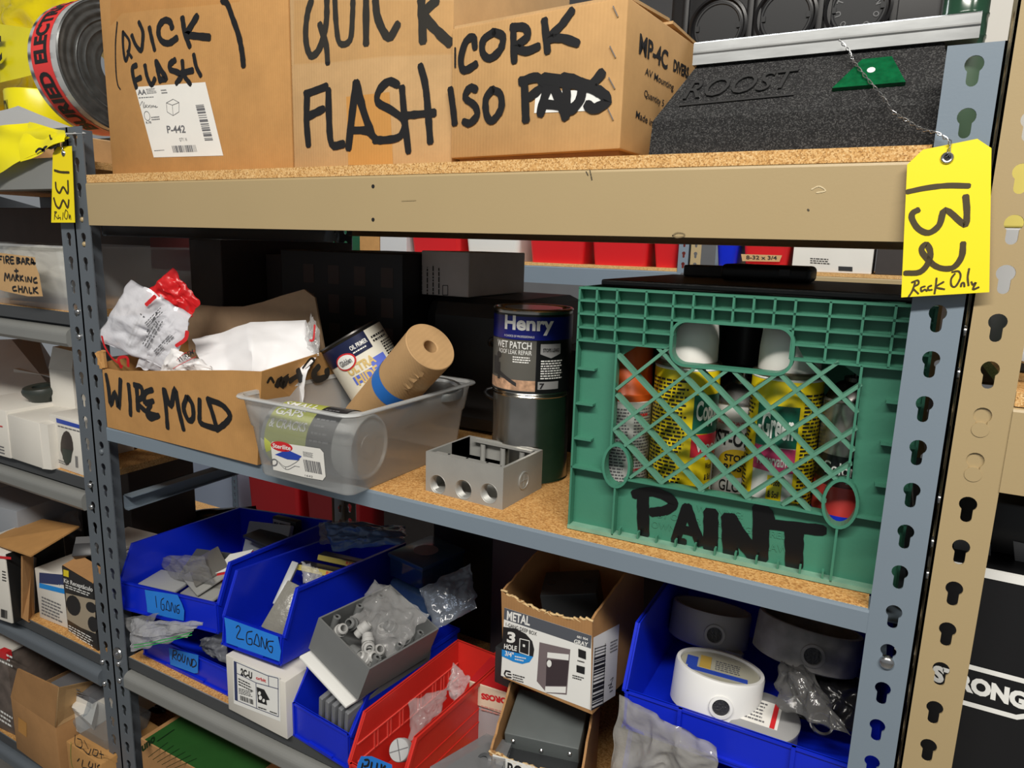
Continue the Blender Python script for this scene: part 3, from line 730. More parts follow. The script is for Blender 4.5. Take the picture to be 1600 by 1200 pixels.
rack_tag('yellow card tag numbered 132 wired to the grey post', pl, [(75,245),(180,145),(545,72),(640,135),(625,1100),(35,1135)], (343,200),
 [(.0042, [(75,428),(200,402),(340,386),(490,388)]), (.0046, [(467,455),(475,560),(468,640),(440,635),(330,548),(290,650),(220,702),(150,675),(108,610),(112,570),(150,548)]),
  (.0044, [(450,770),(440,860),(390,930),(320,942),(250,915),(180,840),(175,800),(205,780),(230,830),(218,900),(160,965),(60,972)])], 1400, 200, 4.2875, wr,
 [(.0014, q) for q in ([(128,1035),(110,1090),(85,1130)], [(105,1035),(145,1020),(150,1045),(115,1070),(150,1110)], [(195,1060),(168,1070),(172,1095),(192,1082),(208,1092)], [(238,1055),(216,1065),(218,1085),(242,1083)], [(272,1005),(266,1060),(258,1110)], [(320,1030),(268,1065),(325,1080)],
  [(375,965),(420,960),(432,1000),(400,1060),(372,1055),(370,1010),(395,975)], [(435,1062),(440,1040),(455,1038),(458,1062)], [(490,942),(480,1000),(486,1055)], [(505,1030),(515,1050),(535,1035),(515,1080),(555,1066)])])
pl = Plane((-.63, -.010, 1.65), (.0, -1, .03))
wr = [pl(99.5, 239, off=.001), pl(98, 226, off=.002), P(101, 215, Y=-.004), P(107, 208, Y=.004)]
rack_tag('yellow card tag numbered 133 wired to the slate post', pl, [(450,325),(490,270),(610,262),(638,915),(437,915)], (543,325),
 [(.004, [(465,470),(520,485),(590,488)]), (.004, [(475,572),(482,630),(510,662),(540,612),(580,668),(580,558)]), (.004, [(460,705),(480,770),(510,790),(540,725),(578,788),(588,722)])], 0, 180, 5.455, wr,
 [(.0016, q) for q in ([(470,820),(465,890)], [(465,825),(485,825),(470,850),(495,885)], [(500,850),(498,880),(515,870),(518,890)], [(540,830),(535,890)], [(560,810),(550,860),(570,885),(580,830),(560,805)], [(590,845),(592,885),(600,850),(606,890)])])
# ================================================================ MIDDLE SHELF
ZM = 1.290
FILM = film('clear_bag_film', (250, 250, 250), .72, .10, .5, 70, .75)
FILMG = film('clear_grey_film', (235, 235, 235), .74, .08, .5, 90, .5)
MILK = film('milky_bag_film', (240, 240, 245), .32, .16, .4, 60, 1.0)
# ---- open box marked WIRE MOLD
wm = thing('cardboard_box', 'open cardboard box marked WIRE MOLD with torn-open top', 'box', (-.38, .07, ZM))
A0 = V((-.5640, -.0005, ZM)); B0_ = V((-.2055, -.008, ZM)); C0 = V((-.2000, .155, ZM)); D0 = V((-.5600, .155, ZM))
pf = plane3(A0, B0_, A0 + V((.004, -.004, .1)))
top = [pf(x, y, 0) for x, y in ((159,567),(163,576),(185,580),(240,580),(300,579),(360,579),(409,581))]
mb = MB(); t = .003
front = [A0] + [B0_] + top[::-1]
mb.slab(front, pf.n, t)
TR = top[-1]; rt = V((C0.x + .006, C0.y, ZM+.151))
side = [B0_, C0, rt, V((rt.x, .10, ZM+.146)), TR]
mb.slab(side, V((1, 0, 0)), t)
mb.slab([A0, D0, D0 + V((0, 0, .13)), top[0]], V((-1, 0, 0)), t)
mb.slab([A0 + V((0, 0, .003)), B0_ + V((0, 0, .003)), C0 + V((0, 0, .003)), D0 + V((0, 0, .003))], V((0, 0, 1)), .003)
mb.build('box_body', KRAFT, wm)
mb = MB(); bk = Plane((0, .155, 0), (0, -1, 0))
mb.slab([D0, C0] + [bk(x, y, 0) for x, y in ((492,465),(475,452),(440,462),(410,472),(380,479),(340,479),(297,475),(294,500),(285,545))], V((0, -1, 0)), .003); mb.build('back_flap', KRAFTG, wm)
mb = MB()   # torn corner lug
for k in range(6): mb.tube([P(156+random.uniform(-6,6), 552+random.uniform(-6,4), Y=-.004), P(160+random.uniform(-6,6), 570+random.uniform(-3,6), Y=-.004)], .004, 6)
mb.build('torn_corner', KRAFT, wm)
w = .0094
marker(wm, pf, [(w, [(105,820),(120,900),(135,1010),(160,930),(185,1030),(195,850)]), (.009, [(245,880),(255,980),(258,1075)]), (w, [(295,890),(300,960),(305,1045)]), (w, [(280,885),(325,900),(330,960),(300,990),(355,1050),(430,1080)]),
 (w, [(395,915),(350,935),(345,990),(385,1000),(360,1060),(385,1095),(435,1075)]), (w, [(350,1000),(400,985)]), (.009, [(465,910),(480,1030),(490,1155)]), (w, [(470,915),(510,1020),(535,910),(560,1040),(590,1165)]),
 (w, [(610,960),(590,1030),(620,1105),(650,1090),(645,1010),(615,960)]), (w, [(690,975),(690,1070),(700,1125),(800,1160)]), (.009, [(740,970),(770,1060),(800,1165)]), (w, [(740,975),(830,1010),(880,1075),(850,1125),(795,1165)])], 140, 380, 4)
psd = plane3(B0_, C0, TR)
marker(wm, psd, [(.004, [(1110,870),(1130,840),(1150,870)]), (.010, [(1170,890),(1190,850),(1210,890),(1230,840)]), (.009, [(1300,790),(1320,860)]), (.009, [(1250,860),(1300,830),(1330,850)]), (.011, [(1430,770),(1400,810),(1420,850),(1480,830),(1480,790)]), (.003, [(1200,850),(1240,820)]), (.004, [(1330,780),(1380,720),(1400,740),(1350,790)])], 140, 380, 4)
pp_ = thing('packing_paper', 'crumpled white paper filling the right half of the WIRE MOLD box', 'paper', (-.33, .08, ZM+.004))
mb = MB()
rows = [[(300,530,.12),(345,520,.13),(390,503,.135),(435,502,.14),(478,500,.14),(496,545,.13)],
        [(310,556,.07),(350,548,.085),(392,536,.06),(430,532,.09),(470,540,.10),(492,562,.09)],
        [(318,580,.03),(355,586,.045),(395,575,.03),(420,580,.05),(450,578,.06),(480,580,.06)],
        [(325,640,.03),(360,640,.04),(395,640,.03),(420,640,.05),(450,640,.06),(470,640,.06)]]
pts = [[P(x, y, Y=Y) for x, y, Y in r] for r in rows]
def pfn(u, v):
    i = min(int(u*5), 4); j = min(int(v*3), 2); fu = u*5-i; fv = v*3-j
    sm = lambda t: t*t*(3-2*t)
    p = pts[j][i].lerp(pts[j][i+1], fu).lerp(pts[j+1][i].lerp(pts[j+1][i+1], fu), fv)
    return p + V((0, -1, .3))*(.004*noise.noise(V((u*6, v*5, 2))) + .002*noise.noise(V((u*15, v*13, 4))))
mb.grid(pfn, 40, 26); mb.build('sheet', mat('white_paper', (238, 238, 240), .7), pp_, smooth=60)
WB = [('clear printed parts bag at the left end of the WIRE MOLD box', [(205,437),(300,492),(268,580),(148,530)], (.01,.05,.03,.005), .012, 1, MILK),
      ('clear zip bag with grey print leaning in the WIRE MOLD box', [(250,460),(296,505),(262,582),(212,575)], (.03,.05,.035,.02), .012, 2, MILK)]
for lab_, q, Ys, th, sd, m_ in WB:
    o = thing('parts_bag', lab_, 'bag', P(q[3][0], q[3][1], Y=Ys[3]))
    sk = bag(q, Ys, th, sd).build('bag_skin', m_, o, smooth=70)
    a, b, c, d = [P(x, y, Y=Y) for (x, y), Y in zip(q, Ys)]; n = (b-a).cross(d-a).normalized(); n = n if n.dot(CAM_POS-a) > 0 else -n
    pb_ = Plane(a + n*(th*1.25), n); mb = MB()
    if sd == 1:
        for k in range(2): mb.plines(pb_, (205+k*16, 545+k*10), (235+k*20, 480+k*10), (196+k*16, 538+k*10), 2, .001)
    else:
        mb.plines(pb_, (232,545), (258,500), (222,536), 3, .001); mb.plines(pb_, (246,556), (280,520), (240,548), 3, .001); mb.plines(pb_, (232,512), (258,486), (226,504), 3, .001)
    mb.build('bag_print', GREYPRINT, sk)
    mb = MB()
    if sd == 1:
        mb.stroke([pb_(x, y, .001) for x, y in ((160,525),(164,540),(175,558),(192,572))], .0035, n); mb.stroke([pb_(x, y, .001) for x, y in ((190,574),(186,560),(199,558),(201,572))], .005, n)
    else:
        mb.stroke([pb_(x, y, .001) for x, y in ((229,476),(243,463))], .006, n); mb.stroke([pb_(x, y, .001) for x, y in ((276,540),(290,530),(293,518))], .006, n)
    mb.build('red_stripe', RED, sk)
o = thing('parts_bag', 'red plastic pouch sticking up behind the clear bags', 'bag', P(300, 500, Y=.08))
bag([(270,418),(313,474),(292,502),(228,456)], (.07,.09,.08,.05), .006, 5).build('pouch', mat('red_pouch_film', (200, 30, 34), .3, var=.15, scale=30), o, smooth=70)
o = thing('parts_bag', 'small white bag printed WIREM at the front of the open box', 'bag', P(300, 578, Y=.02))
sk = bag([(268,543),(330,572),(335,600),(240,600)], (.025,.025,.03,.02), .012, 8).build('bag_skin', mat('white_bag_film', (232, 230, 230), .3, bump=.4, bscale=60), o, smooth=70)
pb_ = Plane(P(290, 566, Y=.008), (-.2, -1, .5)); mb = MB(); mb.ptext(pb_, (281,568), (305,554), (279,560), 'WIREM', .02, .002); mb.build('bag_print', PRINT, sk)
mb = MB(); mb.stroke([pb_(x, y, .002) for x, y in ((278,564),(290,553),(306,549))], .0012, pb_.n); mb.stroke([pb_(x, y, .002) for x, y in ((272,577),(282,571),(308,558))], .0012, pb_.n); mb.build('red_stripe', RED, sk)
o = thing('parts_bag', 'flattened clear bag with red stripe beside the cream paint can', 'bag', P(492, 560, Y=.12))
sk = bag([(486,488),(500,520),(498,556),(470,560)], (.13,.12,.10,.11), .006, 11).build('bag_skin', FILM, o, smooth=70)
mb = MB(); pb_ = Plane(P(492, 530, Y=.105), (0, -1, 0)); mb.stroke([pb_(x, y) for x, y in ((492,508),(490,530),(484,532))], .0035, pb_.n); mb.build('red_stripe', RED, sk)
# ---- clear storage bin
bn = thing('storage_bin', 'clear plastic storage bin on the middle shelf holding jar, can and paper roll', 'storage bin', (-.09, .08, ZM))
T = frame(-.1758, -.0329, ZM, -.0165)
bw, bd, bh, bt = .1643, .2427, .1096, .0186
FROST = film('frosted_clear_plastic', (236, 238, 238), .58, .25, .12, 14, .78)
def rrect(x0, y0, x1, y1, r, z, n=6):
    pts = []
    for cx, cy, a0 in ((x1-r, y1-r, 0), (x0+r, y1-r, 90), (x0+r, y0+r, 180), (x1-r, y0+r, 270)):
        for i in range(n+1):
            a = math.radians(a0 + 90*i/n); pts.append((cx + r*math.cos(a), cy + r*math.sin(a), z))
    return pts
def loft(mb, T, rings, cap=True):
    n = len(rings[0]); vs = [T @ V(p) for r in rings for p in r]
    fs = [(j*n+i, j*n+(i+1) % n, (j+1)*n+(i+1) % n, (j+1)*n+i) for j in range(len(rings)-1) for i in range(n)]
    if cap: fs.append(tuple(range(n-1, -1, -1)))
    mb.add(vs, fs)
def off(e): return (-e, -e, bw+e, bd+e)
mb = MB()
loft(mb, T, [rrect(.002, .002, bw-.002, bd-.002, .012, 0.0), rrect(*off(0), .014, .003), rrect(*off(bt*.42), .016, bh*.62), rrect(*off(bt*.42+.0022), .017, bh*.64), rrect(*off(bt*.86), .019, bh*.97)])
mb.build('bin_wall', FROST, bn, smooth=50)
mb = MB(); e = bt*.86
loft(mb, T, [rrect(*off(e-.001), .018, bh*.965), rrect(*off(e+.006), .021, bh*.975), rrect(*off(e+.007), .021, bh*.99), rrect(*off(e+.006), .021, bh*1.01), rrect(*off(e), .018, bh*1.01), rrect(*off(e-.001), .018, bh*.965)], False)
mb.build('rim', film('frosted_rim_plastic', (240, 242, 242), .35, .2, .05, 14, .75), bn, smooth=60)
pb_ = plane3(T @ V((.02, 0, .004)), T @ V((bw-.02, 0, .004)), T @ V((.02, -bt*.42, bh*.62)))
c1 = lambda *p: cv(p, 340, 480, 3.636)
mb = MB(); mb.pquad(pb_, c1((305,775),(315,762),(480,786),(585,802),(605,825),(617,960),(600,982),(500,965),(320,922)), .001); lb = mb.build('bin_label', PAPER, bn)
mb = MB(); ov = [(368+62*math.cos(t/20*2*math.pi), 790+28*math.sin(t/20*2*math.pi)+10*math.cos(t/20*2*math.pi)) for t in range(20)]
mb.pquad(pb_, c1(*ov), .0013); mb.build('red_oval', RED, lb)
mb = MB(); mb.pquad(pb_, c1((330,835),(400,808),(482,845),(460,868),(400,862)), .0013); mb.build('blue_lid_picture', BLUEP, lb)
mb = MB(); mb.ptext(pb_, *c1((318,795),(420,812),(318,770)), 'Sterilite', .02, .0016); mb.build('white_lettering', WHITE, lb)
mb = MB(); mb.pbars(pb_, *c1((503,930),(598,948),(490,862)), 20, .0013); mb.plines(pb_, *c1((492,845),(560,858),(488,815)), 5, .0013); mb.ptext(pb_, *c1((500,958),(545,966),(500,948)), '1642', 0, .0013)
for q in (((345,870),(390,905),(440,885),(470,862)), ((350,880),(395,920),(445,900)), ((440,900),(470,905)), ((390,905),(392,920))): mb.stroke([pb_(x, y, .0013) for x, y in c1(*q)], .0007, pb_.n)
ring = [pb_(*c1((325+18*math.cos(t*.4), 880+18*math.sin(t*.4)))[0], .0013) for t in range(17)]; mb.stroke(ring, .002, pb_.n)
mb.build('label_print', GREYPRINT, lb)
# ---- jar lying in the bin
jr = thing('plastic_jar', 'plastic jar with green and black label lying in the clear bin', 'jar', (-.09, .012, ZM+.004))
Tj = axis_frame((-.168, .004, ZM+.0508), V((.143, .012, 0)), (0, 0, 1))
mb = MB(); r = .045; L = .146
mb.lathe(Tj, [(0, 0), (r-.004, 0), (r-.001, .003), (r-.001, L-.004), (r-.004, L), (r-.006, L), (r-.007, L-.004), (r*.35, L-.004), (r*.34, L-.0025), (0, L-.0025)], 48); mb.build('jar_body', mat('grey_jar_plastic', (150, 150, 148), .35), jr, smooth=35)
mb = MB(); mb.cpatch(Tj, r, 0, 2*math.pi-1e-3, .010, .078, 48); gl = mb.build('green_label', mat('green_yellow_label', (176, 182, 84), .4), jr, smooth=60)
mb = MB(); mb.cpatch(Tj, r+.0002, 0, 2*math.pi-1e-3, .078, .118, 48); mb.build('black_band', mat('black_label', (38, 38, 40), .4), jr, smooth=60)
q0 = Tj.inverted() @ CAM_POS; aj = math.atan2(q0.y, q0.x)
mb = MB()
def ctext_along(mb, T, r, a0, a1, z0, z1, s, bold=.02):
    """lettering whose reading direction runs along the can's axis (toward +z), tops toward +angle"""
    vs, fs = glyphs(s, bold)
    mb.add([T @ V((r*math.cos(a0+(a1-a0)*y), r*math.sin(a0+(a1-a0)*y), z0+(z1-z0)*x)) for x, y in vs], fs)
sg = 1 if (Tj.to_3x3() @ V((-math.sin(aj), math.cos(aj), 0))).z > 0 else -1
for k, (s_, za, zb) in enumerate((('SMALL', .014, .07), ('GAPS', .014, .06), ('& CRACKS', .014, .074))): ctext_along(mb, Tj, r+.0006, aj+sg*(.95-k*.42), aj+sg*(1.23-k*.42), za, zb, s_)
mb.build('label_lettering', WHITE, gl)
mb = MB()
for k in range(7): ctext_along(mb, Tj, r+.0007, aj+sg*(1.2-k*.22), aj+sg*(1.26-k*.22), .084, random.uniform(.1, .114), '-- --- -- ----', .03)
mb.build('fine_print', GREYPRINT, gl)
# ---- cream paint can leaning in the bin
gc = thing('paint_can', 'small cream paint can with navy top leaning in the clear bin', 'paint can', (-.13, .15, ZM+.01))
tp = P(545, 522, Y=.150); down = (R_*(50) + D_*(86) - F_*8).normalized(); down = (R_*50 + D_*86 + F_*16).normalized()
r = .0500; L = .122
Tg = axis_frame(tp + down*L, -down, (0, 0, 1))
q0 = Tg.inverted() @ CAM_POS; ag = math.atan2(q0.y, q0.x)
mb = MB(); mb.lathe(Tg, [(0, .001), (r-.003, .001), (r-.0015, 0), (r, .002), (r-.0008, .004), (r-.0008, L-.005), (r+.0006, L-.003), (r, L-.0005), (r-.003, L-.0005), (r-.006, L-.004), (r*.72, L-.004), (r*.7, L-.0015), (0, L-.0015)], 48)
mb.build('can_body', mat('dark_tin', (70, 68, 66), .3, metal=.8), gc, smooth=35)
mb = MB(); mb.cpatch(Tg, r, ag-1.6, ag+1.6, .006, L-.007, 40); lb = mb.build('cream_label', mat('cream_label', (232, 228, 212), .35), gc, smooth=60)
mb = MB(); mb.cpatch(Tg, r+.0004, ag-1.6, ag+.42, L-.034, L-.007, 30); mb.build('navy_band', mat('navy_label', (24, 32, 66), .35), lb, smooth=60)
mb = MB(); mb.cpatch(Tg, r+.0004, ag-.62, ag+.62, .050, .063, 16); mb.cpatch(Tg, r+.0004, ag+.1, ag+.62, .060, .074, 10); mb.build('blue_flash', mat('label_blue', (96, 116, 214), .4), lb, smooth=60)
def cellipse(mb, T, r, ac, ha, zc, hz, n=28, a_in=0):
    vs = []
    for i in range(n+1):
        t = -math.cos(math.pi*i/n); q = hz*math.sqrt(max(0, 1-t*t)); a = ac + ha*t
        vs += [T @ V((r*math.cos(a), r*math.sin(a), zc-q)), T @ V((r*math.cos(a), r*math.sin(a), zc+q))]
    mb.add(vs, [(2*i, 2*i+2, 2*i+3, 2*i+1) for i in range(n)])
mb = MB(); cellipse(mb, Tg, r+.0012, ag-.52, .34, L-.034, .0125); ro = mb.build('red_oval', RED, lb)
mb = MB(); cellipse(mb, Tg, r+.0017, ag-.52, .29, L-.034, .0102); mb.build('white_oval', WHITE, ro)
mb = MB(); mb.ctext(Tg, r+.0023, ag-.52, .2, L-.0385, .009, 'Glidden', .03); mb.build('oval_lettering', GREYPRINT, ro)
mb = MB(); mb.ctext(Tg, r+.0008, ag-.18, .46, .066, .014, 'ULTRA', .04); mb.ctext(Tg, r+.0008, ag-.16, .38, .048, .015, 'HIDE', .04); mb.build('gold_lettering', mat('gold_print', (214, 186, 120), .4), lb)
mb = MB(); mb.ctext(Tg, r+.0008, ag-.12, .38, .034, .009, 'OIL ALKYD', .03); mb.ctext(Tg, r+.0008, ag-.15, .33, .021, .009, 'PRIMER', .03); mb.build('black_lettering', PRINT, lb); mb = MB(); mb.clines(Tg, r+.0006, ag+.72, ag+1.5, .05, .09, 10); mb.clines(Tg, r+.0006, ag+.5, ag+1.3, L-.03, L-.018, 2); mb.build('fine_print', PRINT, lb)
mb = MB(); mb.ctext(Tg, r+.0009, ag+.08, .28, L-.024, .007, 'OIL PRIMER', .02); mb.clines(Tg, r+.0009, ag-.2, ag+.35, L-.030, L-.026, 1); mb.build('white_lettering', WHITE, lb)
# ---- roll of masking paper
pr_ = thing('paper_roll', 'brown paper roll with blue tape band standing in the clear bin', 'paper roll', (0, .12, ZM+.03))
c = P(673, 541, Y=.088); ax = ((R_*100 - D_*92).normalized()*.74 - F_*.67).normalized()
r = .0362; L = .21; Tr = axis_frame(c - ax*L, ax)
KR = card('kraft_roll_paper', (186, 150, 106), .1)
prof = [(.0095, 0), (r, 0), (r, L-.001), (r-.001, L)]
for k in range(16): prof.append((r-.001 - (r-.0115)*k/15, L - .0003*(k % 2)))
prof += [(.0095, L-.001), (.0095, 0)]
mb = MB(); mb.lathe(Tr, prof, 56); rl = mb.build('roll', KR, pr_, smooth=40)
mb = MB(); mb.cpatch(Tr, r+.0004, 0, 2*math.pi-1e-3, L-.108, L-.083, 48); mb.build('blue_tape_band', mat('blue_masking_tape', (36, 112, 200), .6), pr_, smooth=60)
q0 = Tr.inverted() @ CAM_POS; ar = math.atan2(q0.y, q0.x)
mb = MB(); vs = []
for i in range(12):   # torn loose edge
    z = L-.012-.05*i/11; a = ar+.45+.05*math.sin(i*1.9)
    vs += [Tr @ V((r*math.cos(a-.3), r*math.sin(a-.3), z)), Tr @ V(((r+.0012+.0006*math.sin(i*2.3))*math.cos(a), (r+.0012+.0006*math.sin(i*2.3))*math.sin(a), z-.004*math.sin(i)))]
mb.add(vs, [(2*i, 2*i+1, 2*i+3, 2*i+2) for i in range(11)]); mb.build('torn_edge', KR, rl)
# ---- tin lid
tl = thing('metal_disc', 'shallow round tin lid in the back corner of the clear bin', 'lid', (-.04, .17, ZM+.06))
c = P(684, 607, Y=.165); Tl = axis_frame(c, (.15, -.1, 1)); mb = MB(); mb.lathe(Tl, [(0, 0), (.030, 0), (.032, .004), (.036, .005), (.038, .002), (.038, -.006)], 40); mb.build('disc', GALV, tl, smooth=40)
# ---- two tins stacked
hb = P(826, 738, Z=ZM); hx, hy = hb.x, hb.y; r = .0530; L = .121
c1t = thing('tin_can', 'bare shiny steel can under the blue and black can', 'can', (hx, hy, ZM))
Th = Matrix.Translation((hx, hy, ZM))
def tin(T, r, L): return [(0, .003), (r-.004, .003), (r-.003, 0), (r, 0), (r+.0012, .0015), (r, .0035), (r, L-.0035), (r+.0012, L-.002), (r, L), (r-.003, L), (r-.0045, L-.004), (r*.76, L-.004), (r*.74, L-.0008), (0, L-.0008)]
mb = MB(); mb.lathe(Th, tin(Th, r, L), 56); mb.build('can_body', mat('tinplate', (178, 174, 166), .2, metal=1.0, var=.15, scale=25, bump=.15, bscale=35), c1t, smooth=35)
q0 = Th.inverted() @ CAM_POS; ah = math.atan2(q0.y, q0.x)
c2t = thing('tin_can', 'blue and black Henry can stacked on a bare steel can', 'can', (hx-.001, hy, ZM+L))
Th2 = Matrix.Translation((hx-.001, hy, ZM+L)) @ Matrix.Diagonal((1, 1, .935, 1))
mb = MB(); mb.lathe(Th2, tin(Th2, r, L), 56); mb.build('can_body', mat('tinplate', (178, 174, 166), .22, metal=1.0), c2t, smooth=35)
mb = MB(); mb.cpatch(Th2, r+.0003, ah-2, ah+2, .004, L-.007, 48); lb = mb.build('black_label', mat('black_can_label', (20, 20, 22), .3), c2t, smooth=60)
mb = MB(); mb.cpatch(Th2, r+.0006, ah-2, ah+2, .079, L-.010, 48); mb.build('blue_band', mat('royal_blue_label', (18, 26, 120), .3), lb, smooth=60)
mb = MB(); mb.cpatch(Th2, r+.0006, ah-1.45, ah+.10, .006, .078, 28); mb.build('grey_panel', mat('grey_can_label', (92, 90, 84), .35), lb, smooth=60)
mb = MB(); mb.cpatch(Th2, r+.0008, ah-1.45, ah+.10, .007, .022, 24); mb.build('roof_picture', mat('roof_tile_picture', (190, 150, 120), .4, var=.35, scale=160), lb, smooth=60)
mb = MB()
vs = []
for i in range(7):
    a = -.95 + .58*i/6; vs += [Th2 @ V(((r+.0011)*math.cos(ah+a), (r+.0011)*math.sin(ah+a), z)) for z in (.028-.0026*i, .034-.0027*i)]
mb.add(vs, [(2*i, 2*i+2, 2*i+3, 2*i+1) for i in range(6)])
mb.cpatch(Th2, r+.0011, ah-1.2, ah-.95, .026, .052, 6); mb.cpatch(Th2, r+.0011, ah-.98, ah-.88, .020, .044, 4); cellipse(mb, Th2, r+.0012, ah-.94, .09, .055, .0045); mb.build('worker_picture', mat('dark_picture', (52, 50, 50), .4), lb)
mb = MB(); mb.ctext(Th2, r+.0012, ah-.12, .63, .086, .026, 'Henry', .035); mb.build('white_lettering', WHITE, lb); mb = MB(); mb.ctext(Th2, r+.0012, ah-.36, .40, .082, .003, 'A CHOICE OF PROFESSIONALS', .0); mb.ctext(Th2, r+.0012, ah-.52, .50, .066, .010, 'WET PATCH', .015); mb.ctext(Th2, r+.0012, ah-.47, .46, .058, .0062, 'ROOF LEAK REPAIR', .0)
mb.clines(Th2, r+.0011, ah-.5, ah-.02, .046, .056, 3); mb.build('white_lettering', WHITE, lb); mb = MB(); mb.clines(Th2, r+.0011, ah+.2, ah+.85, .024, .052, 8); mb.build('white_lettering', WHITE, lb)
mb = MB(); vs = []
for i in range(9):
    a = .2 + .55*i/8; vs += [Th2 @ V(((r+.0010)*math.cos(ah+a), (r+.0010)*math.sin(ah+a), z)) for z in (.054 + .006*abs(i-4)/4, .074)]
mb.add(vs, [(2*i, 2*i+2, 2*i+3, 2*i+1) for i in range(8)]); mb.cpatch(Th2, r+.0010, ah+.16, ah+.72, .010, .021, 8); sh = mb.build('grey_badge', mat('silver_badge', (150, 150, 150), .4), lb)
mb = MB(); mb.ctext(Th2, r+.0016, ah+.48, .22, .063, .005, 'STOPS LEAKS', .02); mb.build('badge_lettering', PRINT, sh); mb = MB(); mb.ctext(Th2, r+.0016, ah+.26, .06, .011, .008, '7', .03); mb.build('badge_lettering', PRINT, sh)
# ---- grey outlet box
gx = thing('outlet_box', 'grey metal outlet box with three round holes at the shelf edge', 'outlet box', (.11, .085, ZM))
T = frame(.0512, .0369, ZM, -.0511); gw, gd, gh = .1173, .0967, .0527
GMET = mat('grey_cast_metal', (158, 158, 154), .42, metal=.25, var=.04, scale=40, bump=.08, bscale=700)
t = .004; mb = MB()
inv = T.inverted(); pfg = plane3(T @ V((0, 0, 0)), T @ V((gw, 0, 0)), T @ V((0, 0, gh)))
hc = []
for x, y in ((684,757),(724,765),(764,771)):
    q = inv @ pfg(x, y, 0); hc.append((q.x, q.z))
HR = .0122
plate(T, [(0, 0), (gw, 0), (gw, gh), (0, gh)], [round_hole(x, z, HR, 24) for x, z in hc], t, mb)
mb.box(T, (0, t, 0), (t, gd, gh)); mb.box(T, (gw-t, t, 0), (gw, gd, gh)); mb.box(T, (t, gd-t, 0), (gw-t, gd, gh)); mb.box(T, (t, t, 0), (gw-t, gd-t, .003))
# inner flanges with screw lugs
mb.box(T, (.010, t, gh-.004), (gw-.010, .012, gh-.001)); mb.box(T, (.014, gd-.012, gh-.004), (gw-.010, gd-t, gh-.001))
for x in (.03, .062, .092): mb.cyl(T @ Matrix.Translation((x, gd-.010, 0)), .0036, .003, gh-.006, 14)
bx = mb.build('box_shell', GMET, gx, smooth=30)
for x, z in hc:
    Th_ = T @ Matrix.Translation((x, 0, z)) @ Matrix.Rotation(math.pi/2, 4, 'X')
    mb = MB(); pr2 = [(HR+.0012, -.0004), (HR+.0006, .0004), (HR-.0002, 0)]
    for k in range(7): pr2 += [(HR-.0004, -.0008-k*.0017), (HR-.0011, -.0016-k*.0017)]
    pr2 += [(HR+.002, -.013), (HR+.003, -.004)]
    mb.lathe(Th_, pr2, 28); mb.build('threaded_hole', GMET, gx, smooth=50)
Tp = T @ Matrix.Translation((gw, gd*.5, gh*.46)) @ Matrix.Rotation(math.pi/2, 4, 'Y')
mb = MB(); mb.lathe(Tp, [(.0118, 0), (.0118, .0012), (.0104, .0016), (.0100, .0008), (0, .0008)], 30); mb.box(Tp, (-.008, -.0007, .0006), (.008, .0007, .0014)); mb.box(Tp, (-.0007, -.008, .0006), (.0007, .008, .0014)); mb.build('closure_plug', GMET, gx, smooth=40)
for x in (.030, .058, .088):
    mb = MB(); mb.cyl(T @ Matrix.Translation((x, .009, 0)), .0016, gh-.001, gh-.0004, 12); mb.build('screw_hole', BLACKM, gx)
# ---- green milk crate
cr = thing('milk_crate', 'green plastic milk crate marked PAINT full of spray cans', 'crate', (.42, .19, ZM))
CRG = mat('green_crate_plastic', (62, 124, 101), .45, var=.06, scale=14, bump=.06, bscale=260)
CRE = mat('worn_lit_crate_edge', (118, 160, 138), .6, var=.12, scale=60)  # wear plus the lit lower edge, put into the colour
T = frame(.2585, .0214, ZM+.001, .0349); W, H, DP = .330, .272, .330
rc = .011      # recess of the panels behind the rib fronts
mb = MB()
# sheets behind the ribs
hx0, hx1, hz0, hz1 = .1025, .2175, .199, .244
lx0, lx1, lz0, lz1 = .0455, .2780, .0700, .2150
def rr2(x0, z0, x1, z1, r, n=6):
    pts = []
    for cx, cz, a0 in ((x1-r, z1-r, 0), (x0+r, z1-r, 90), (x0+r, z0+r, 180), (x1-r, z0+r, 270)):
        for i in range(n+1):
            a = math.radians(a0+90*i/n); pts.append((cx+r*math.cos(a), cz+r*math.sin(a)))
    return pts
TS = T @ Matrix.Translation((0, rc, 0))
def ovarc(cx, cz, a0, a1, n=16):
    return [(cx + .0134*math.cos(math.radians(a0+(a1-a0)*i/n)), cz + .0222*math.sin(math.radians(a0+(a1-a0)*i/n))) for i in range(n+1)]
win = [(lx0, .1010)] + ovarc(.0530, .0823, 124, 326) + ovarc(.2734, .0825, 214, 416) + [(lx1, lz1-.013), (lx1-.02, lz1), (hx1+.01, lz1+.0), (hx1, hz1-.012), (hx1-.012, hz1), (hx0+.012, hz1), (hx0, hz1-.012), (hx0-.004, lz1), (lx0+.022, lz1), (lx0, lz1-.016)]
plate(TS, [(0, 0), (W, 0), (W, H), (0, H)], [win], .0025, mb)
sheetf = mb.build('front_wall', CRG, cr)
mb = MB()      # other three walls and floor
mb.box(T, (0, rc, 0), (.0025, DP, H)); mb.box(T, (W-.0025, rc, 0), (W, DP, H)); mb.box(T, (0, DP-.0025, 0), (W, DP, H)); mb.box(T, (.0025, rc, 0), (W-.0025, DP-.0025, .004))
mb.build('side_walls', CRG, cr)
mb = MB(); tk = .0011
cols = [.0012, .0205, .0426, .0737, .1016, .1215, .141, .160, .1786, .1975, .2157, .2455, .2731, .298, .3288]
zr = [H-.0012, .2575, .2435, .2290, .2150]
for z in zr[:3]: mb.box(T, (0, 0, z-tk), (W, rc, z+tk))
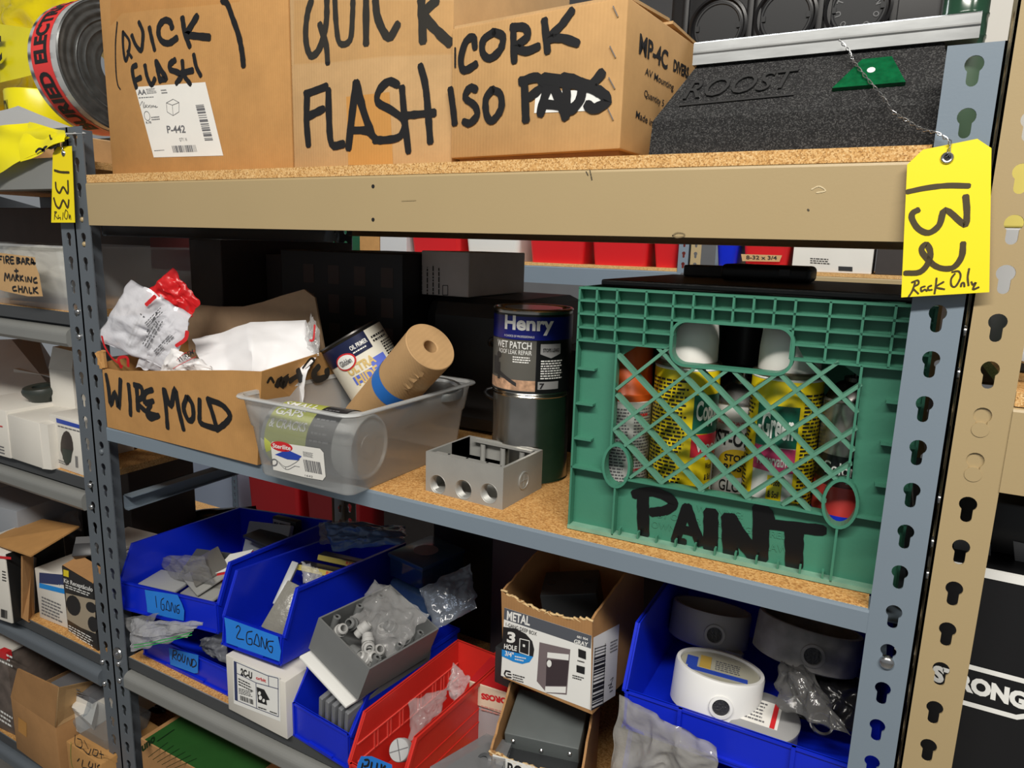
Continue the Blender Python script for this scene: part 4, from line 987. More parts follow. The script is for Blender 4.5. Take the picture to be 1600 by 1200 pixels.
for z in zr[3:]:
    mb.box(T, (0, 0, z-tk), (hx0+.002, rc, z+tk)); mb.box(T, (hx1-.002, 0, z-tk), (W, rc, z+tk))
for i, x in enumerate(cols):
    zb = .2150 if (x < hx0 or x > hx1-.003) else .2435
    if abs(x-.0012) < .001 or x > .32: zb = 0
    mb.box(T, (x-tk, 0, zb), (x+tk, rc, H-.001))
mb.build('top_grid_ribs', CRG, cr)
mb = MB()
for x in (.0455, .2770): mb.box(T, (x-tk, 0, .1020), (x+tk, rc, .2150))
for z in (.184, .145, .1055):
    mb.box(T, (0, .001, z-tk), (.022, rc, z+tk)); mb.box(T, (.300, .001, z-tk), (W, rc, z+tk))
mb.box(T, (0, 0, .0715), (.040, rc, .0738)); mb.box(T, (.286, 0, .0715), (W, rc, .0738)); mb.box(T, (.062, 0, .0675), (.262, rc, .0700))
for k in range(11): mb.box(T, (.060+k*.0205, -.0005, .0040), (.0618+k*.0205, rc*.6, .012))
mb.build('frame_ribs', CRG, cr)
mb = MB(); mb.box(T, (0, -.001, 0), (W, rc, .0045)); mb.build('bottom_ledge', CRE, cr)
# lattice of diagonal bars clipped to the window
def clip(p, d):
    """the parts of line p + t d inside the lattice window and outside the hand hole"""
    out = []; N = 240; run = None
    for i in range(N+1):
        t = -.35 + .7*i/N; x = p[0]+d[0]*t; z = p[1]+d[1]*t
        inside = lx0 <= x <= lx1 and lz0 <= z <= lz1 and not (hx0-.001 < x < hx1+.001 and z > hz0-.0005 + max(0, .012-min(x-hx0, hx1-x))*.7)
        inside = inside and ((x-.0530)/.0145)**2 + ((z-.0823)/.0235)**2 > 1 and ((x-.2734)/.0145)**2 + ((z-.0825)/.0235)**2 > 1
        if inside and run is None: run = t
        if not inside and run is not None:
            if t-run > .012: out.append((run, t))
            run = None
    return out
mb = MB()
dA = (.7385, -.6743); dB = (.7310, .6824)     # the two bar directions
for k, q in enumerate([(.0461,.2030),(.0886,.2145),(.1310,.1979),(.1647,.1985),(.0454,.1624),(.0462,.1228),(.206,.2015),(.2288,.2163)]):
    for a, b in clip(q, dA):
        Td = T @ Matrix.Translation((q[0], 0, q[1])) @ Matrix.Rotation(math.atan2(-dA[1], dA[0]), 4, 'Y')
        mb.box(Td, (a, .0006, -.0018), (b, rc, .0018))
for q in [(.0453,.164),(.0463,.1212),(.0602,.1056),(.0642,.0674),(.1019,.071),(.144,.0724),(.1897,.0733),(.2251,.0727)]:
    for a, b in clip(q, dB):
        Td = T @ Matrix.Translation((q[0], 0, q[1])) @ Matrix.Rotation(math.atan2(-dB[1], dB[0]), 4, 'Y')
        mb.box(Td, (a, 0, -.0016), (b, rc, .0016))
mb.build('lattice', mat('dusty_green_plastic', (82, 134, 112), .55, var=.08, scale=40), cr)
def ringprism(mb, T, outer, inner, y0, y1):
    n = len(outer)
    vs = [T @ V((x, y, z)) for y in (y0, y1) for ring in (outer, inner) for x, z in ring]
    fs = []
    for i in range(n):
        j = (i+1) % n
        fs += [(i, j, n+j, n+i), (2*n+i, 3*n+i, 3*n+j, 2*n+j), (i, 2*n+i, 2*n+j, j), (n+i, n+j, 3*n+j, 3*n+i)]
    mb.add(vs, fs)
mb = MB(); ringprism(mb, T, rr2(hx0-.0015, hz0-.0015, hx1+.0015, hz1+.0015, .0165, 8), rr2(hx0+.0015, hz0+.0015, hx1-.0015, hz1-.0015, .0135, 8), -.0005, rc+.004); mb.build('hand_hole_frame', CRG, cr, recalc=True)
for (cx, cz) in ((.0530, .0823), (.2734, .0825)):
    mb = MB(); el = lambda a, b: [(cx + a*math.cos(2*math.pi*i/28), cz + b*math.sin(2*math.pi*i/28)) for i in range(28)]
    ringprism(mb, T, el(.0160, .0250), el(.0132, .0220), -.0015, rc); mb.box(T, (cx-tk, -.001, .003), (cx+tk, rc, cz-.0245)); mb.build('oval_boss', CRG, cr, recalc=True)
# raised warning text on the lower panel and PAINT in black
pc = Plane(T @ V((0, rc, 0)), T.to_3x3() @ V((0, -1, 0)))
mb = MB(); c43 = lambda *p: cv(p, 980, 750, 5)
for s_, q in (('WARNING:', ((540,245),(900,305),(545,195))), ('USE BY OTHER THAN REGISTERED', ((105,268),(1260,470),(110,222))), ('OWNER PUNISHABLE BY LAW', ((190,370),(1260,578),(192,318)))):
    o, bx_, ty = [pc(*t_, 0) for t_ in c43(*q)]; text3(mb, o, bx_-o, ty-o, pc.n, .0007, s_)
mb.build('raised_lettering', CRG, sheetf)
marker(cr, pc, [(.0135, [(125,90),(125,250),(130,425)]), (.0105, [(55,110),(200,90),(330,140),(360,190),(300,235),(190,250)]),
 (.0105, [(468,205),(430,320),(378,470)]), (.0105, [(468,205),(515,340),(572,495)]), (.010, [(415,380),(530,405)]), (.008, [(360,470),(450,480)]),
 (.0155, [(655,250),(655,400),(650,535)]), (.0165, [(800,290),(805,430),(810,570)]), (.0165, [(800,300),(870,420),(960,540),(1040,620)]), (.016, [(1045,215),(1045,400),(1040,610)]), (.012, [(1090,250),(1110,310)]),
 (.0115, [(1110,340),(1300,365),(1530,390)]), (.0175, [(1305,380),(1305,520),(1305,670)])], 980, 750, 5, 'paint_lettering', mat('glossy_black_ink', (12, 12, 13), .3), .0009, .06)
# ---- cans in the crate
ZC = ZM + .0055
def spray(x, y, r, hb_, label, cat='spray can'):
    o = thing('spray_can', label, cat, (x, y, ZC)); T = Matrix.Translation((x, y, ZC))
    q = T.inverted() @ CAM_POS
    return o, T, math.atan2(q.y, q.x)
def canbody(r, h, dome=.012): return [(0, .003), (r-.004, .003), (r-.002, 0), (r, .002), (r, h-.002), (r+.001, h), (r-.001, h+.002)] + [(r*math.cos(t*.22)*.97, h+.002+dome*math.sin(t*.22)) for t in range(0, 6)] + [(.012, h+.002+dome), (.012, h+.005+dome), (0, h+.006+dome)]
CHROME = mat('can_metal', (168, 168, 166), .25, metal=.9)
WCAP = mat('white_cap_plastic', (226, 224, 218), .35)
YLAB = mat('yellow_can_label', (232, 206, 28), .35)
WLAB = mat('white_can_label', (226, 226, 222), .35)
GLAB = mat('deep_green_label', (18, 92, 72), .35)
# orange marking can
o, T, a = spray(.2955, .082, .0325, .142, 'orange capped can at the left end of the green crate')
mb = MB(); mb.lathe(T, canbody(.0325, .142), 40); bd_ = mb.build('can_body', WLAB, o, smooth=40)
mb = MB(); mb.lathe(T, [(.0328, .143), (.0328, .150), (.031, .152), (.029, .203), (.027, .207), (0, .207)], 40); mb.build('cap', mat('orange_cap_plastic', (214, 92, 30), .4), o, smooth=40)
mb = MB(); mb.clines(T, .0329, a-.75, a+.28, .006, .136, 36); mb.clines(T, .0329, a+.36, a+1.2, .006, .136, 36); mb.build('fine_print', GREYPRINT, bd_)
mb = MB(); mb.clines(T, .0330, a+.36, a+1.0, .062, .068, 1); mb.clines(T, .0330, a+.36, a+1.0, .125, .131, 1); mb.build('red_print', RED, bd_)
# two wood preservative cans
def preserv(x, y, label, turn, s1, s2, band):
    o, T, a = spray(x, y, .0345, .19, label)
    r, h = .0345, .186
    mb = MB(); mb.lathe(T, canbody(r, h, .008), 44); bd_ = mb.build('can_body', WLAB, o, smooth=40)
    mb = MB(); mb.lathe(T, [(r-.001, h+.001), (r+.001, h+.002), (r+.0008, h+.005), (r-.003, h+.007)], 40); mb.build('metal_rim', mat('dull_rim', (120, 112, 90), .35, metal=.7), o, smooth=40)
    mb = MB(); mb.lathe(T, [(.0305, h+.004), (.0300, h+.030), (.0285, h+.047), (.026, h+.050), (0, h+.050)], 40); mb.build('cap', WCAP, o, smooth=50)
    b = a + turn
    mb = MB(); mb.cpatch(T, r+.0003, b-3.0, b-.05 if turn > 0 else b-.60, .002, h-.001, 30)
    mb.cpatch(T, r+.0003, b+.60, b+2.2, .002, h-.001, 24); mb.cpatch(T, r+.0003, b-.60, b+.6, h-.026, h-.001, 16); mb.cpatch(T, r+.0003, b-.10, b+.32, .004, .088, 8)
    yl = mb.build('yellow_panel', YLAB, bd_, smooth=60)
    mb = MB(); mb.cpatch(T, r+.0007, b-.60, b+.6, .118, .160, 18); mb.build('green_panel', GLAB, bd_, smooth=60)
    mb = MB(); mb.cpatch(T, r+.0007, b-.60, b+.6, .092, .117, 18); mb.build('pink_band', mat(*band), bd_, smooth=60)
    mb = MB(); mb.ctext(T, r+.0014, b-.02, .50, .126, .028, s1, .03); mb.ctext(T, r+.0014, b+.02, .46, .098, .012, s2, .02); mb.build('white_lettering', WHITE, bd_)
    mb = MB(); mb.clines(T, r+.0010, b-2.2, b-.72, .006, h-.010, 40); mb.build('fine_print', PRINT, yl)
    mb = MB(); mb.clines(T, r+.0010, b+.68, b+2.0, .006, h-.012, 42)
    mb.build('fine_print', PRINT, yl); mb = MB()
    for k, s_ in enumerate(('Wood', '& Soil', 'Fungus', '& Decay', 'Kills', 'Insects')): mb.ctext(T, r+.0011, b+.10, .15, .078-k*.0125, .007, s_, .02)
    mb.build('black_print', PRINT, bd_)
preserv(.3655, .083, 'can with yellow back label facing out, right of the orange capped can', .86, 'Copper', 'wood', ('red_band_label', (216, 44, 62), .35))
preserv(.4680, .085, 'white capped can reading Green on its dark green panel', -.18, '-Green', 'Preservative', ('pink_band_label', (200, 62, 110), .35))
# rust paint can behind
o, T, a = spray(.4165, .1345, .0325, .14, 'white can with yellow STOPS RUST oval, set back in the crate')
r, h = .0325, .143
mb = MB(); mb.lathe(T, [(0, .003), (r-.002, 0), (r, .002), (r, h)], 40); bd_ = mb.build('can_body', WLAB, o, smooth=40)
mb = MB(); mb.lathe(T, [(r, h), (r+.001, h+.001), (r+.001, h+.003), (r-.001, h+.005), (r*.8, h+.014), (r*.55, h+.02), (.0125, h+.022), (.0125, h+.026), (.003, h+.027), (.003, h+.036), (0, h+.036)], 40); mb.build('metal_dome', CHROME, o, smooth=40)
mb = MB(); mb.ctext(T, r+.0006, a-.05, 1.25, .098, .017, 'RUST-OLEUM', .03); mb.build('black_lettering', PRINT, bd_); mb = MB(); mb.ctext(T, r+.0006, a, .52, .046, .013, 'GLOSS', .01); mb.ctext(T, r+.0006, a, .85, .031, .012, 'PROTECTIVE', .01); mb.ctext(T, r+.0006, a, .66, .015, .012, 'ENAMEL', .01); mb.build('black_lettering', PRINT, bd_)
mb = MB(); mb.ctext(T, r+.0006, a, .8, .121, .005, 'TRUSTED QUALITY SINCE 1921', .02); mb.build('red_lettering', RED, bd_); mb = MB(); mb.ctext(T, r+.0006, a, .7, .003, .007, 'SUPER COVERAGE', .01); mb.build('red_lettering', RED, bd_)
mb = MB(); cellipse(mb, T, r+.0005, a, .62, .079, .0160); ov = mb.build('yellow_oval', mat('gold_yellow_label', (226, 190, 40), .4), bd_)
mb = MB(); mb.ctext(T, r+.0012, a, .40, .081, .008, 'STOPS', .03); mb.ctext(T, r+.0012, a, .40, .070, .008, 'RUST', .03); mb.build('oval_lettering', PRINT, ov)
# colours can
o, T, a = spray(.5310, .082, .0275, .17, 'silver spray can with black dome lettered Colors, at the right end of the crate')
r, h = .0275, .168
mb = MB(); mb.lathe(T, [(0, .003), (r-.002, 0), (r, .002), (r, h), (r+.001, h+.001), (r-.001, h+.003)], 40); bd_ = mb.build('can_body', mat('silver_can_label', (150, 148, 140), .25, metal=.6), o, smooth=40)
mb = MB(); mb.lathe(T, [(r-.001, h+.002), (r*.8, h+.012), (r*.55, h+.018), (.011, h+.020), (.011, h+.024), (.0025, h+.024), (.0025, h+.034), (0, h+.034)], 36); mb.build('metal_dome', mat('dark_dome', (70, 68, 66), .25, metal=.8), o, smooth=40)
mb = MB(); mb.cpatch(T, r+.0003, a-1.6, a+1.6, .092, .117, 24); mb.build('black_band', mat('black_can_label', (20, 20, 22), .3), bd_, smooth=60)
mb = MB(); mb.cpatch(T, r+.0003, a-1.6, a+1.6, .086, .092, 24); mb.build('brown_band', mat('brown_can_label', (84, 34, 30), .3), bd_, smooth=60)
mb = MB(); mb.cpatch(T, r+.0003, a-1.6, a+1.6, .057, .086, 24); mb.build('red_band', mat('red_can_label', (206, 66, 62), .3), bd_, smooth=60)
mb = MB(); mb.cpatch(T, r+.0003, a-1.6, a+1.6, .002, .057, 24); mb.build('blue_band', mat('blue_can_label', (26, 52, 196), .3), bd_, smooth=60)
mb = MB(); mb.ctext(T, r+.0010, a-.15, .62, .098, .013, 'Colors', .01); mb.build('white_lettering', WHITE, bd_); mb = MB(); mb.ctext(T, r+.0010, a-.2, .5, .044, .009, 'Colors', .02); mb.build('white_lettering', WHITE, bd_)
o, T, a = spray(.400, .215, .032, .2, 'black capped can in shadow at the back of the crate')
mb = MB(); mb.lathe(T, canbody(.032, .17), 32); mb.build('can_body', mat('dark_can', (60, 58, 56), .4), o, smooth=40); mb = MB(); mb.lathe(T, [(.029, .17), (.028, .225), (0, .227)], 32); mb.build('cap', mat('black_cap', (40, 40, 42), .4), o, smooth=40)
# ---- things lying on the crate
zc_ = ZM + H + .0015
o = thing('flat_panel', 'thin flat black panel lying across the top of the green crate', 'panel', (.42, .2, zc_))
mb = MB(); mb.rbox(I4, (.27, .055, zc_), (.575, .335, zc_+.007), .002); mb.build('slab', mat('satin_black', (20, 20, 22), .4), o)
a_ = P(1125, 441, Z=zc_+.007); b_ = P(1267, 444, Z=zc_+.007)
o = thing('black_device', 'long low black device with rounded ends on the flat black panel', 'device', a_.lerp(b_, .5))
yy = .20; x0 = P(1125, 430, Y=yy).x; x1 = P(1267, 430, Y=yy).x; z1 = P(1190, 414, Y=yy).z
mb = MB(); mb.rbox(I4, (x0, yy, zc_+.0072), (x1, yy+.07, z1), .006, 4); dv = mb.build('case', mat('satin_black', (20, 20, 22), .4), o, smooth=40)
mb = MB(); xx = P(1226, 424, Y=yy).x; mb.rbox(I4, (xx-.006, yy-.0005, z1-.012), (xx+.006, yy+.001, z1-.004), .0004); mb.build('port', mat('port_grey', (60, 60, 62), .4), dv)
o = thing('grey_tray', 'dark grey tray standing behind the black device on the crate', 'tray', (.2, .3, zc_+.007))
mb = MB(); xa = P(1074, 440, Y=.30).x; mb.rbox(I4, (xa, .275, zc_+.0072), (xa+.10, .33, zc_+.022), .002); mb.build('tray_body', DARKB, o)
# ---- dark goods at the back of the middle shelf
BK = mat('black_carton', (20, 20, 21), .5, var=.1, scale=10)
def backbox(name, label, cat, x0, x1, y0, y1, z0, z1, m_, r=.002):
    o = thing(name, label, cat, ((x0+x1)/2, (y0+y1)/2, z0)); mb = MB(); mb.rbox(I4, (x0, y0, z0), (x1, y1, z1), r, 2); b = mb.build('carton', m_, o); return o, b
o, b = backbox('carton', 'tall black carton with faint grid print behind the white paper', 'box', -.425, -.152, .255, .56, ZM, 1.586, BK)
for i in range(4):
    mb = MB()
    for j in range(5): mb.box(I4, (-.37+i*.058, .2546, 1.33+j*.05), (-.345+i*.058, .2552, 1.362+j*.05))
    mb.build('window_column', mat('faint_brown_print', (60, 44, 38), .5), b)
o, b = backbox('black_case', 'black rounded hard case behind the paper roll', 'case', -.148, .055, .30, .56, ZM, 1.518, mat('dark_case_plastic', (30, 30, 31), .45), .03)
o, b = backbox('small_carton', 'small carton with grey end lettered NARY on top of the black case', 'box', -.150, -.056, .262+.042, .50, 1.519, 1.592, mat('grey_carton', (190, 188, 188), .6, var=.06))
pn = Plane((0, .304, 0), (0, -1, 0)); mb = MB(); oo = pn(643, 465, .0006)
q1, q2 = pn(643, 405, .0006), pn(630, 465, .0006); mb.text(oo, q1-oo, q2-oo, 'NARY', .02)
for k in range(5): p0 = pn(652+k*9, 460, .0006); p1 = pn(652+k*9, 410, .0006); p2 = pn(648+k*9, 460, .0006); mb.lines(p0, p1-p0, p2-p0, 1)
ring = [pn(x, y, .0006) for x, y in ((692,446),(700,446),(700,461),(692,461),(692,446))]; mb.stroke(ring, .0012, pn.n, 0); mb.build('carton_print', PRINT, b)
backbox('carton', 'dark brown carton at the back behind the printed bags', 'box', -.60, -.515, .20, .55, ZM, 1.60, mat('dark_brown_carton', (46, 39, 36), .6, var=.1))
backbox('carton', 'dusky carton with maroon patch at the back, next to the left post', 'box', -.512, -.428, .30, .57, ZM, 1.575, mat('dusky_carton', (60, 54, 52), .6, var=.1))
o = thing('coiled_cable', 'tangle of black cable behind the two stacked cans', 'cable', (.08, .3, ZM))
mb = MB(); pts = []
for k in range(90):
    a = k*.42; pts.append(V((.060 + .035*math.cos(a) + .01*noise.noise(V((k*.3, 0, 0))), .255 + .03*math.sin(a*.7), ZM + .03 + .0017*k + .015*math.sin(a))))
mb.tube(pts, .0032, 7); mb.build('cable', BLACKP, o, smooth=60)
backbox('carton', 'black carton in deep shadow between the stacked cans and the crate', 'box', .10, .245, .30, .52, ZM, 1.45, BK)
# ================================================================ LOWER SHELF
ZL = .8664
BLUEB = mat('blue_bin_plastic', (14, 40, 196), .30, var=.06, scale=12, bump=.05, bscale=200)
REDB = mat('red_bin_plastic', (206, 48, 40), .32, var=.06, scale=12, bump=.05, bscale=200)
BTAPE = mat('blue_painter_tape', (32, 122, 214), .6, var=.04)
def akro(o, T, w, d, H, hf, s, m_, t=.0026):
    """stacking hopper bin: side walls cut back at the front, low front lip, rolled rims"""
    TR_ = T @ Matrix.Rotation(math.pi/2, 4, 'Z')
    mb = MB(); side = [(0, 0), (d, 0), (d, H), (s, H), (0, hf)]
    mb.prism(TR_, side, -t, 0); mb.prism(TR_, side, -w, -w+t)
    mb.box(T, (t, t, 0), (w-t, d-t, t)); mb.box(T, (t, d-t, 0), (w-t, d, H)); mb.box(T, (t, 0, 0), (w-t, t, hf))
    mb.build('bin_shell', m_, o, recalc=True)
    mb = MB(); e = .0032
    rim = [(0, hf-.003), (0, hf), (s, H), (d, H), (d, H-.006), (s+.002, H-.006), (.004, hf-.006)]
    mb.prism(TR_, rim, -.001, e); mb.prism(TR_, rim, -w-e, -w+.001); mb.box(T, (-e, d-.001, H-.006), (w+e, d+e, H))
    mb.build('rim', m_, o, recalc=True)
    mb = MB(); mb.box(T, (0, -.003, 0), (w, .001, .003)); mb.box(T, (0, -.0022, hf-.003), (w, .001, hf)); mb.box(T, (w*.30, -.004, .004), (w*.72, .001, .0065))
    for x in (.002, w-.004): mb.box(T, (x, -.003, 0), (x+.003, .001, hf))
    mb.build('front_ribs', m_, o)
    f = T.to_3x3() @ V((0, -1, 0))
    return Plane(T @ V((0, -.0032, 0)), f)
def slabs(parent, name, T, items, m_):
    pass
PLG = mat('light_grey_plastic', (170, 172, 174), .35, var=.05)
PLD = mat('dark_grey_plastic_cover', (70, 72, 74), .35, var=.08)
def plate_thing(name, label, cat, T, w, d, h, m_, part='plate', r=.002):
    o = thing(name, label, cat, T.translation); mb = MB(); mb.rbox(T, (0, 0, 0), (w, d, h), r, 2); return o, mb.build(part, m_, o, smooth=40)
# ---- bin marked ROUND
o = thing('stacking_bin', 'blue bin marked ROUND on blue tape, under the 1 GANG bin', 'bin', (-.41, .13, ZL))
T = frame(-.5514, .0246, ZL, -.015)
pl = akro(o, T, .228, .26, .078, .046, .022, BLUEB)
c6 = lambda *p: cv(p, 200, 900, 6.1538)
mb = MB(); mb.pquad(pl, c6((395,690),(680,760),(675,930),(640,935),(410,850)), .0006); mb.build('tape_label', BTAPE, o)
marker(o, pl, [(.0022, q) for q in ([(440,710),(430,800)], [(440,715),(470,720),(465,755),(435,760),(470,805)], [(490,750),(478,790),(500,815),(515,780),(500,752),(488,755)], [(530,750),(525,810),(545,825),(555,765)], [(570,850),(580,780),(605,865),(615,795)], [(625,805),(620,870),(655,860),(660,830),(640,800),(622,803)])], 200, 900, 6.1538, 'pen_lettering', INK, .0009)
o = thing('parts_bag', 'grey bagged fittings showing above the ROUND front lip', 'bag', (-.36, .03, ZL+.03))
bag([(312,1000),(352,985),(356,1038),(325,1022)], (.05,.05,.04,.04), .012, 21).build('bag_skin', mat('grey_bagged_parts', (110, 112, 118), .35, bump=.6, bscale=60), o, smooth=70)
o = thing('zip_bag', 'clear zip bag with green seal hanging under the 1 GANG bin', 'bag', (-.53, 0, ZL+.05))
sk = bag([(205,968),(318,972),(290,996),(204,1018)], (.006,-.012,-.014,-.010), .010, 22, crumple=.005).build('bag_skin', film('zip_bag_film', (235, 236, 240), .45, .15, .8, 60, .65), o, smooth=70)
pz = Plane(P(250, 995, Y=-.03), (0, -1, .1)); mb = MB()
for dy in (0, 4): mb.stroke([pz(x, y+dy, 0) for x, y in ((209,1008),(240,1003),(270,996),(300,988))], .0014, pz.n, 0)
mb.build('green_seal', mat('green_seal_plastic', (40, 160, 70), .4), sk)
o = thing('zip_bag', 'grey flap of a clear bag poking out beside the slate post', 'bag', (-.54, .01, ZL+.06))
bag([(190,966),(250,958),(215,996),(205,990)], (.01,.01,.0,.0), .004, 23).build('bag_skin', FILMG, o, smooth=70)
# ---- bin marked 1 GANG
o = thing('stacking_bin', 'blue bin marked 1 GANG on blue tape, full of cover plates', 'bin', (-.42, .12, .98))
T = frame(-.5931, .0164, .9473, .0418, -.0573, -.0821); T1 = T
pl = akro(o, T, .2431, .2764, .1109, .0511, .0282, BLUEB)
mb = MB(); mb.pquad(pl, c6((165,130),(480,180),(520,260),(545,330),(540,430),(380,395),(190,345),(185,280)), .0008); mb.build('tape_label', BTAPE, o)
marker(o, pl, [(.0016, q) for q in ([(270,190),(282,300)], [(350,210),(325,235),(325,310),(350,325),(352,275),(335,270)], [(370,325),(385,235),(410,330),(372,315)], [(420,335),(425,250),(455,350),(460,275)], [(500,275),(475,290),(475,345),(495,355),(497,320),(480,318)])], 200, 900, 6.1538, 'pen_lettering', INK, .0012)
def inbin(T, x, y, z, yaw=0, pitch=0, roll=0): return T @ frame(x, y, z, yaw, pitch, roll)
plate_thing('cover_plate', 'grey cover plate lying flat at the front of the 1 GANG bin', 'cover plate', inbin(T1, .018, .02, .036, .12, .12, .05), .085, .055, .006, mat('mid_grey_plate', (150, 152, 154), .4))
plate_thing('cover_plate', 'grey plate fanned over the dark cover in the 1 GANG bin', 'cover plate', inbin(T1, .085, .060, .046, -.45, .42, .05), .095, .06, .005, mat('bagged_grey_plate', (150, 150, 146), .3))
plate_thing('cover_plate', 'topmost smoky plate of the fan in the middle of the 1 GANG bin', 'cover plate', inbin(T1, .070, .085, .060, -.60, .40, .1), .10, .06, .005, mat('smoky_plate', (104, 102, 98), .25))
plate_thing('cover_plate', 'wide grey bagged plate leaning at the right front of the 1 GANG bin', 'cover plate', inbin(T1, .110, .035, .028, -.15, .30, -.10), .10, .07, .006, mat('bagged_grey_plate', (150, 150, 146), .3, bump=.5, bscale=60))
plate_thing('cover_plate', 'dark grey cover turned edge-up near the middle of the 1 GANG bin', 'cover plate', inbin(T1, .05, .085, .035, .25, .5, .1), .11, .06, .012, PLD)
plate_thing('cover_plate', 'tall pale grey cover standing in the rear of the 1 GANG bin', 'cover plate', inbin(T1, .10, .185, .03, .1, 1.15, 0), .10, .085, .012, mat('pale_grey_cover', (140, 146, 152), .35))
plate_thing('cover_plate', 'black topped cover lying over the rear plates of the 1 GANG bin', 'cover plate', inbin(T1, .12, .17, .092, -.15, .05, .1), .095, .05, .007, mat('black_cover', (40, 42, 44), .4))
o, b = plate_thing('small_carton', 'little red and white carton wedged at the right side of the 1 GANG bin', 'box', inbin(T1, .172, .07, .030, .3, .25, -.25), .05, .06, .04, mat('red_carton', (196, 36, 40), .45), 'carton')
mb = MB(); Tq = inbin(T1, .172, .07, .030, .3, .25, -.25); mb.box(Tq, (.0, .0, .0402), (.05, .06, .0408)); mb.build('white_top', WHITE, b)
Tq = inbin(T1, .125, .24, .055, -.05, 0, .05)
o, b = plate_thing('small_carton', 'little carton with black and white label at the back of the 1 GANG bin', 'box', Tq, .065, .016, .062, BK, 'carton')
pq = Plane(Tq @ V((0, -.0004, 0)), Tq.to_3x3() @ V((0, -1, 0)))
mb = MB(); mb.box(Tq, (.003, -.0006, .006), (.050, 0, .057)); lb = mb.build('white_label', mat('greyish_label', (176, 176, 172), .5), b)
mb = MB(); mb.box(Tq, (.004, -.0009, .022), (.049, -.0005, .026)); mb.build('red_line', RED, lb)
mb = MB(); oo = Tq @ V((.006, -.0011, .032)); mb.bars(oo, Tq.to_3x3() @ V((.013, 0, 0)), Tq.to_3x3() @ V((0, 0, .02)), 8); mb.lines(Tq @ V((.022, -.0011, .03)), Tq.to_3x3() @ V((.026, 0, 0)), Tq.to_3x3() @ V((0, 0, .024)), 4); mb.build('label_print', PRINT, lb)
o = thing('parts_bag', 'crumpled clear wrap over the plates in the 1 GANG bin', 'bag', T1 @ V((.1, .06, .05)))
bag([(240,868),(318,868),(336,912),(268,905)], (.13,.11,.06,.08), .014, 24).build('bag_skin', FILMG, o, smooth=70)
# ---- white carton under the 2 GANG bin
o = thing('cardboard_box', 'small off-white carton labelled 2C-U under the 2 GANG bin', 'box', (-.21, .03, ZL))
a = P(357, 1108, Z=ZL); b = P(449, 1156, Z=ZL); yaw = math.atan2(b.y-a.y, b.x-a.x); T = frame(a.x, a.y, ZL, yaw); ww = (b-a).length
carton(o, T, ww, .13, .096, WCARD, r=.0015)
pl = Plane(T.translation, T.to_3x3() @ V((0, -1, 0))); c9 = lambda *p: cv(p, 355, 1010, 9.23)
mb = MB(); mb.pquad(pl, c9((85,185),(580,395),(760,440),(775,1085),(100,820)), .0004); lb = mb.build('shipping_label', WHITE, o)
mb = MB(); mb.ptext(pl, *c9((200,410),(365,475),(200,305)), '2C-U', .05, .0008)
mb.plines(pl, *c9((170,560),(395,670),(165,440)), 3, .0008); mb.plines(pl, *c9((175,680),(395,740),(170,590)), 4, .0008); mb.pbars(pl, *c9((195,770),(390,840),(190,700)), 22, .0008)
mb.plines(pl, *c9((450,890),(600,940),(450,850)), 1, .0008); mb.plines(pl, *c9((620,950),(735,990),(620,915)), 1, .0008)
for q in ((430,570), (450,800)): pass
vs = [pl(x, y, .0008) for x, y in c9((430,580),(540,620),(580,845),(450,800))]; mb.add(vs, [(0, 1, 2, 3)]); vs = [pl(x, y, .0008) for x, y in c9((540,620),(620,770),(565,770))]; mb.add(vs, [(0, 1, 2)])
mb.build('label_print', PRINT, lb)
mb = MB()
for q in ((105,215,140,225,160,780,120,765),): mb.add([pl(x, y, .0009) for x, y in c9((105,215),(140,228),(158,780),(120,765))], [(0, 1, 2, 3)])
for q in ([(105,210),(580,415),(740,455),(745,1010),(430,890),(120,765),(105,210)], [(150,385),(420,520),(745,610)], [(420,520),(430,890)], [(600,430),(605,575)]): mb.stroke([pl(x, y, .0009) for x, y in c9(*q)], .0011, pl.n, 0)
mb.build('label_frame', mat('navy_print', (50, 60, 100), .5), lb)
mb = MB(); mb.ptext(pl, *c9((420,470),(565,520),(420,420)), 'orbit', .03, .0008); mb.build('red_lettering', RED, lb)
for (x, y, rx, ry) in ((475,670,20,28), (487,735,24,32), (535,775,18,26)):
    mb = MB(); mb.add([pl(*c9((x+rx*math.cos(k*.4), y+ry*math.sin(k*.4)))[0], .0012) for k in range(16)], [tuple(range(16))]); mb.build('picture_hole', WHITE, lb)
# ---- bin marked 2 GANG
o = thing('stacking_bin', 'blue bin marked 2 GANG on blue tape, standing on the white carton', 'bin', (-.22, .12, 1.0))
T2 = frame(-.3130, .0025, .9739, .0364, -.1214, -.0139)
pl = akro(o, T2, .1250, .3046, .1124, .0455, .0231, BLUEB)
mb = MB(); mb.pquad(pl, c6((930,395),(1445,580),(1475,720),(1460,820),(950,640),(945,520)), .0008); mb.build('tape_label', BTAPE, o)
marker(o, pl, [(.0018, q) for q in ([(1045,495),(1065,475),(1085,510),(1050,590),(1120,610)], [(1200,530),(1150,545),(1150,640),(1195,655),(1195,605),(1165,600)], [(1215,655),(1245,555),(1270,670),(1220,650)], [(1285,680),(1290,580),(1325,700),(1340,600)], [(1405,625),(1350,630),(1350,690),(1385,735),(1395,680),(1365,672)])], 200, 900, 6.1538, 'pen_lettering', INK, .0012)
plate_thing('cover_plate', 'pale grey rod-like cover standing in the 2 GANG bin', 'cover plate', inbin(T2, .030, .075, .045, .1, .9, .35), .012, .075, .012, PLG)
plate_thing('cover_plate', 'grey bagged switch cover hanging over the right wall of the 2 GANG bin', 'cover plate', inbin(T2, .040, .045, .020, -.2, .95, .5), .05, .08, .014, mat('bagged_grey_cover', (128, 126, 118), .25, bump=.7, bscale=70))
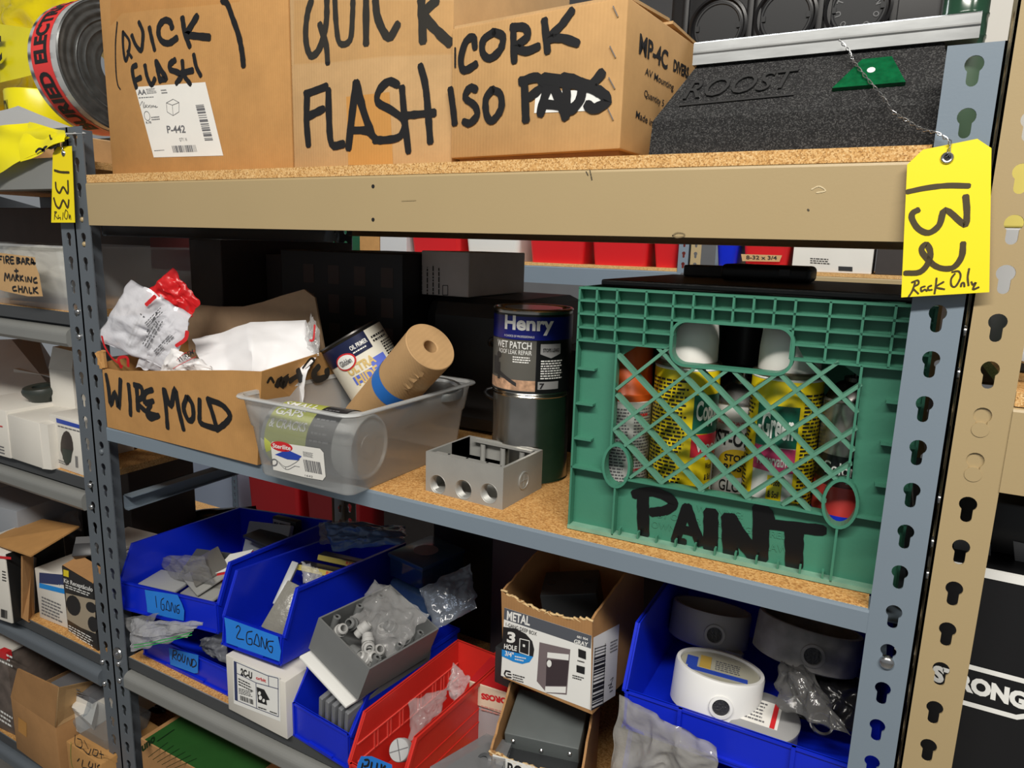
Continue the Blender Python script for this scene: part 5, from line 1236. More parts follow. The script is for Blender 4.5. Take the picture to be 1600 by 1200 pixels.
for k, (x, y, z, lab_) in enumerate(((.035, .12, .092, 'yellow striped packet nearest the front of the 2 GANG bin'), (.040, .165, .098, 'yellow striped packet behind another in the 2 GANG bin'))):
    Tq = inbin(T2, x, y, z, .35, -.1, .1); o, b = plate_thing('parts_packet', lab_, 'packet', Tq, .075, .03, .012, mat('black_packet', (36, 34, 40), .35), 'packet')
    mb = MB(); mb.box(Tq, (.0, -.0004, .002), (.075, .0002, .011)); mb.build('yellow_edge', mat('olive_yellow', (196, 180, 90), .4), b)
    mb = MB(); mb.text(Tq @ V((.052, -.0007, .004)), Tq.to_3x3() @ V((.016, 0, 0)), Tq.to_3x3() @ V((0, 0, .006)), 'RED', .02); mb.build('red_lettering', RED, b)
o = thing('parts_bag', 'dark blue bagged parts heaped at the back of the 2 GANG bin', 'bag', T2 @ V((.06, .22, .1)))
bag([(505,815),(636,822),(632,848),(520,862)], (.20,.23,.17,.17), .016, 31).build('bag_skin', mat('dark_blue_bag', (58, 84, 122), .22, var=.2, bump=.7, bscale=50), o, smooth=70)
o = thing('parts_bag', 'smoky clear bag behind the pale rod in the 2 GANG bin', 'bag', T2 @ V((.03, .12, .1)))
bag([(498,818),(560,812),(560,850),(500,850)], (.25,.27,.23,.22), .012, 32).build('bag_skin', FILMG, o, smooth=70)
o = thing('parts_bag', 'clear bag of grey screws beside the yellow packets', 'bag', T2 @ V((.08, .1, .09)))
bag([(470,878),(505,895),(498,912),(474,912)], (.11,.12,.09,.08), .010, 33).build('bag_skin', FILM, o, smooth=70)
# ---- unmarked blue bin
o = thing('stacking_bin', 'blue bin without label, holding grey sleeves, at the shelf edge', 'bin', (-.09, .1, ZL))
T3 = frame(-.1681, .0071, ZL, -.1032)
akro(o, T3, .1227, .2391, .1079, .0555, .0373, BLUEB)
for k in range(5):
    oo, bb = plate_thing('plastic_sleeve', ['flat grey sleeve furthest left in the unmarked blue bin', 'flat grey sleeve, second from the left in the unmarked blue bin', 'flat grey sleeve, middle one of five in the unmarked blue bin', 'flat grey sleeve, fourth from the left in the unmarked blue bin', 'flat grey sleeve against the right wall of the unmarked blue bin'][k], 'sleeve', inbin(T3, .040+k*.0135, .012, .012, -.05, .16, .26), .008, .17, .082, mat('smoky_sleeve', (112, 114, 118), .25, bump=.3, bscale=50), 'sleeve')
# ---- grey box of connectors, tilted, with a white plate under it
TG = frame(-.1393, .0133, 1.0166, -.1046, -.0491, .3641); w_, d_, h_ = .1119, .1455, .0585
GBX = mat('grey_box_plastic', (112, 114, 114), .5, var=.03)
o = thing('junction_box', 'tilted open grey box heaped with bagged connectors', 'junction box', (-.05, .05, 1.02))
open_box(TG, w_, d_, h_, .0025).build('box_shell', GBX, o)
for k, (x, y) in enumerate(((.008, .03), (.008, .075), (.008, .12), (.098, .03), (.098, .075), (.098, .12))):
    mb = MB(); Tb = TG @ Matrix.Translation((x, y, 0)); mb.cyl(Tb, .0055, .0025, h_-.006, 16); mb.box(Tb, (-.006 if x < .05 else 0, -.002, .0025), (0 if x < .05 else .007, .002, h_-.006)); pz_ = mb.build('screw_post', GBX, o, smooth=40)
    mb = MB(); mb.disc(Tb, .0022, h_-.0058, 12); mb.build('screw_hole', BLACKM, pz_)
rnd = random.Random(5)
for k in range(12):
    Tc = TG @ Matrix.Translation((.02+.07*rnd.random(), .02+.10*rnd.random(), .030+.02*rnd.random())) @ Matrix.Rotation(rnd.uniform(0, 6), 4, 'Z') @ Matrix.Rotation(rnd.uniform(.3, 1.3), 4, 'X')
    q = thing('cord_connector', 'grey ribbed cord connector among the bagged connectors in the tilted grey box', 'connector', Tc.translation, 'connectors in the tilted grey box')
    mb = MB(); pf_ = [(.005, -.012), (.0065, -.011), (.0065, -.002), (.0095, -.002), (.0095, .003), (.0085, .004), (.0080, .011), (.006, .013), (.005, .013), (.005, -.012)]; mb.lathe(Tc, pf_, 14); mb.build('connector_body', mat('light_connector_plastic', (176, 176, 174), .4) if k % 3 else GBX, q, smooth=35)
o = thing('parts_bag', 'shiny clear bag over the connectors in the tilted grey box', 'bag', TG @ V((.05, .07, .05)))
bag([(585,905),(672,960),(612,1030),(545,975)], (.15,.13,.06,.06), .014, 41, crumple=.006).build('bag_skin', film('shiny_bag_film', (245, 245, 245), .80, .06, .6, 80, .7), o, smooth=70)
o = thing('white_plate', 'white plastic plate sticking out under the tilted grey box', 'plate', TG @ V((.05, 0, -.02)))
mb = MB(); mb.rbox(TG, (-.002, -.012, -.0155), (w_-.006, d_-.02, -.010), .002, 2); mb.build('plate', mat('white_plastic', (226, 226, 222), .4), o, smooth=40)
# ---- clear box with blue lid behind
o = thing('clear_box', 'clear plastic box tinted blue, behind the tilted grey box', 'box', (-.12, .27, 1.0))
TC = frame(-.166, .235, 1.03, -.194)
mb = MB(); mb.rbox(TC, (0, 0, 0), (.085, .10, .036), .004, 2); mb.build('box_body', mat('blue_clear_plastic', (34, 62, 96), .2, alpha=.85), o, smooth=40)
mb = MB(); mb.rbox(TC, (-.002, -.002, .036), (.087, .102, .044), .002, 2); lb = mb.build('lid', mat('blue_lid_plastic', (44, 70, 104), .2), o, smooth=40)
mb = MB(); Tl = TC @ Matrix.Translation((.04, .05, .0445)); mb.disc(Tl, .022, 0, 24); mb.build('lid_sticker', mat('mauve_sticker', (112, 96, 116), .5), lb)
o = thing('clear_box', 'clear bag of blue parts under the clear blue box', 'box', (-.12, .25, .96))
mb = MB(); mb.rbox(TC, (0, -.005, -.055), (.10, .10, -.002), .012, 3); mb.build('box_body', mat('dark_blue_bag', (58, 84, 122), .22), o, smooth=40)
o = thing('clear_case', 'empty hinged clear case leaning behind the red bin', 'case', (.0, .2, .95))
bag([(655,920),(735,880),(745,950),(680,985)], (.18,.22,.20,.15), .010, 45).build('case_skin', film('dim_clear_case', (190, 200, 215), .55, .12, .5, 40, .5), o, smooth=70)
# ---- red bin
o = thing('stacking_bin', 'red plastic bin with ribbed side at the shelf edge', 'bin', (.04, .06, ZL))
T4 = frame(-.0143, -.0422, ZL, -.0592); w4, d4, H4 = .0884, .2445, .1086
pl = akro(o, T4, w4, d4, H4, .052, .030, REDB)
mb = MB()      # ladder ribs on the inner left wall
for z in (.045, .072): mb.box(T4, (.0026, .012, z-.0008), (.0042, d4-.004, z+.0008))
for y in (.045, .052, .072, .079, .098, .105, .140, .147, .175, .182, .196, .203, .215, .222): mb.box(T4, (.0026, y-.0008, .045), (.0042, y+.0008, .072))
mb.build('ladder_ribs', mat('light_red_rib', (226, 84, 74), .4), o)
mb = MB()
for z in (.040, .062): mb.box(T4, (w4, .01, z-.0008), (w4+.001, d4-.004, z+.0008))
mb.build('side_ribs', REDB, o)
c10 = lambda *p: cv(p, 540, 1000, 6)
mb = MB(); mb.pquad(pl, c10((150,1085),(250,1085),(440,1165),(445,1260),(100,1240),(120,1150)), .0010); mb.build('tape_label', BTAPE, o)
marker(o, pl, [(.003, q) for q in ([(170,1150),(150,1230)], [(185,1120),(225,1120),(215,1170),(180,1180)], [(255,1140),(245,1215),(285,1225)], [(305,1150),(300,1210),(335,1220),(345,1160)], [(380,1175),(360,1200),(365,1240),(400,1250)])], 540, 1000, 6, 'pen_lettering', INK, .0014)
Tk = axis_frame(P(624, 1172, Y=-.004), (.1, -.75, .55)); k_ = thing('round_plug', 'pale grey round plug with a cross slot in the red bin', 'plug', Tk.translation)
mb = MB(); mb.lathe(Tk, [(.0150, -.012), (.0150, 0), (.0140, .0016), (0, .0016)], 32); pb2 = mb.build('disc', mat('pale_grey_plug', (176, 178, 178), .45), k_, smooth=40)
mb = MB()
for a_ in (.5, 2.07): mb.box(Tk @ Matrix.Rotation(a_, 4, 'Z'), (-.0135, -.0006, .0014), (.0135, .0006, .0022))
mb.build('cross_slot', GREYPRINT, pb2)
o = thing('parts_bag', 'clear bag standing near the back of the red bin', 'bag', T4 @ V((.05, .18, .03)))
bag([(708,1035),(735,1060),(715,1100),(702,1085)], (.12,.10,.09,.10), .010, 51).build('bag_skin', FILM, o, smooth=70)
o = thing('parts_bag', 'wrinkled clear bag along the bottom of the red bin', 'bag', T4 @ V((.04, .1, .02)))
bag([(640,1095),(700,1075),(690,1110),(640,1160)], (.06,.10,.06,.02), .012, 52).build('bag_skin', film('shiny_bag_film', (245, 245, 245), .80, .06, .6, 80, .7), o, smooth=70)
# ---- red and white carton, upside down
o = thing('cardboard_box', 'red topped cream carton with red lettering upside down, beside the red bin', 'box', (.10, .14, .93))
a = P(733, 1063, Y=.125); T = frame(a.x, .125, .935, .05); zt_ = a.z
mb = MB(); mb.rbox(T, (0, 0, 0), (.10, .10, zt_-.935), .0015); bd_ = mb.build('carton', mat('cream_carton', (222, 206, 182), .55), o)
mb = MB(); mb.box(T, (.0005, .0005, zt_-.935), (.0995, .0995, zt_-.9344)); mb.build('red_top', mat('red_carton', (196, 36, 40), .45), bd_)
pl = Plane(T.translation, T.to_3x3() @ V((0, -1, 0)))
mb = MB(); o1 = pl(800, 1092, .0006); o2 = pl(752, 1082, .0006); o3 = pl(800, 1102, .0006); mb.text(o1, o2-o1, o3-o1, 'BOROSS', .06); mb.build('red_lettering', RED, bd_)
mb = MB(); mb.plines(pl, (752,1110), (795,1122), (752,1100), 2, .0006); mb.build('fine_print', mat('pink_print', (206, 150, 140), .6), bd_)
o = thing('cardboard_box', 'plain grey-white carton under the upside-down red and cream carton', 'box', (.10, .15, ZL))
mb = MB(); mb.rbox(frame(a.x-.004, .128, ZL, .05), (0, 0, 0), (.10, .10, .067), .002); mb.build('carton', mat('grey_white_carton', (168, 168, 172), .55), o)
# ---- clear lid and box in front
o = thing('outlet_cover', 'clear hinged cover over a grey box, at the bottom edge of the photo', 'cover', (.13, .0, ZL))
TT_ = [P(672, 1198, Y=-.055), P(760, 1146, Y=.06), P(800, 1160, Y=.06), P(772, 1230, Y=-.05)]
mb = MB(); n_ = (TT_[1]-TT_[0]).cross(TT_[3]-TT_[0]); n_ = n_ if n_.z > 0 else -n_; mb.slab(TT_, n_, .05); mb.build('clear_cover', film('outlet_cover_plastic', (220, 222, 225), .5, .08, .1, 20, .55), o)
mb = MB(); mb.slab([p - n_.normalized()*.010 + (TT_[2]-p)*.08 for p in TT_], n_, .038); bd_ = mb.build('grey_box', mat('grey_outlet_plastic', (128, 132, 134), .4), o)
mb = MB(); mb.lathe(axis_frame(P(757, 1190, Y=.0), (0, -.7, .7)), [(.010, 0), (.010, .002), (.006, .003), (.006, -.004), (0, -.004)], 20); mb.build('knob', PLD, bd_, smooth=40)
# ---- METAL carton
CBOX = KRAFTD
def ragged(n, a, b, seed): 
    r = random.Random(seed); return [r.uniform(a, b) for _ in range(n)]
def metal_box(o, T, w, d, h, fh, seed, rag=.006):
    t = .003; mb = MB(); r = random.Random(seed); n = 22
    pts = [(0, 0), (w, 0)] + [(w*(1-i/n), fh - (.010*math.sin(math.pi*i/n)) + r.uniform(-rag, rag)*.5) for i in range(n+1)]
    mb.prism(T, pts, 0, t)
    TR_ = T @ Matrix.Rotation(math.pi/2, 4, 'Z')
    for x0 in (-t, -w):
        sp_ = [(t, 0), (d, 0), (d, h)] + [(d + (t-d)*i/14, h + (fh-h)*(i/14)**1.4 + r.uniform(-rag, rag)*.4) for i in range(1, 15)]
        mb.prism(TR_, sp_, x0, x0+t)
    mb.box(T, (t, d-t, 0), (w-t, d, h)); mb.box(T, (t, t, 0), (w-t, d-t, t))
    b = mb.build('carton', CBOX, o)
    mb = MB()
    for i in range(16):
        x = w*(i+.5)/16; z = fh - .010*math.sin(math.pi*(1-x/w)); mb.tube([T @ V((x-.005, .0015, z+r.uniform(-.002, .002))), T @ V((x, .001, z+r.uniform(-.001, .003))), T @ V((x+.005, .0015, z+r.uniform(-.002, .002)))], .0017, 5)
    mb.build('torn_edge', card('torn_kraft', (208, 178, 130)), b)
    return b
o = thing('cardboard_box', 'open carton printed METAL 3 HOLE, resting on another open carton', 'box', (.25, .06, 1.07))
TM = frame(.1529, .0753, 1.034, -.1365, .0103, -.0546); mw, md, mh = .1369, .14, .1241
b = metal_box(o, TM, mw, md, mh+.035, mh, 3)
pl = Plane(TM.translation, TM.to_3x3() @ V((0, -1, 0))); c11 = lambda *p: cv(p, 740, 860, 3.53)
mb = MB(); mb.pquad(pl, c11((172,315),(652,470),(645,880),(152,690)), .0003); lb = mb.build('front_label', WHITE, o)
mb = MB(); mb.pquad(pl, c11((172,315),(652,470),(648,540),(168,378)), .0006); mb.build('grey_stripe', mat('slate_print', (84, 88, 96), .5), lb)
mb = MB(); disc = [(158,425)] + [(230+105*math.cos(t), 530+90*math.sin(t)+22*math.cos(t)) for t in [(-1.9+.25*k) for k in range(14)]] + [(155,585)]
mb.pquad(pl, c11((164,420),(235,430),(290,460),(325,500),(336,545),(330,585),(158,545)), .0006); mb.build('black_badge', PRINT, lb)
mb = MB(); mb.pquad(pl, c11((158,545),(330,585),(310,615),(270,625),(220,612),(157,582)), .0007); mb.build('blue_badge', mat('bright_blue_print', (30, 140, 220), .5), lb)
mb = MB(); mb.ptext(pl, *c11((185,380),(312,415),(188,330)), 'METAL', .03, .001); mb.build('white_lettering', WHITE, lb); mb = MB(); mb.ptext(pl, *c11((555,510),(632,530),(558,487)), 'GRAY', .03, .001); mb.ptext(pl, *c11((572,480),(632,497),(573,466)), '681 904', .02, .001); mb.build('white_lettering', WHITE, lb); mb = MB(); mb.ptext(pl, *c11((185,505),(230,512),(190,445)), '3', .04, .001); mb.ptext(pl, *c11((170,540),(240,555),(172,512)), 'HOLE', .03, .001); mb.ptext(pl, *c11((175,578),(222,590),(177,550)), '3/4"', .03, .001); mb.plines(pl, *c11((230,605),(295,618),(230,575)), 2, .001)
for q in ([(258,485),(310,497),(307,578),(255,560),(258,485)],): mb.stroke([pl(x, y, .001) for x, y in c11(*q)], .0012, pl.n, 0)
mb.pquad(pl, c11((274,515),(286,518),(286,532),(274,529)), .001); mb.build('white_lettering', WHITE, lb)
mb = MB(); mb.ptext(pl, *c11((180,415),(350,470),(181,395)), '1-GANG DEEP BOX', .0, .001)
mb.stroke([pl(x, y, .001) for x, y in c11((205,668),(180,662),(172,680),(182,695),(210,700))], .0022, pl.n, 0); mb.stroke([pl(x, y, .001) for x, y in c11((190,680),(210,684))], .0018, pl.n, 0)
mb.plines(pl, *c11((218,715),(290,735),(218,675)), 3, .001); mb.pquad(pl, c11((580,540),(622,555),(622,600),(580,585)), .001); mb.pquad(pl, c11((570,630),(616,642),(614,682),(570,668)), .001); mb.plines(pl, *c11((575,612),(622,625),(575,598)), 1, .001); mb.plines(pl, *c11((548,705),(612,722),(548,680)), 2, .001); mb.build('black_print', PRINT, lb)
mb = MB(); mb.pquad(pl, c11((365,505),(535,545),(515,795),(405,785),(350,720)), .0006); pic = mb.build('box_picture', mat('mauve_grey_print', (118, 106, 108), .5), lb)
mb = MB(); mb.pquad(pl, c11((405,600),(528,605),(515,745),(400,745)), .0009); mb.build('picture_shadow', mat('dark_mauve_print', (62, 52, 56), .5), pic)
mb = MB(); mb.pquad(pl, c11((410,560),(528,572),(526,605),(408,590)), .0010); mb.pquad(pl, c11((398,748),(512,750),(510,785),(396,780)), .0010); mb.add([pl(*c11((420+13*math.cos(k*.42), 622+20*math.sin(k*.42)))[0], .0012) for k in range(15)], [tuple(range(15))]); mb.build('picture_highlight', WHITE, pic)
ps = Plane(TM @ V((mw, 0, 0)), TM.to_3x3() @ V((1, 0, 0)))
mb = MB(); mb.pquad(ps, c11((660,480),(803,405),(780,800),(645,885)), .0004); ls = mb.build('side_label', WHITE, o)
mb = MB(); oo = ps(*c11((648,880))[0], .0008); xx = ps(*c11((712,850))[0], .0008); uu = ps(*c11((665,540))[0], .0008); mb.bars(oo, uu-oo, (xx-oo), 26)
for q in ([(648,882),(668,538)], [(710,855),(724,512)]): mb.stroke([ps(x, y, .0009) for x, y in c11(*q)], .0012, ps.n, 0)
mb.build('bar_code', PRINT, ls)
mb = MB(); mb.plines(ps, *c11((750,570),(790,550),(752,500)), 4, .0008); mb.build('fine_print', GREYPRINT, ls)
marker(ls, ps, [(.0012, c) for c in ([(740,745),(760,735),(745,760),(765,750)], [(752,715),(768,700),(755,735)], [(765,770),(748,780)])], 740, 860, 3.53, 'pen_note', PRINT)
Tb = TM @ frame(.045, .035, mh-.055, .45, .1, -.12)
o, b = plate_thing('outlet_box', 'dark grey outlet box inside the METAL carton', 'outlet box', Tb, .075, .06, .05, mat('dark_outlet_metal', (58, 60, 62), .4, metal=.3), 'box_shell')
for x in (.012, .060): mb = MB(); mb.cyl(Tb @ Matrix.Translation((x, .03, 0)), .006, .0495, .0508, 16); mb.build('knockout', mat('darker_metal', (36, 37, 38), .5), b)
# ---- lower open carton with two grey boxes
o = thing('cardboard_box', 'torn open carton of grey boxes under the METAL carton', 'box', (.24, .06, ZL))
TL = frame(.170, .012, ZL, .22)
metal_box(o, TL, .120, .140, .162, .106, 9, .008)
pl = Plane(TL.translation, TL.to_3x3() @ V((0, -1, 0)))
mb = MB(); mb.pquad(pl, [(770,1178),(836,1198),(834,1260),(768,1240)], .0004); lb = mb.build('front_label', WHITE, o)
mb = MB(); mb.ptext(pl, (786,1208), (814,1217), (787,1188), '1BG', .03, .0008); mb.ptext(pl, (771,1230), (774,1231), (772,1184), 'II', .03, .0008); mb.build('label_print', PRINT, lb)
GB2 = mat('grey_outlet_metal', (104, 110, 110), .42, metal=.25, var=.04)
for k, (Tq, lab_) in enumerate(((TL @ frame(.008, .050, .060, 0, .25, 0), 'grey outlet box lying upper in the torn carton under METAL'), (TL @ frame(.008, .010, .034, 0, .0, 0), 'dark grey outlet box low at the front of the torn carton'))):
    o, b = plate_thing('outlet_box', lab_, 'outlet box', Tq, .100, .055 if k else .075, .048, GB2 if k == 0 else mat('dark_outlet_metal', (58, 60, 62), .4, metal=.3), 'box_shell')
    if k == 0:
        for x in (.012, .05, .088):
            mb = MB(); mb.lathe(Tq @ Matrix.Translation((x, 0, .036 if x != .05 else .03)) @ Matrix.Rotation(math.pi/2, 4, 'X'), [(0, .002), (.0022, .0016), (.003, 0)], 12); mb.build('screw', STEEL, b, smooth=50)
o, b = plate_thing('outlet_box', 'small dark grey box peeping out left of the METAL carton', 'outlet box', frame(.126, .098, 1.005, -.1, 0, 0), .026, .05, .055, mat('dark_outlet_metal', (58, 60, 62), .4, metal=.3), 'box_shell')
# ---- big blue bin at the right
o = thing('stacking_bin', 'wide blue bin of round lamp boxes next to the grey post', 'bin', (.46, .15, 1.06))
TB = frame(.338, .022, 1.068, .0, 0, 0)
akro(o, TB, .262, .27, .112, .0465, .034, BLUEB)
for x in (.062, .178): mb = MB(); mb.box(TB, (x, -.0045, .002), (x+.004, .001, .0465)); mb.build('front_divider', BLUEB, o)
WPL = mat('white_lamp_plastic', (226, 226, 224), .4); GPL = mat('grey_lamp_plastic', (150, 150, 150), .45)
def roundbox(T, r, h, m_, label, hole=None, lens=None, tab=True):
    q = thing('round_box', label, 'lamp box', T.translation)
    mb = MB(); mb.lathe(T, [(r*.94, 0), (r, .002), (r, h-.003), (r*.98, h), (r*.90, h), (r*.89, h-.006), (r*.86, .004), (0, .004), ], 56); mb.lathe(T, [(r*.94, 0), (0, 0)], 56)
    b = mb.build('shell', m_, q, smooth=40)
    qq = T.inverted() @ CAM_POS; a0 = math.atan2(qq.y, qq.x)
    for da in ([.15] if hole else []):
        a = a0+da; Tq = axis_frame(T @ V(((r-.001)*math.cos(a), (r-.001)*math.sin(a), h*.45)), T.to_3x3() @ V((math.cos(a), math.sin(a), 0)))
        mb = MB(); mb.lathe(Tq, [(.0125, 0), (.0125, .003), (.0095, .0034), (.0090, .001)], 26); hb2 = mb.build('port_boss', m_, b, smooth=40)
        mb = MB(); mb.disc(Tq, .0092, .0012, 24); mb.build('port_hole', mat('dark_thread', (46, 46, 48), .3, bump=.8, bscale=400), hb2)
    if tab:
        a = a0 + .72; mb = MB(); c0 = T @ V((r*.97*math.cos(a), r*.97*math.sin(a), .004)); u = T.to_3x3() @ V((math.cos(a), math.sin(a), 0)); v = T.to_3x3() @ V((-math.sin(a), math.cos(a), 0)); nz = T.to_3x3() @ V((0, 0, 1))
        mb.slab([c0 - v*.012, c0 + u*.012 - v*.007, c0 + u*.016, c0 + u*.012 + v*.007, c0 + v*.012], nz, .005); mb.build('mounting_tab', m_, b)
    if lens:
        mb = MB(); mb.disc(T, r*.885, h-.003, 48); ln = mb.build('label_insert', mat('dusty_label', (168, 166, 150), .3), q)
        mb = MB(); Tz = T @ Matrix.Rotation(.15, 4, 'Z'); mb.box(Tz, (-r*.70, -r*.52, h-.0028), (r*.62, -r*.30, h-.0024)); mb.box(Tz, (-r*.75, -r*.3, h-.0028), (-r*.5, r*.3, h-.0024)); mb.build('blue_print', BLUEP, ln)
        mb = MB(); mb.box(Tz, (-r*.45, -r*.25, h-.0028), (-r*.2, r*.5, h-.0024)); mb.build('ochre_print', mat('ochre_print', (180, 150, 70), .5), ln)
        mb = MB(); mb.lines(Tz @ V((-r*.1, -r*.2, h-.0022)), Tz.to_3x3() @ V((r*.6, 0, 0)), Tz.to_3x3() @ V((0, r*.6, 0)), 5); mb.build('fine_print', GREYPRINT, ln)
    return q
Tw = axis_frame(P(1115, 1103, Y=.085), (.03, .20, 1)); roundbox(Tw, .0500, .048, WPL, 'white round lamp box in front in the wide blue bin', True, True)
Tw = axis_frame(P(1105, 1000, Y=.19), (.0, .30, 1)); roundbox(Tw, .0500, .044, GPL, 'grey round lamp box behind the white one', True, False)
Tw = axis_frame(P(1255, 1030, Y=.155), (.06, .30, 1)); roundbox(Tw, .0580, .044, mat('scuffed_lamp_plastic', (132, 130, 128), .4, var=.35, scale=40), 'scuffed round lamp box at the right rear of the wide blue bin', True, False, False)
Tw = axis_frame(P(1190, 1128, Y=.07), (.0, -.1, 1))
q = thing('round_box', 'flat grey disc with small red striped label right of the white round box', 'lamp box', Tw.translation); mb = MB(); mb.lathe(Tw, [(.038, -.022), (.038, .002), (.0395, .004), (.0395, .008), (.037, .010), (0, .010)], 48); b = mb.build('shell', GPL, q, smooth=40)
mb = MB(); mb.box(Tw, (-.020, -.018, .0103), (.018, .022, .0107)); lb = mb.build('label', PAPER, b)
mb = MB(); mb.box(Tw, (.010, -.018, .0109), (.015, .022, .0112)); mb.build('red_stripe', RED, lb); mb = MB(); mb.lines(Tw @ V((-.018, -.015, .0112)), Tw.to_3x3() @ V((.024, 0, 0)), Tw.to_3x3() @ V((0, .034, 0)), 6); mb.build('fine_print', GREYPRINT, lb)
o = thing('parts_bag', 'clear bag with black part draped at the right of the wide blue bin', 'bag', P(1270, 1110, Y=.06))
bag([(1215,1030),(1262,1040),(1330,1150),(1215,1105)], (.11,.11,.045,.05), .012, 61, crumple=.006).build('bag_skin', film('dark_bag_film', (200, 200, 200), .62, .10, .9, 60, .35), o, smooth=70)
mb = MB(); mb.lathe(axis_frame(P(1285, 1130, Y=.055), (-.1, -1, .3)), [(.009, 0), (.011, .002), (.013, 0), (.011, -.002), (.009, 0)], 24); mb.build('ring', STEEL, o, smooth=60)
o = thing('parts_bag', 'black bundle in clear wrap in the shadowed corner of the wide blue bin', 'bag', P(1290, 1070, Y=.1))
bag([(1235,1040),(1345,1060),(1350,1150),(1240,1120)], (.14,.14,.09,.09), .015, 62).build('bag_skin', mat('black_bag', (26, 26, 28), .25, bump=.6, bscale=60), o, smooth=70)
# ---- supports and bag under the wide bin
o = thing('stacking_bin', 'blue bin below, only its corner shows beside the torn carton', 'bin', (.46, .15, ZL))
akro(o, frame(.335, .03, ZL, .0), .255, .26, .198, .06, .05, BLUEB)
o = thing('parts_bag', 'large wrinkled clear bag hanging below the wide blue bin', 'bag', P(1020, 1180, Y=.0))
sk = bag([(968,1085),(1120,1168),(1130,1300),(945,1290)], (.02,.0,.0,.02), .008, 63, nu=50, nv=50, crumple=.007).build('bag_skin', film('wrinkled_clear_film', (245, 243, 238), .62, .10, .6, 55, .6), o, smooth=70)
# ---- dark goods at the back of the lower shelf
backbox('carton', 'dark filler carton added as shade behind the clear blue box', 'box', -.17, .015, .375, .55, ZL, 1.19, BK)  # added in black so the lit board behind the bins reads as shade
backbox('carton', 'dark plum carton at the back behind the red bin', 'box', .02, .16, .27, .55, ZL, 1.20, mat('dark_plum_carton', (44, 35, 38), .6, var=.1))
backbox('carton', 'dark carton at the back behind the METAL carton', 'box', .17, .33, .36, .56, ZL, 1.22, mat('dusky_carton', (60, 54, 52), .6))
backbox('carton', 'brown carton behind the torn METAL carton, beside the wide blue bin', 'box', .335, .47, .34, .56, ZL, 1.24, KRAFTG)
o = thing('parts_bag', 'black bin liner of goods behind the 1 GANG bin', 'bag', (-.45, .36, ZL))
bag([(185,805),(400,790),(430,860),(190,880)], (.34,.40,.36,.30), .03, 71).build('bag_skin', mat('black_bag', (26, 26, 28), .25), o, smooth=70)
# ================================================================ NEIGHBOUR RACK ON THE LEFT
for x, y in ((185,1037),(187,1063)): bolt(rack, P(x, y, Y=-.0008), (0, -1, 0), .0052)
mb = MB(); Tw = axis_frame(P(184, 1021, Y=-.001), (0, -1, 0)); mb.lathe(Tw, [(0, .006), (.004, .006), (.0045, .003), (.0105, .0022), (.0115, 0)], 20); mb.build('washer_bolt', STEEL, rack, smooth=40)
rk2 = thing('shelving_rack', 'slate grey steel rack at the left edge, sharing the corner post', 'shelving rack', (-1.2, .3, 0))
LX = -.6065
post(rk2, LX-PW, LX-.0005, 0, 0, 1.764, ph, SLATE, 'r')
post(rk2, LX-PW, LX-.0005, DEP, 0, 1.764, ph, SLATE, 'r', facing=-1)
LR = -1.80; lx = LX-PW
mb = MB(); mb.box(I4, (LR, -.002, 1.672), (lx, .028, 1.720)); mb.build('beam', SLATEL, rk2)
mb = MB(); mb.box(I4, (LR, DEP-.02, 1.60), (lx, DEP, 1.720)); mb.build('beam', DARKB, rk2)  # tall dark rear beam, added to black out the lit board underside
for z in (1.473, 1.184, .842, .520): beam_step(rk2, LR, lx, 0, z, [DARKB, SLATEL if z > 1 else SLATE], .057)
for x, y in ((122,487),(124,526),(141,758),(143,792),(160,1034),(163,1068)): bolt(rk2, P(x, y, Y=-.0008), (0, -1, 0), .0050)
board(1.7215, LR, lx-.001, .03, DEP, 'particle board shelf under the caution tape in the left rack')
board(1.4738, LR, lx-.001, .006, DEP, 'particle board shelf under the clear bin in the left rack')
board(1.1848, LR, lx-.001, .006, DEP, 'particle board shelf under the white cartons in the left rack')
board(.8428, LR, lx-.001, .006, DEP, 'particle board shelf under the black receptacle carton in the left rack')
board(.5208, LR, lx-.001, .006, DEP, 'particle board shelf at the lower left under the brown carton')
def pbox(name, label, cat, bl, br, z, topx, depth, m_, part='carton', r=.002, yaw=None):
    """upright box from its two lower front corners on a shelf and a point of its top front edge"""
    a, b = P(*bl, Z=z), P(*br, Z=z)
    if yaw is not None: b = a + V((math.cos(yaw), math.sin(yaw), 0))*(b-a).length
    ya = math.atan2(b.y-a.y, b.x-a.x); n = V((math.sin(ya), -math.cos(ya), 0)); pl = Plane(a, n)
    h = pl(*topx, 0).z - z; T = frame(a.x, a.y, z, ya); w = (b-a).length
    o = thing(name, label, cat, T @ V((w/2, depth/2, 0))); mb = MB(); mb.rbox(T, (0, 0, 0), (w, depth, h), r, 2)
    return o, mb.build(part, m_, o, smooth=40), pl, T, w, h
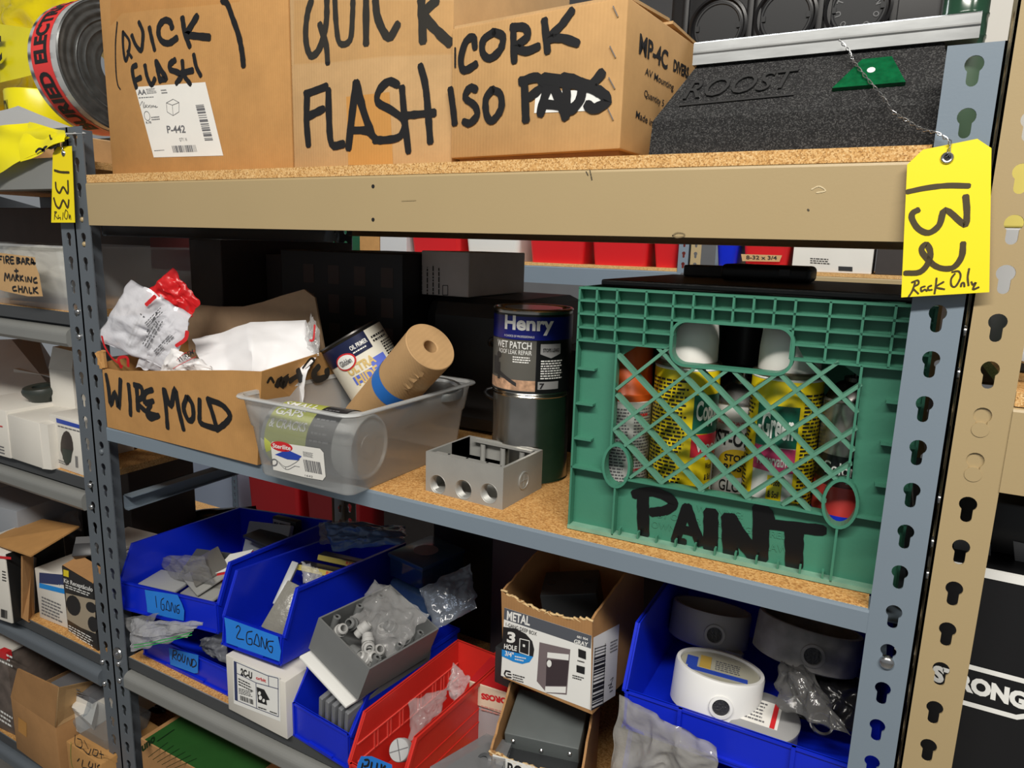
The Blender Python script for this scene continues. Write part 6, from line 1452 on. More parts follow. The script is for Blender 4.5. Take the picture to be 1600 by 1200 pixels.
# clear bin with cardboard label
o = thing('storage_bin', 'clear plastic bin with cardboard label FIRE BARRIER + MARKING CHALK', 'storage bin', (-.85, .1, 1.473))
a = P(-40, 474, Z=1.473); Tq = frame(-.985, .012, 1.473); mb = MB(); ww, dd, hh = .325, .24, .105
loft(mb, Tq, [rrect(0, 0, ww, dd, .012, 0), rrect(-.008, -.008, ww+.006, dd+.008, .014, hh*.6), rrect(-.014, -.014, ww+.010, dd+.014, .016, hh), rrect(-.020, -.020, ww+.014, dd+.020, .018, hh), rrect(-.020, -.020, ww+.014, dd+.020, .018, hh+.004), rrect(-.012, -.012, ww+.008, dd+.012, .015, hh+.004)])
mb.build('bin_wall', FROST, o, smooth=50)
pl = Plane((0, -.0215, 1.5), (0, -1, 0))
mb = MB(); mb.pquad(pl, [(-14,393),(56,402),(57,415),(62,428),(68,463),(45,463),(8,455),(-14,448)], .001); lb = mb.build('cardboard_label', KRAFTL, o)
c5 = 4
marker(lb, pl, [(.0030, q) for q in ([(-2,400),(0,448)], [(-2,402),(18,402)], [(0,420),(14,420)], [(28,402),(32,445)], [(45,445),(42,405),(60,405),(60,422),(45,425),(65,448)], [(90,405),(72,408),(74,445),(94,445)], [(74,425),(90,425)], [(110,410),(112,448)], [(110,410),(130,415),(115,428),(133,435),(112,448)], [(140,450),(150,412),(165,452)], [(145,435),(160,435)], [(172,450),(170,415),(188,420),(172,432),(192,452)], [(200,450),(205,415),(222,450),(205,440),(230,445)],
  [(108,480),(108,505)], [(97,493),(120,492)], [(35,555),(40,505),(52,540),(62,510),(70,555)], [(78,550),(88,515),(98,555)], [(105,555),(108,518),(122,525),(108,535),(125,555)], [(132,520),(135,555)], [(150,522),(135,538),(155,555)], [(165,530),(170,560)], [(180,560),(182,530),(200,562),(205,530)], [(235,535),(218,545),(220,565),(240,565)],
  [(105,590),(88,595),(90,615),(112,615)], [(122,585),(125,625)], [(145,588),(146,628)], [(124,605),(146,606)], [(155,628),(165,592),(180,630)], [(190,595),(192,628),(208,630)], [(215,595),(218,632)], [(240,595),(220,612),(245,632)])], 0, 300, 4, off=.0016)
oo = thing('cardboard_pieces', 'pale folded bags inside the labelled clear bin', 'bag', (-.8, .12, 1.48))
bag([(5,385),(104,385),(108,465),(10,465)], (.10,.10,.06,.05), .03, 81).build('bag_skin', mat('pale_grey_bag', (176, 172, 160), .5), oo, smooth=70)
o, b, pl, T, w, h = pbox('black_tray', 'glossy black moulded tray above the labelled clear bin', 'tray', (-30,368), (104,368), 1.583, (40,318), .2, BLACKP)
mb = MB(); mb.pquad(pl, [(4,326),(60,326),(48,346),(30,345),(14,340)], .0006); mb.build('glossy_panel', mat('pale_blue_gloss', (150, 160, 176), .15), b)
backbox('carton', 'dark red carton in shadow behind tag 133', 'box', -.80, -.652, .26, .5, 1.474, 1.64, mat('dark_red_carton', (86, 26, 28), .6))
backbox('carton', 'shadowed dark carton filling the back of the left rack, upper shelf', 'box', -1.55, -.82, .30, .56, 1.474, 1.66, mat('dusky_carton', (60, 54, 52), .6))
# white cartons
Z2 = 1.1850
o, b, pl, T, w, h = pbox('cardboard_box', 'plain white carton holding a black ring, left rack', 'box', (17,716), (68,733), Z2, (40,655), .17, WCARD)
mb = MB(); mb.hexa([T @ V(p) for p in ((w-.004,0,0),(w+.016,.006,0),(w+.016,.16,0),(w-.004,.165,0),(w-.004,0,h),(w+.016,.006,h*.97),(w+.016,.16,h*.97),(w-.004,.165,h))]); mb.build('side_flap', WCARD, o)
o, b, pl, T, w, h = pbox('cardboard_box', 'white carton with tiny red print at the left photo edge', 'box', (-50,698), (17,717), Z2, (0,640), .17, WCARD)
mb = MB(); mb.plines(pl, (0,668), (5,669), (0,663), 1, .0008); mb.build('red_print', RED, b); mb = MB(); mb.plines(pl, (-2,708), (8,711), (-2,694), 3, .0008); mb.build('fine_print', GREYPRINT, b)
Tq = axis_frame(V(P(70, 650, Y=.075).xy.to_tuple() + (Z2 + h + .0175,)), (0, -.1, 1)); o = thing('black_ring', 'black rubber ring device lying on the white carton', 'device', Tq.translation)
mb = MB(); mb.lathe(Tq, [(.016, -.002), (.016, .012), (.022, .014), (.031, .012), (.034, .006), (.033, .0), (.024, -.012), (.022, -.016), (.016, -.016), (.016, -.002)], 36); mb.build('ring_body', mat('dark_green_black_plastic', (44, 50, 46), .45), o, smooth=50)
o, b, pl, T, w, h = pbox('cardboard_box', 'tall narrow white carton standing against the slate post', 'box', (88,700), (124,706), Z2, (86,577), .10, WCARD)
mb = MB(); mb.hexa([T @ V(p) for p in ((.0,.0,h),(w,.0,h),(w,.08,h),(0,.08,h),(.004,.01,h+.042),(w*.9,.012,h+.036),(w*.9,.07,h+.036),(.004,.07,h+.042))]); mb.build('tuck_flap', WCARD, o)
o, b, pl, T, w, h = pbox('cardboard_box', 'small white carton printed with a dark pear-shaped sensor', 'box', (84,728), (131,744), Z2, (100,652), .05, WCARD)
mb = MB(); mb.pquad(pl, [(88,653),(126,664),(126,670),(89,660)], .0006); mb.build('blue_print', BLUEP, b)
mb = MB(); mb.add([pl(105+10*math.cos(k*.42)*(1 if math.sin(k*.42) < .3 else .75), 700+27*math.sin(k*.42)+2*math.cos(k*.42), .0006) for k in range(15)], [tuple(range(15))]); bp = mb.build('sensor_picture', mat('brown_black_picture', (52, 42, 38), .4), b)
mb = MB(); mb.pquad(pl, [(98,700),(114,704),(111,722),(104,725),(99,716)], .0010); mb.build('sensor_base', mat('green_black_picture', (46, 54, 46), .4), bp)
mb = MB(); mb.plines(pl, (91,667), (125,676), (91,663), 1, .0008); mb.pbars(pl, (119,730), (123,731), (118,712), 9, .0008); mb.plines(pl, (90,722), (108,729), (90,716), 2, .0008); mb.build('fine_print', GREYPRINT, b)
o = thing('cardboard_box', 'large white carton with a slanting lid at the left edge under the beam', 'box', (-.85, .2, Z2))
mb = MB(); q = [P(-40, 628, Y=.11), P(85, 612, Y=.16), P(18, 530, Y=.30), P(-60, 532, Y=.30)]; mb.slab(q, (q[1]-q[0]).cross(q[3]-q[0]), .004); mb.build('lid_flap', WCARD, o)
mb = MB(); q2 = [P(85, 612, Y=.16), P(90, 575, Y=.34), P(60, 528, Y=.34), P(18, 530, Y=.30)]; mb.slab(q2, (q2[1]-q2[0]).cross(q2[3]-q2[0]), .004); mb.build('side_flap', mat('grey_board', (140, 138, 134), .6), o)
mb = MB(); mb.box(I4, (-1.25, .20, Z2), (-.76, .50, Z2+.10)); mb.build('carton', WCARD, o)
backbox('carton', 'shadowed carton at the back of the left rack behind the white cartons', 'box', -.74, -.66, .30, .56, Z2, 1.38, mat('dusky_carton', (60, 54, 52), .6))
# receptacle shelf
Z3 = .8430
o, b, pl, T, w, h = pbox('cardboard_box', 'black carton lettered Kit Receptáculo with pictures of dark covers', 'box', (106,985), (153,1018), Z3, (100,886), .10, mat('printed_black_carton', (34, 33, 33), .45))
c7 = lambda *p: cv(p, 0, 750, 2.6667)
mb = MB(); mb.ptext(pl, *c7((268,432),(388,472),(268,408)), 'Kit Receptáculo', .02, .0008); mb.build('white_lettering', WHITE, b); mb = MB(); mb.plines(pl, *c7((275,450),(385,490),(275,432)), 2, .0008); mb.build('fine_print', WHITE, b); mb = MB(); mb.plines(pl, *c7((288,650),(395,710),(288,600)), 5, .0008); mb.build('fine_print', WHITE, b)
mb = MB(); mb.pquad(pl, c7((266,372),(288,378),(288,405),(266,398)), .0008); mb.build('yellow_patch', YEL, b)
mb = MB(); mb.pquad(pl, c7((275,470),(398,500),(400,640),(340,615),(282,580)), .0006); pc_ = mb.build('beige_picture', mat('beige_print', (170, 156, 134), .5), b)
mb = MB()
for (x, y, rx, ry) in ((308,522,30,42), (382,530,22,22), (390,600,22,32)): mb.add([pl(*c7((x+rx*math.cos(k*.42), y+ry*math.sin(k*.42)+.3*rx*math.cos(k*.42)))[0], .0010) for k in range(15)], [tuple(range(15))])
mb.build('cover_pictures', PRINT, pc_)
mb = MB(); mb.slab([T @ V((0, .002, h)), T @ V((w, .002, h)), T @ V((w*.9, .03, h+.012)), T @ V((w*.1, .03, h+.014))], (0, 0, 1), .002); mb.build('top_flap', KRAFTD, o)
o, b, pl, T, w, h = pbox('cardboard_box', 'white and blue carton lettered LED behind the brown flap', 'box', (62,965), (112,985), Z3, (62,890), .10, WCARD)
mb = MB(); mb.pquad(pl, c7((165,385),(275,395),(275,440),(165,428)), .0006); mb.build('dark_band', mat('navy_print', (50, 60, 100), .5), b)
mb = MB(); mb.pquad(pl, c7((165,428),(275,455),(275,475),(165,448)), .0007); mb.build('blue_band', mat('bright_blue_print', (30, 140, 220), .5), b)
mb = MB(); mb.ptext(pl, *c7((246,448),(272,452),(246,434)), 'LED', .03, .0009); mb.build('white_lettering', WHITE, b)
mb = MB(); mb.plines(pl, *c7((175,560),(265,600),(175,480)), 6, .0008); mb.build('fine_print', GREYPRINT, b)
o = thing('cardboard_box', 'open brown carton with a wide flap folded outward, left rack', 'box', (-.86, .06, Z3))
q = [P(-20, 845, Y=-.01), P(48, 868, Y=-.02), P(124, 822, Y=.08), P(55, 808, Y=.12)]; mb = MB(); mb.slab(q, (q[1]-q[0]).cross(q[3]-q[0]), .003); mb.build('wide_flap', KRAFT, o)
q = [P(33, 868, Y=-.005), P(50, 868, Y=.02), P(52, 965, Y=.02), P(44, 972, Y=.0), P(33, 965, Y=-.005)]; mb = MB(); mb.slab(q, (q[1]-q[0]).cross(q[3]-q[0]), .003); mb.build('hanging_flap', KRAFTD, o)
q = [P(50, 870, Y=.02), P(62, 875, Y=.06), P(62, 958, Y=.06), P(52, 965, Y=.02)]; mb = MB(); mb.slab(q, (q[1]-q[0]).cross(q[3]-q[0]), .003); mb.build('inner_wall', mat('grey_board', (140, 138, 134), .6), o)
o, b, pl, T, w, h = pbox('cardboard_box', 'white carton with bar code and black side at the left edge', 'box', (-40,955), (19,975), Z3, (10,868), .12, WCARD)
mb = MB(); mb.pbars(pl, (2,964), (12,967), (2,951), 12, .0008); mb.plines(pl, (4,908), (11,910), (4,890), 4, .0008); mb.build('bar_code', PRINT, b)
mb = MB(); mb.box(T, (w, .003, 0), (w+.002, .117, h)); mb.build('black_side', BLACKM, b); mb = MB(); mb.pquad(pl, [(-5,868),(18,870),(18,874),(-5,872)], .0008); mb.build('red_print', RED, b)
for k in range(5):
    Tq = frame(-.79, .06+.002*k, .965+.008*k, .1); oo = thing('white_sheet', ['lowest white board of the stack beside the brown flap', 'second white board up in the stack beside the brown flap', 'middle white board of the stack beside the brown flap', 'fourth white board up in the stack beside the brown flap', 'top white board of the stack beside the brown flap'][k], 'board', Tq.translation)
    mb = MB(); mb.rbox(Tq, (0, 0, 0), (.085, .10, .006), .001, 1); mb.build('sheet', WCARD, oo)
o, b, pl, T, w, h = pbox('grey_case', 'plain grey case at the left edge above the brown flap', 'case', (-40,900), (48,850), Z3, (10,795), .2, mat('blue_grey_case', (140, 144, 150), .4), yaw=.1)
Tq = axis_frame(P(136, 862, Y=.055), (.5, -.6, .7)); o = thing('black_fitting', 'black angular bracket resting above the receptacle carton', 'bracket', Tq.translation)
mb = MB(); mb.rbox(Tq, (-.022, -.012, -.012), (.022, .014, .012), .003); mb.box(Tq, (-.024, .010, -.012), (.004, .030, .002)); mb.build('bracket_body', mat('dark_bracket', (52, 52, 54), .4), o, smooth=40)
o = thing('parts_bag', 'clear bag showing over the brown flap', 'bag', P(85, 815, Y=.15)); bag([(55,775),(120,790),(128,830),(60,815)], (.2,.2,.14,.14), .012, 82).build('bag_skin', FILM, o, smooth=70)
backbox('carton', 'dark filler carton added at the back of the left rack behind the brown flap', 'box', -1.75, -.84, .20, .36, Z3, 1.12, mat('dusky_carton', (60, 54, 52), .6))  # added to keep the gap above the brown flap dark
# lowest visible shelf of the left rack
Z4 = .5210
o, b, pl, T, w, h = pbox('cardboard_box', 'plain kraft carton with raised flaps at the lower left', 'box', (26,1170), (96,1222), Z4, (26,1096), .16, KRAFTD)
p0, p1 = T @ V((0, 0, h)), T @ V((w, 0, h)); pv = Plane(p0, T.to_3x3() @ V((0, -1, 0)))
mb = MB(); mb.slab([p0, p1, pv(91,1075,0), pv(27,1045,0)], pv.n, .003); mb.build('front_flap', KRAFTD, o)
mb = MB(); mb.slab([p1, T @ V((w, .10, h)), T @ V((w-.004, .10, h+.05)), pv(92,1075,0)], T.to_3x3() @ V((1, 0, 0)), .003); mb.build('side_flap', KRAFTL, o)
mb = MB(); mb.slab([T @ V((0, .16, h)), T @ V((w, .16, h)), T @ V((w, .17, h+.085)), T @ V((0, .17, h+.085))], (0, -1, 0), .003); mb.build('rear_flap', KRAFTD, o)
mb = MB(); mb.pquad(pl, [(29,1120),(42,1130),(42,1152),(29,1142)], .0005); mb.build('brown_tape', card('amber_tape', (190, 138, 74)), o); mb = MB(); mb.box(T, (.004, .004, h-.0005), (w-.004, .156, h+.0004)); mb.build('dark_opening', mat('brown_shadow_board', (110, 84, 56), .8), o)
o, b, pl, T, w, h = pbox('cardboard_box', 'white topped carton with dark photographs at the lower left edge', 'box', (-40,1120), (25,1150), Z4, (10,1022), .2, mat('photo_carton', (96, 86, 80), .5, var=.3, scale=40))
mb = MB(); mb.box(T, (-.002, -.002, h), (w+.002, .2, h+.004)); mb.build('white_top', WCARD, b); mb = MB(); mb.plines(pl, (-10,1030), (22,1045), (-10,1010), 3, .0008); mb.build('white_print', WHITE, b); mb = MB(); mb.plines(pl, (-10,1120), (22,1140), (-10,1100), 3, .0008); mb.build('white_print', WHITE, b)
mb = MB(); mb.box(T, (w-.022, -.0025, h-.012), (w+.0024, .01, h+.0044)); mb.build('red_corner', RED, b)
o, b, pl, T, w, h = pbox('cardboard_box', 'white printed carton behind the raised kraft flaps', 'box', (86,1125), (150,1160), Z4+.09, (90,1072), .14, WCARD)
mb = MB(); mb.plines(pl, (104,1085), (132,1090), (104,1072), 3, .0008); mb.box(T, (0, 0, h), (w, .14, h+.0006)); mb.build('carton_print', GREYPRINT, b)
# clamshell pack on a lettered carton
o, b, pl, T, w, h = pbox('cardboard_box', 'kraft carton with marker writing under the clamshell pack', 'box', (112,1245), (166,1285), Z4, (115,1166), .12, KRAFT)
c78 = lambda *p: cv(p, 0, 940, 4.615)
marker(o, pl, [(.0024, q) for q in ([(545,960),(545,1030),(590,1050),(590,1000),(560,985)], [(610,1000),(640,1060)], [(600,1060),(640,1100),(660,1060)], [(680,1060),(670,1100),(700,1110),(710,1075),(685,1065)], [(730,1075),(735,1130)], [(720,1095),(750,1105)], [(575,1130),(560,1150)], [(600,1140),(595,1190),(630,1200)], [(650,1150),(640,1185),(665,1195),(672,1165)], [(690,1165),(690,1210)], [(720,1175),(705,1190),(725,1215)])], 0, 940, 4.615)
mb = MB(); mb.stroke([pl(x, y, .0006) for x, y in c78((515,1010),(512,1100),(520,1180),(540,1210))], .0012, pl.n); mb.build('green_line', mat('green_ink', (90, 140, 50), .5), o)
o = thing('clamshell_pack', 'clear clamshell pack of a white tape measure printed 55 in red', 'pack', P(140, 1150, Y=.0))
TCl = frame(-.742, .004, .638, .06, -.1, 0)
f0 = P(102, 1128, Y=.0); f1 = P(152, 1160, Y=.0); 
Tq = frame(T.translation.x-.012, -.006, Z4+h+.0015, 0)
w_ = .115
mb = MB()
loft(mb, Tq, [rrect(.006, .006, w_-.006, .09, .01, 0), rrect(0, 0, w_, .096, .012, .022), rrect(0, 0, w_, .096, .012, .026), rrect(.012, .010, w_-.012, .085, .012, .028), rrect(.022, .024, w_-.022, .075, .010, .075)], True)
mb.build('clamshell', film('clamshell_plastic', (232, 236, 240), .8, .06, .2, 30, .55), o, smooth=40)
mb = MB(); a, b2, c2, d2 = P(112, 1105, Y=.015), P(143, 1133, Y=.015), P(152, 1098, Y=.035), P(120, 1085, Y=.035); n_ = (b2-a).cross(d2-a); n_ = n_ if n_.dot(CAM_POS-a) > 0 else -n_; mb.slab([a, b2, c2, d2], n_, .02); bd_ = mb.build('white_card', WCARD, o)
pq = Plane(a, n_); mb = MB(); mb.ptext(pq, (116,1103), (128,1109), (118,1093), "55'", .05, .001); mb.build('red_lettering', RED, bd_); mb = MB(); mb.plines(pq, (114,1110), (128,1118), (114,1106), 2, .001); mb.plines(pq, (132,1112), (144,1118), (134,1100), 3, .001); mb.build('fine_print', GREYPRINT, bd_)
q = [P(122, 1084, Y=.036), P(152, 1098, Y=.036), P(160, 1082, Y=.075), P(138, 1075, Y=.075)]; n2 = (q[1]-q[0]).cross(q[3]-q[0]); n2 = n2 if n2.z > 0 else -n2; mb = MB(); mb.slab(q, n2, .004); tpq = mb.build('card_top', WHITE, bd_)
pq = Plane(q[0], n2); mb = MB(); mb.pquad(pq, [(146,1087),(158,1083),(157,1090),(149,1093)], .0006); mb.build('yellow_patch', YEL, tpq)
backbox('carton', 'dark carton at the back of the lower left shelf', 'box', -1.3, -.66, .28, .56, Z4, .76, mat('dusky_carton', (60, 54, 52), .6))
# ================================================================ BELOW THE LOWER SHELF
board(.440, -xi+.001, xi-.001, .006, DEP-.002, 'particle board shelf near the floor under the green carton')
o = thing('cardboard_box', 'green carton lettered uno under the lower shelf', 'box', (-.40, .12, .441))
a = P(222, 1158, Z=.715); b = P(300, 1100, Z=.715); Tq = frame(-.545, .0, .441, .0)
mb = MB(); mb.rbox(Tq, (0, 0, 0), (.25, .30, .274), .002); bd_ = mb.build('carton', card('brown_flute', (168, 126, 82)), o)
mb = MB(); mb.box(Tq, (.012, .001, .274), (.249, .299, .2748)); gt = mb.build('green_top', mat('green_carton', (34, 82, 32), .55, var=.06), bd_)
pt = Plane((0, 0, .7162), (0, 0, 1)); mb = MB(); mb.ptext(pt, (222,1176), (243,1158), (221,1166), 'uno', .05, 0); mb.stroke([pt(246,1158,0), pt(272,1140,0)], .003, V((0, 0, 1)), 0)
for k in range(6): mb.stroke([pt(232+k*7, 1183+k*4, 0), pt(262+k*9, 1160+k*5, 0)], .0016, V((0, 0, 1)), 0)
mb.build('dark_lettering', mat('dark_green_print', (14, 40, 14), .5), gt)
o = thing('parts_bag', 'grey wrapped bundle at the bottom edge in front of the green carton', 'bag', P(340, 1190, Y=.05)); bag([(305,1180),(370,1185),(372,1240),(300,1240)], (.08,.08,.04,.04), .02, 91).build('bag_skin', mat('grey_wrap', (150, 148, 142), .4, bump=.5, bscale=50), o, smooth=70)
o = thing('parts_bag', 'black bagged bundle on the green carton behind the slate post', 'bag', P(220, 1100, Y=.25)); bag([(196,1070),(262,1075),(258,1112),(200,1135)], (.30,.30,.22,.2), .04, 92).build('bag_skin', mat('black_bag', (26, 26, 28), .25), o, smooth=70)
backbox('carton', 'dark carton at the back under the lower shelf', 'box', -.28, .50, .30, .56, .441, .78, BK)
# ================================================================ TAN RACK ON THE RIGHT
rk3 = thing('shelving_rack', 'tan steel rack at the right edge of the photo', 'shelving rack', (1.2, .3, 0))
pt_ = 1.75 - .0042
post(rk3, .6085, .6475, 0, 0, 2.0, pt_ % PITCH, TAN, 'l')
post(rk3, .6085, .6475, DEP, 0, 2.0, pt_ % PITCH, TAN, 'l', facing=-1)
beam_plain(rk3, .6475, 1.85, -.001, 1.4175, 1.488, TAN); beam_plain(rk3, .6475, 1.85, DEP+.001, 1.4175, 1.488, TAN, facing=-1)
for k in (-7, -8):
    mb = MB(); mb.cyl(axis_frame((.628, .0006, pt_ + k*PITCH - .012), (0, -1, 0)), .0062, -.002, .0012, 22); mb.build('rivet', TAN, rk3, smooth=40)
    mb = MB(); mb.box(I4, (.616, .0018, pt_ + k*PITCH - .02), (.640, .004, pt_ + k*PITCH + .012)); mb.build('connector_plate', TAN, rk3)
for z in (1.655, 1.64, 1.545, 1.51, 1.40, 1.36, 1.33): bolt(rk3, (.6075, .012, z), (-1, 0, 0), .005)
board(1.501, .648, 1.85, .002, DEP-.002, 'particle board shelf in the tan rack at the right edge')
o = thing('cardboard_box', 'black carton with STRONG in a white outlined badge, right of the tan post', 'box', (.95, .2, 1.0))
Ys = .06; zt_ = P(1575, 903, Y=Ys).z
mb = MB(); mb.rbox(I4, (.60, Ys, zt_-.30), (1.25, Ys+.40, zt_), .002); bd_ = mb.build('carton', mat('satin_black_carton', (22, 22, 24), .4), o)
pl = Plane((0, Ys, 0), (0, -1, 0))
mb = MB(); mb.ptext(pl, (1456,1063), (1604,1110), (1458,1037), 'STRONG', .06, .0008)
for q in ([(1400,1012),(1510,1040),(1620,1069)], [(1390,1065),(1505,1097),(1588,1120),(1604,1118)]): mb.stroke([pl(x, y, .0008) for x, y in q], .0048, pl.n, 0)
mb.build('white_lettering', WHITE, bd_)
mb = MB(); mb.box(I4, (.60, Ys-.001, zt_-.004), (1.25, Ys+.006, zt_+.003)); mb.build('white_edge', WHITE, bd_)
o = thing('steel_tool', 'grey and black boxed device lying on the black STRONG carton', 'device', (.8, .2, zt_))
mb = MB(); mb.rbox(I4, (.62, Ys+.05, zt_+.003), (1.0, Ys+.28, zt_+.055), .004); bd_ = mb.build('case', BLACKP, o, smooth=40); pk2 = Plane((0, Ys+.0495, 0), (0, -1, 0)); mb = MB(); mb.pquad(pk2, [(1583,845),(1605,850),(1605,905),(1588,900)], .0004); mb.pquad(pk2, [(1490,842),(1548,850),(1548,880),(1490,872)], .0004); mb.build('grey_panel', mat('brushed_grey', (140, 140, 142), .35), bd_)
backbox('carton', 'yellow carton in the tan rack seen through its keyholes', 'box', .612, .80, .30, .43, 1.64, 1.72, mat('bright_yellow_carton', (232, 214, 110), .5))
backbox('carton', 'white carton in the tan rack showing beside the post top', 'box', .615, .9, .30, .43, 1.7205, 1.86, mat('dim_white_carton', (190, 188, 182), .6))
backbox('carton', 'white and navy carton under the yellow one in the tan rack', 'box', .612, .80, .30, .43, 1.5015, 1.6395, mat('pale_carton', (196, 196, 196), .5))
backbox('carton', 'black crate in the tan rack just above its shelf', 'box', .652, 1.0, .12, .29, 1.5015, 1.56, BK)
o = thing('parts_bag', 'white and grey plastic bag on the tan rack shelf', 'bag', P(1592, 520, Y=.04)); bag([(1580,488),(1640,500),(1640,570),(1578,560)], (.10,.10,.04,.04), .015, 95).build('bag_skin', mat('pale_bag_plastic', (180, 180, 182), .25, bump=.6, bscale=60), o, smooth=70)
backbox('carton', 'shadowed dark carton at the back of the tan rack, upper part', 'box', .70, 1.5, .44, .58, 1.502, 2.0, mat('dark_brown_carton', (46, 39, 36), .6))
backbox('carton', 'shadowed dark carton at the back of the tan rack behind the device', 'box', .62, 1.5, .40, .57, zt_, 1.40, BK)
# ================================================================ RACKS ACROSS THE FAR AISLE
YB = 1.90
rk4 = thing('shelving_rack', 'blue-grey rack across the far aisle, seen under the tan beam', 'shelving rack', (-1.1, 2.2, 0))
mb_ = post(rk4, -.155, -.116, YB, 0, 2.2, ph, GREYP, 'r'); post(rk4, -2.6, -2.561, YB, 0, 2.2, ph, GREYP, 'l')
beam_plain(rk4, -2.56, -.155, YB-.001, 1.462, 1.530, GREYP); 
post(rk4, -.155, -.116, YB+.6, 0, 2.2, ph, GREYP, 'r', facing=-1); post(rk4, -2.6, -2.561, YB+.6, 0, 2.2, ph, GREYP, 'l', facing=-1)
rk5 = thing('shelving_rack', 'tan rack across the far aisle, seen above the green crate', 'shelving rack', (1.0, 2.2, 0))
post(rk5, -.112, -.073, YB, 0, 2.2, ph, TAN, 'l'); post(rk5, 2.2, 2.239, YB, 0, 2.2, ph, TAN, 'r')
beam_plain(rk5, -.073, 2.2, YB-.001, 1.468, 1.536, TAN); post(rk5, -.112, -.073, YB+.6, 0, 2.2, ph, TAN, 'l', facing=-1); post(rk5, 2.2, 2.239, YB+.6, 0, 2.2, ph, TAN, 'r', facing=-1)
board(1.543, -2.56, -.157, YB+.002, YB+.6, 'particle board shelf under the far red and white tubs')
board(1.549, -.073, 2.2, YB+.002, YB+.6, 'particle board shelf under the far blue bin and white carton')
REDT = mat('red_tub_plastic', (206, 32, 38), .35)
def tub(label, x0, x1, m_, cat='tub', h=.15, y=YB+.02, z=1.543, name='storage_tub', tp=.012):
    o = thing(name, label, cat, ((x0+x1)/2, y+.1, z)); mb = MB(); d = .26
    T = Matrix.Translation((x0, y, z)); w = x1-x0
    loft(mb, T, [rrect(tp, tp, w-tp, d-tp, .02, 0), rrect(0, 0, w, d, .022, h*.85), rrect(-.006, -.006, w+.006, d+.006, .024, h*.86), rrect(-.006, -.006, w+.006, d+.006, .024, h)])
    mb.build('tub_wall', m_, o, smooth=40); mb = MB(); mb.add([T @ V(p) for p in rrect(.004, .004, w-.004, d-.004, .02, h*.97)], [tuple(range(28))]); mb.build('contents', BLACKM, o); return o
tub('far red tub, first one right of the small grey carton', -1.38, -1.115, REDT); tub('far white tub between two red tubs', -1.09, -.825, mat('white_tub_plastic', (222, 222, 218), .4))
tub('far red tub just right of the white tub', -.785, -.535, REDT); tub('far red tub nearest the far rack posts but one', -.510, -.275, REDT); tub('small far red bin against the far blue-grey post', -.262, -.160, REDT, h=.13)
tub('far blue bin just right of the far tan post', -.03, .055, BLUEB, h=.14, z=1.549); tub('far red bin with kraft label, right of the far blue bin', .066, .225, REDT, h=.12, z=1.549)
o = bpy.data.objects['storage_tub.006']; mb = MB(); pq = Plane((0, YB+.012, 0), (0, -1, 0)); mb.pquad(pq, [(1158,397),(1222,399),(1218,409),(1160,408)], .001); lb = mb.build('kraft_label', KRAFTL, o); mb = MB(); mb.ptext(pq, (1166,405), (1214,406), (1166,399), '8-32 x 3/4', .02, .002); mb.build('pen_lettering', PRINT, lb)
o, b = backbox('cardboard_box', 'far white carton with small black print, behind the black device', 'box', .236, .48, YB+.01, YB+.3, 1.549, 1.66, WCARD)
pq = Plane((0, YB+.01, 0), (0, -1, 0)); mb = MB(); mb.plines(pq, (1266,412), (1300,414), (1266,402), 3, .001); mb.pquad(pq, [(1310,416),(1332,417),(1332,424),(1310,423)], .001); mb.build('black_print', PRINT, b)
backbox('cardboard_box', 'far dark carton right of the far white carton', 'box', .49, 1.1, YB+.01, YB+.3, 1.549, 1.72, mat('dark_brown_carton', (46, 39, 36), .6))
backbox('cardboard_box', 'far kraft carton left of the far red tubs', 'box', -1.66, -1.545, YB+.01, YB+.3, 1.543, 1.70, KRAFT)
backbox('cardboard_box', 'far pale carton between the kraft carton and first red tub', 'box', -1.54, -1.39, YB+.01, YB+.3, 1.543, 1.68, mat('pale_carton', (196, 196, 196), .5))
o, b = backbox('cardboard_box', 'far green carton with white label, above the tall black carton', 'box', -2.28, -1.86, YB+.01, YB+.3, 1.543, 1.72, mat('far_green_carton', (30, 98, 72), .5))
pq = Plane((0, YB+.01, 0), (0, -1, 0)); mb = MB(); mb.pquad(pq, [(436,360),(468,361),(468,386),(436,385)], .001); mb.pquad(pq, [(408,360),(428,361),(428,386),(408,385)], .001); lb = mb.build('white_label', WHITE, b); mb = MB(); mb.plines(pq, (440,380), (460,381), (440,374), 2, .002); mb.build('label_print', PRINT, lb)
backbox('cardboard_box', 'far dark carton hanging low in the aisle gap above the stacked cans', 'box', -1.0, -.40, YB+.02, YB+.4, 1.20, 1.36, mat('dark_plum_carton', (44, 35, 38), .6))
tub('far low red tub seen under the middle shelf', -2.50, -2.12, REDT, h=.40, z=0.0, y=YB+.02); tub('far low red tub, darker one further along the same shelf', -2.06, -1.70, mat('deep_red_tub', (150, 26, 30), .4), h=.40, z=0.0, y=YB+.02)
tub('pale tub standing in for the lit patch left of the far low red tubs', -3.0, -2.63, mat('bright_patch_tub', (196, 206, 226), .4), h=.40, z=0.0, y=YB+.02)  # pale tub added where a brightly lit patch shows
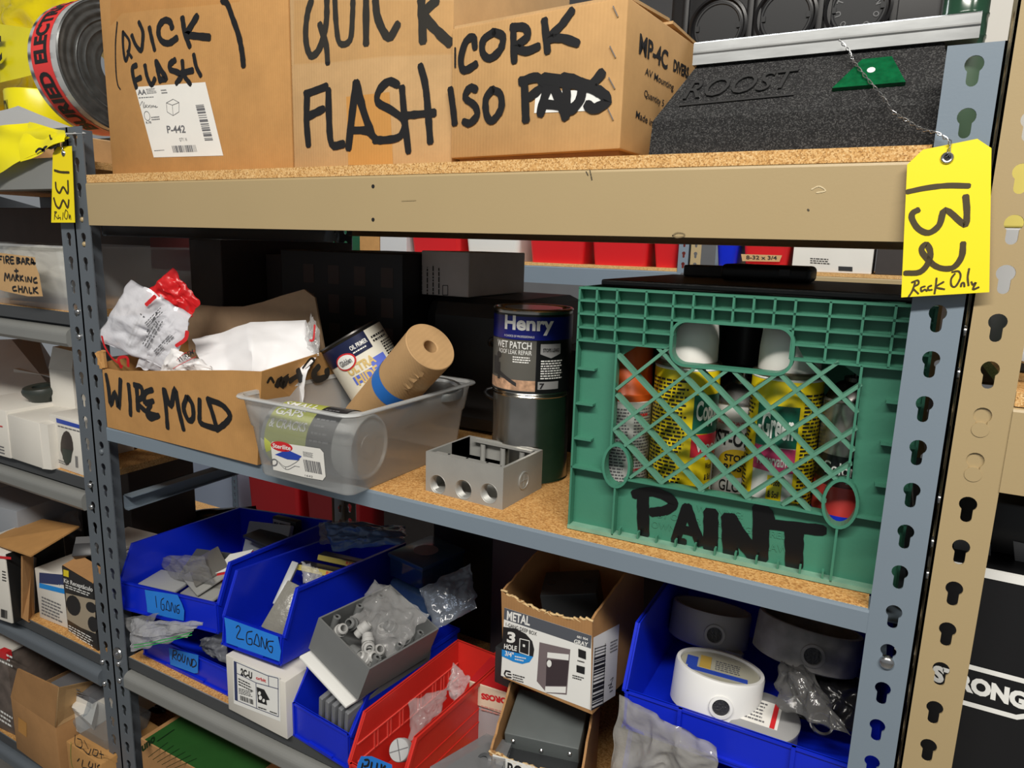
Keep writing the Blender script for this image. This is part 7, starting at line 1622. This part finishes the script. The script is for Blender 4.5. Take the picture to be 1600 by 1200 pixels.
for k in range(6):
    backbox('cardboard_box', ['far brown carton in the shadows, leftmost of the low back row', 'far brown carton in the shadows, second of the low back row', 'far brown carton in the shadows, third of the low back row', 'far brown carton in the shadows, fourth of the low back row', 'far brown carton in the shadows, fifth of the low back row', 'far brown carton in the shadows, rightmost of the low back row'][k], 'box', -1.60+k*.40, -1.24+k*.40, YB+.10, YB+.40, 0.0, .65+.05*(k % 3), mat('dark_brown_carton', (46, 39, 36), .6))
# ---------------------------------------------------------------- kinds that repeat
_GR = {'stacking_bin': 'plastic stacking bins on the lower shelf', 'spray_can': 'spray cans in the green crate', 'cover_plate': 'cover plates in the 1 GANG and 2 GANG bins', 'storage_tub': 'tubs and bins on the racks across the aisle',
       'shelf_board': 'particle board shelves', 'shelving_rack': 'steel shelving racks', 'plastic_sleeve': 'grey sleeves in the unmarked blue bin', 'white_sheet': 'stacked white boards in the left rack', 'tin_can': 'stacked tins beside the green crate',
       'round_box': 'round lamp boxes in the wide blue bin', 'rack_tag': 'yellow card tags on the posts', 'tape_roll': 'warning tape rolls on the top shelf', 'parts_packet': 'yellow striped packets in the 2 GANG bin', 'outlet_box': 'grey metal outlet boxes',
       'storage_bin': 'clear plastic storage bins', 'zip_bag': 'clear bags under the 1 GANG bin', 'clear_box': 'blue tinted clear boxes', 'small_carton': 'little cartons among the goods'}
for o in list(bpy.data.objects):
    if o.parent is None and 'category' in o and 'group' not in o:
        k = o.name.split('.')[0]; x, y, z = o.location
        if k in _GR: o['group'] = _GR[k]
        elif k in ('cardboard_box', 'carton'):
            if y > 1.5: o['group'] = 'cartons on the racks across the aisle'
            elif x < -.62: o['group'] = 'cartons in the left rack'
            elif x > .61 or 'tan rack' in o['label']: o['group'] = 'cartons in the tan rack'
            elif z > 1.6: o['group'] = 'cardboard boxes on the top shelf'
            elif z > 1.2: o['group'] = 'cartons on the middle shelf'
            elif z > .8: o['group'] = 'cartons on the lower shelf'
            else: o['group'] = 'cartons under the lower shelf'
        elif k == 'parts_bag':
            o['group'] = 'bags on the middle shelf' if z > 1.25 else 'bags among the bins of the lower shelf'
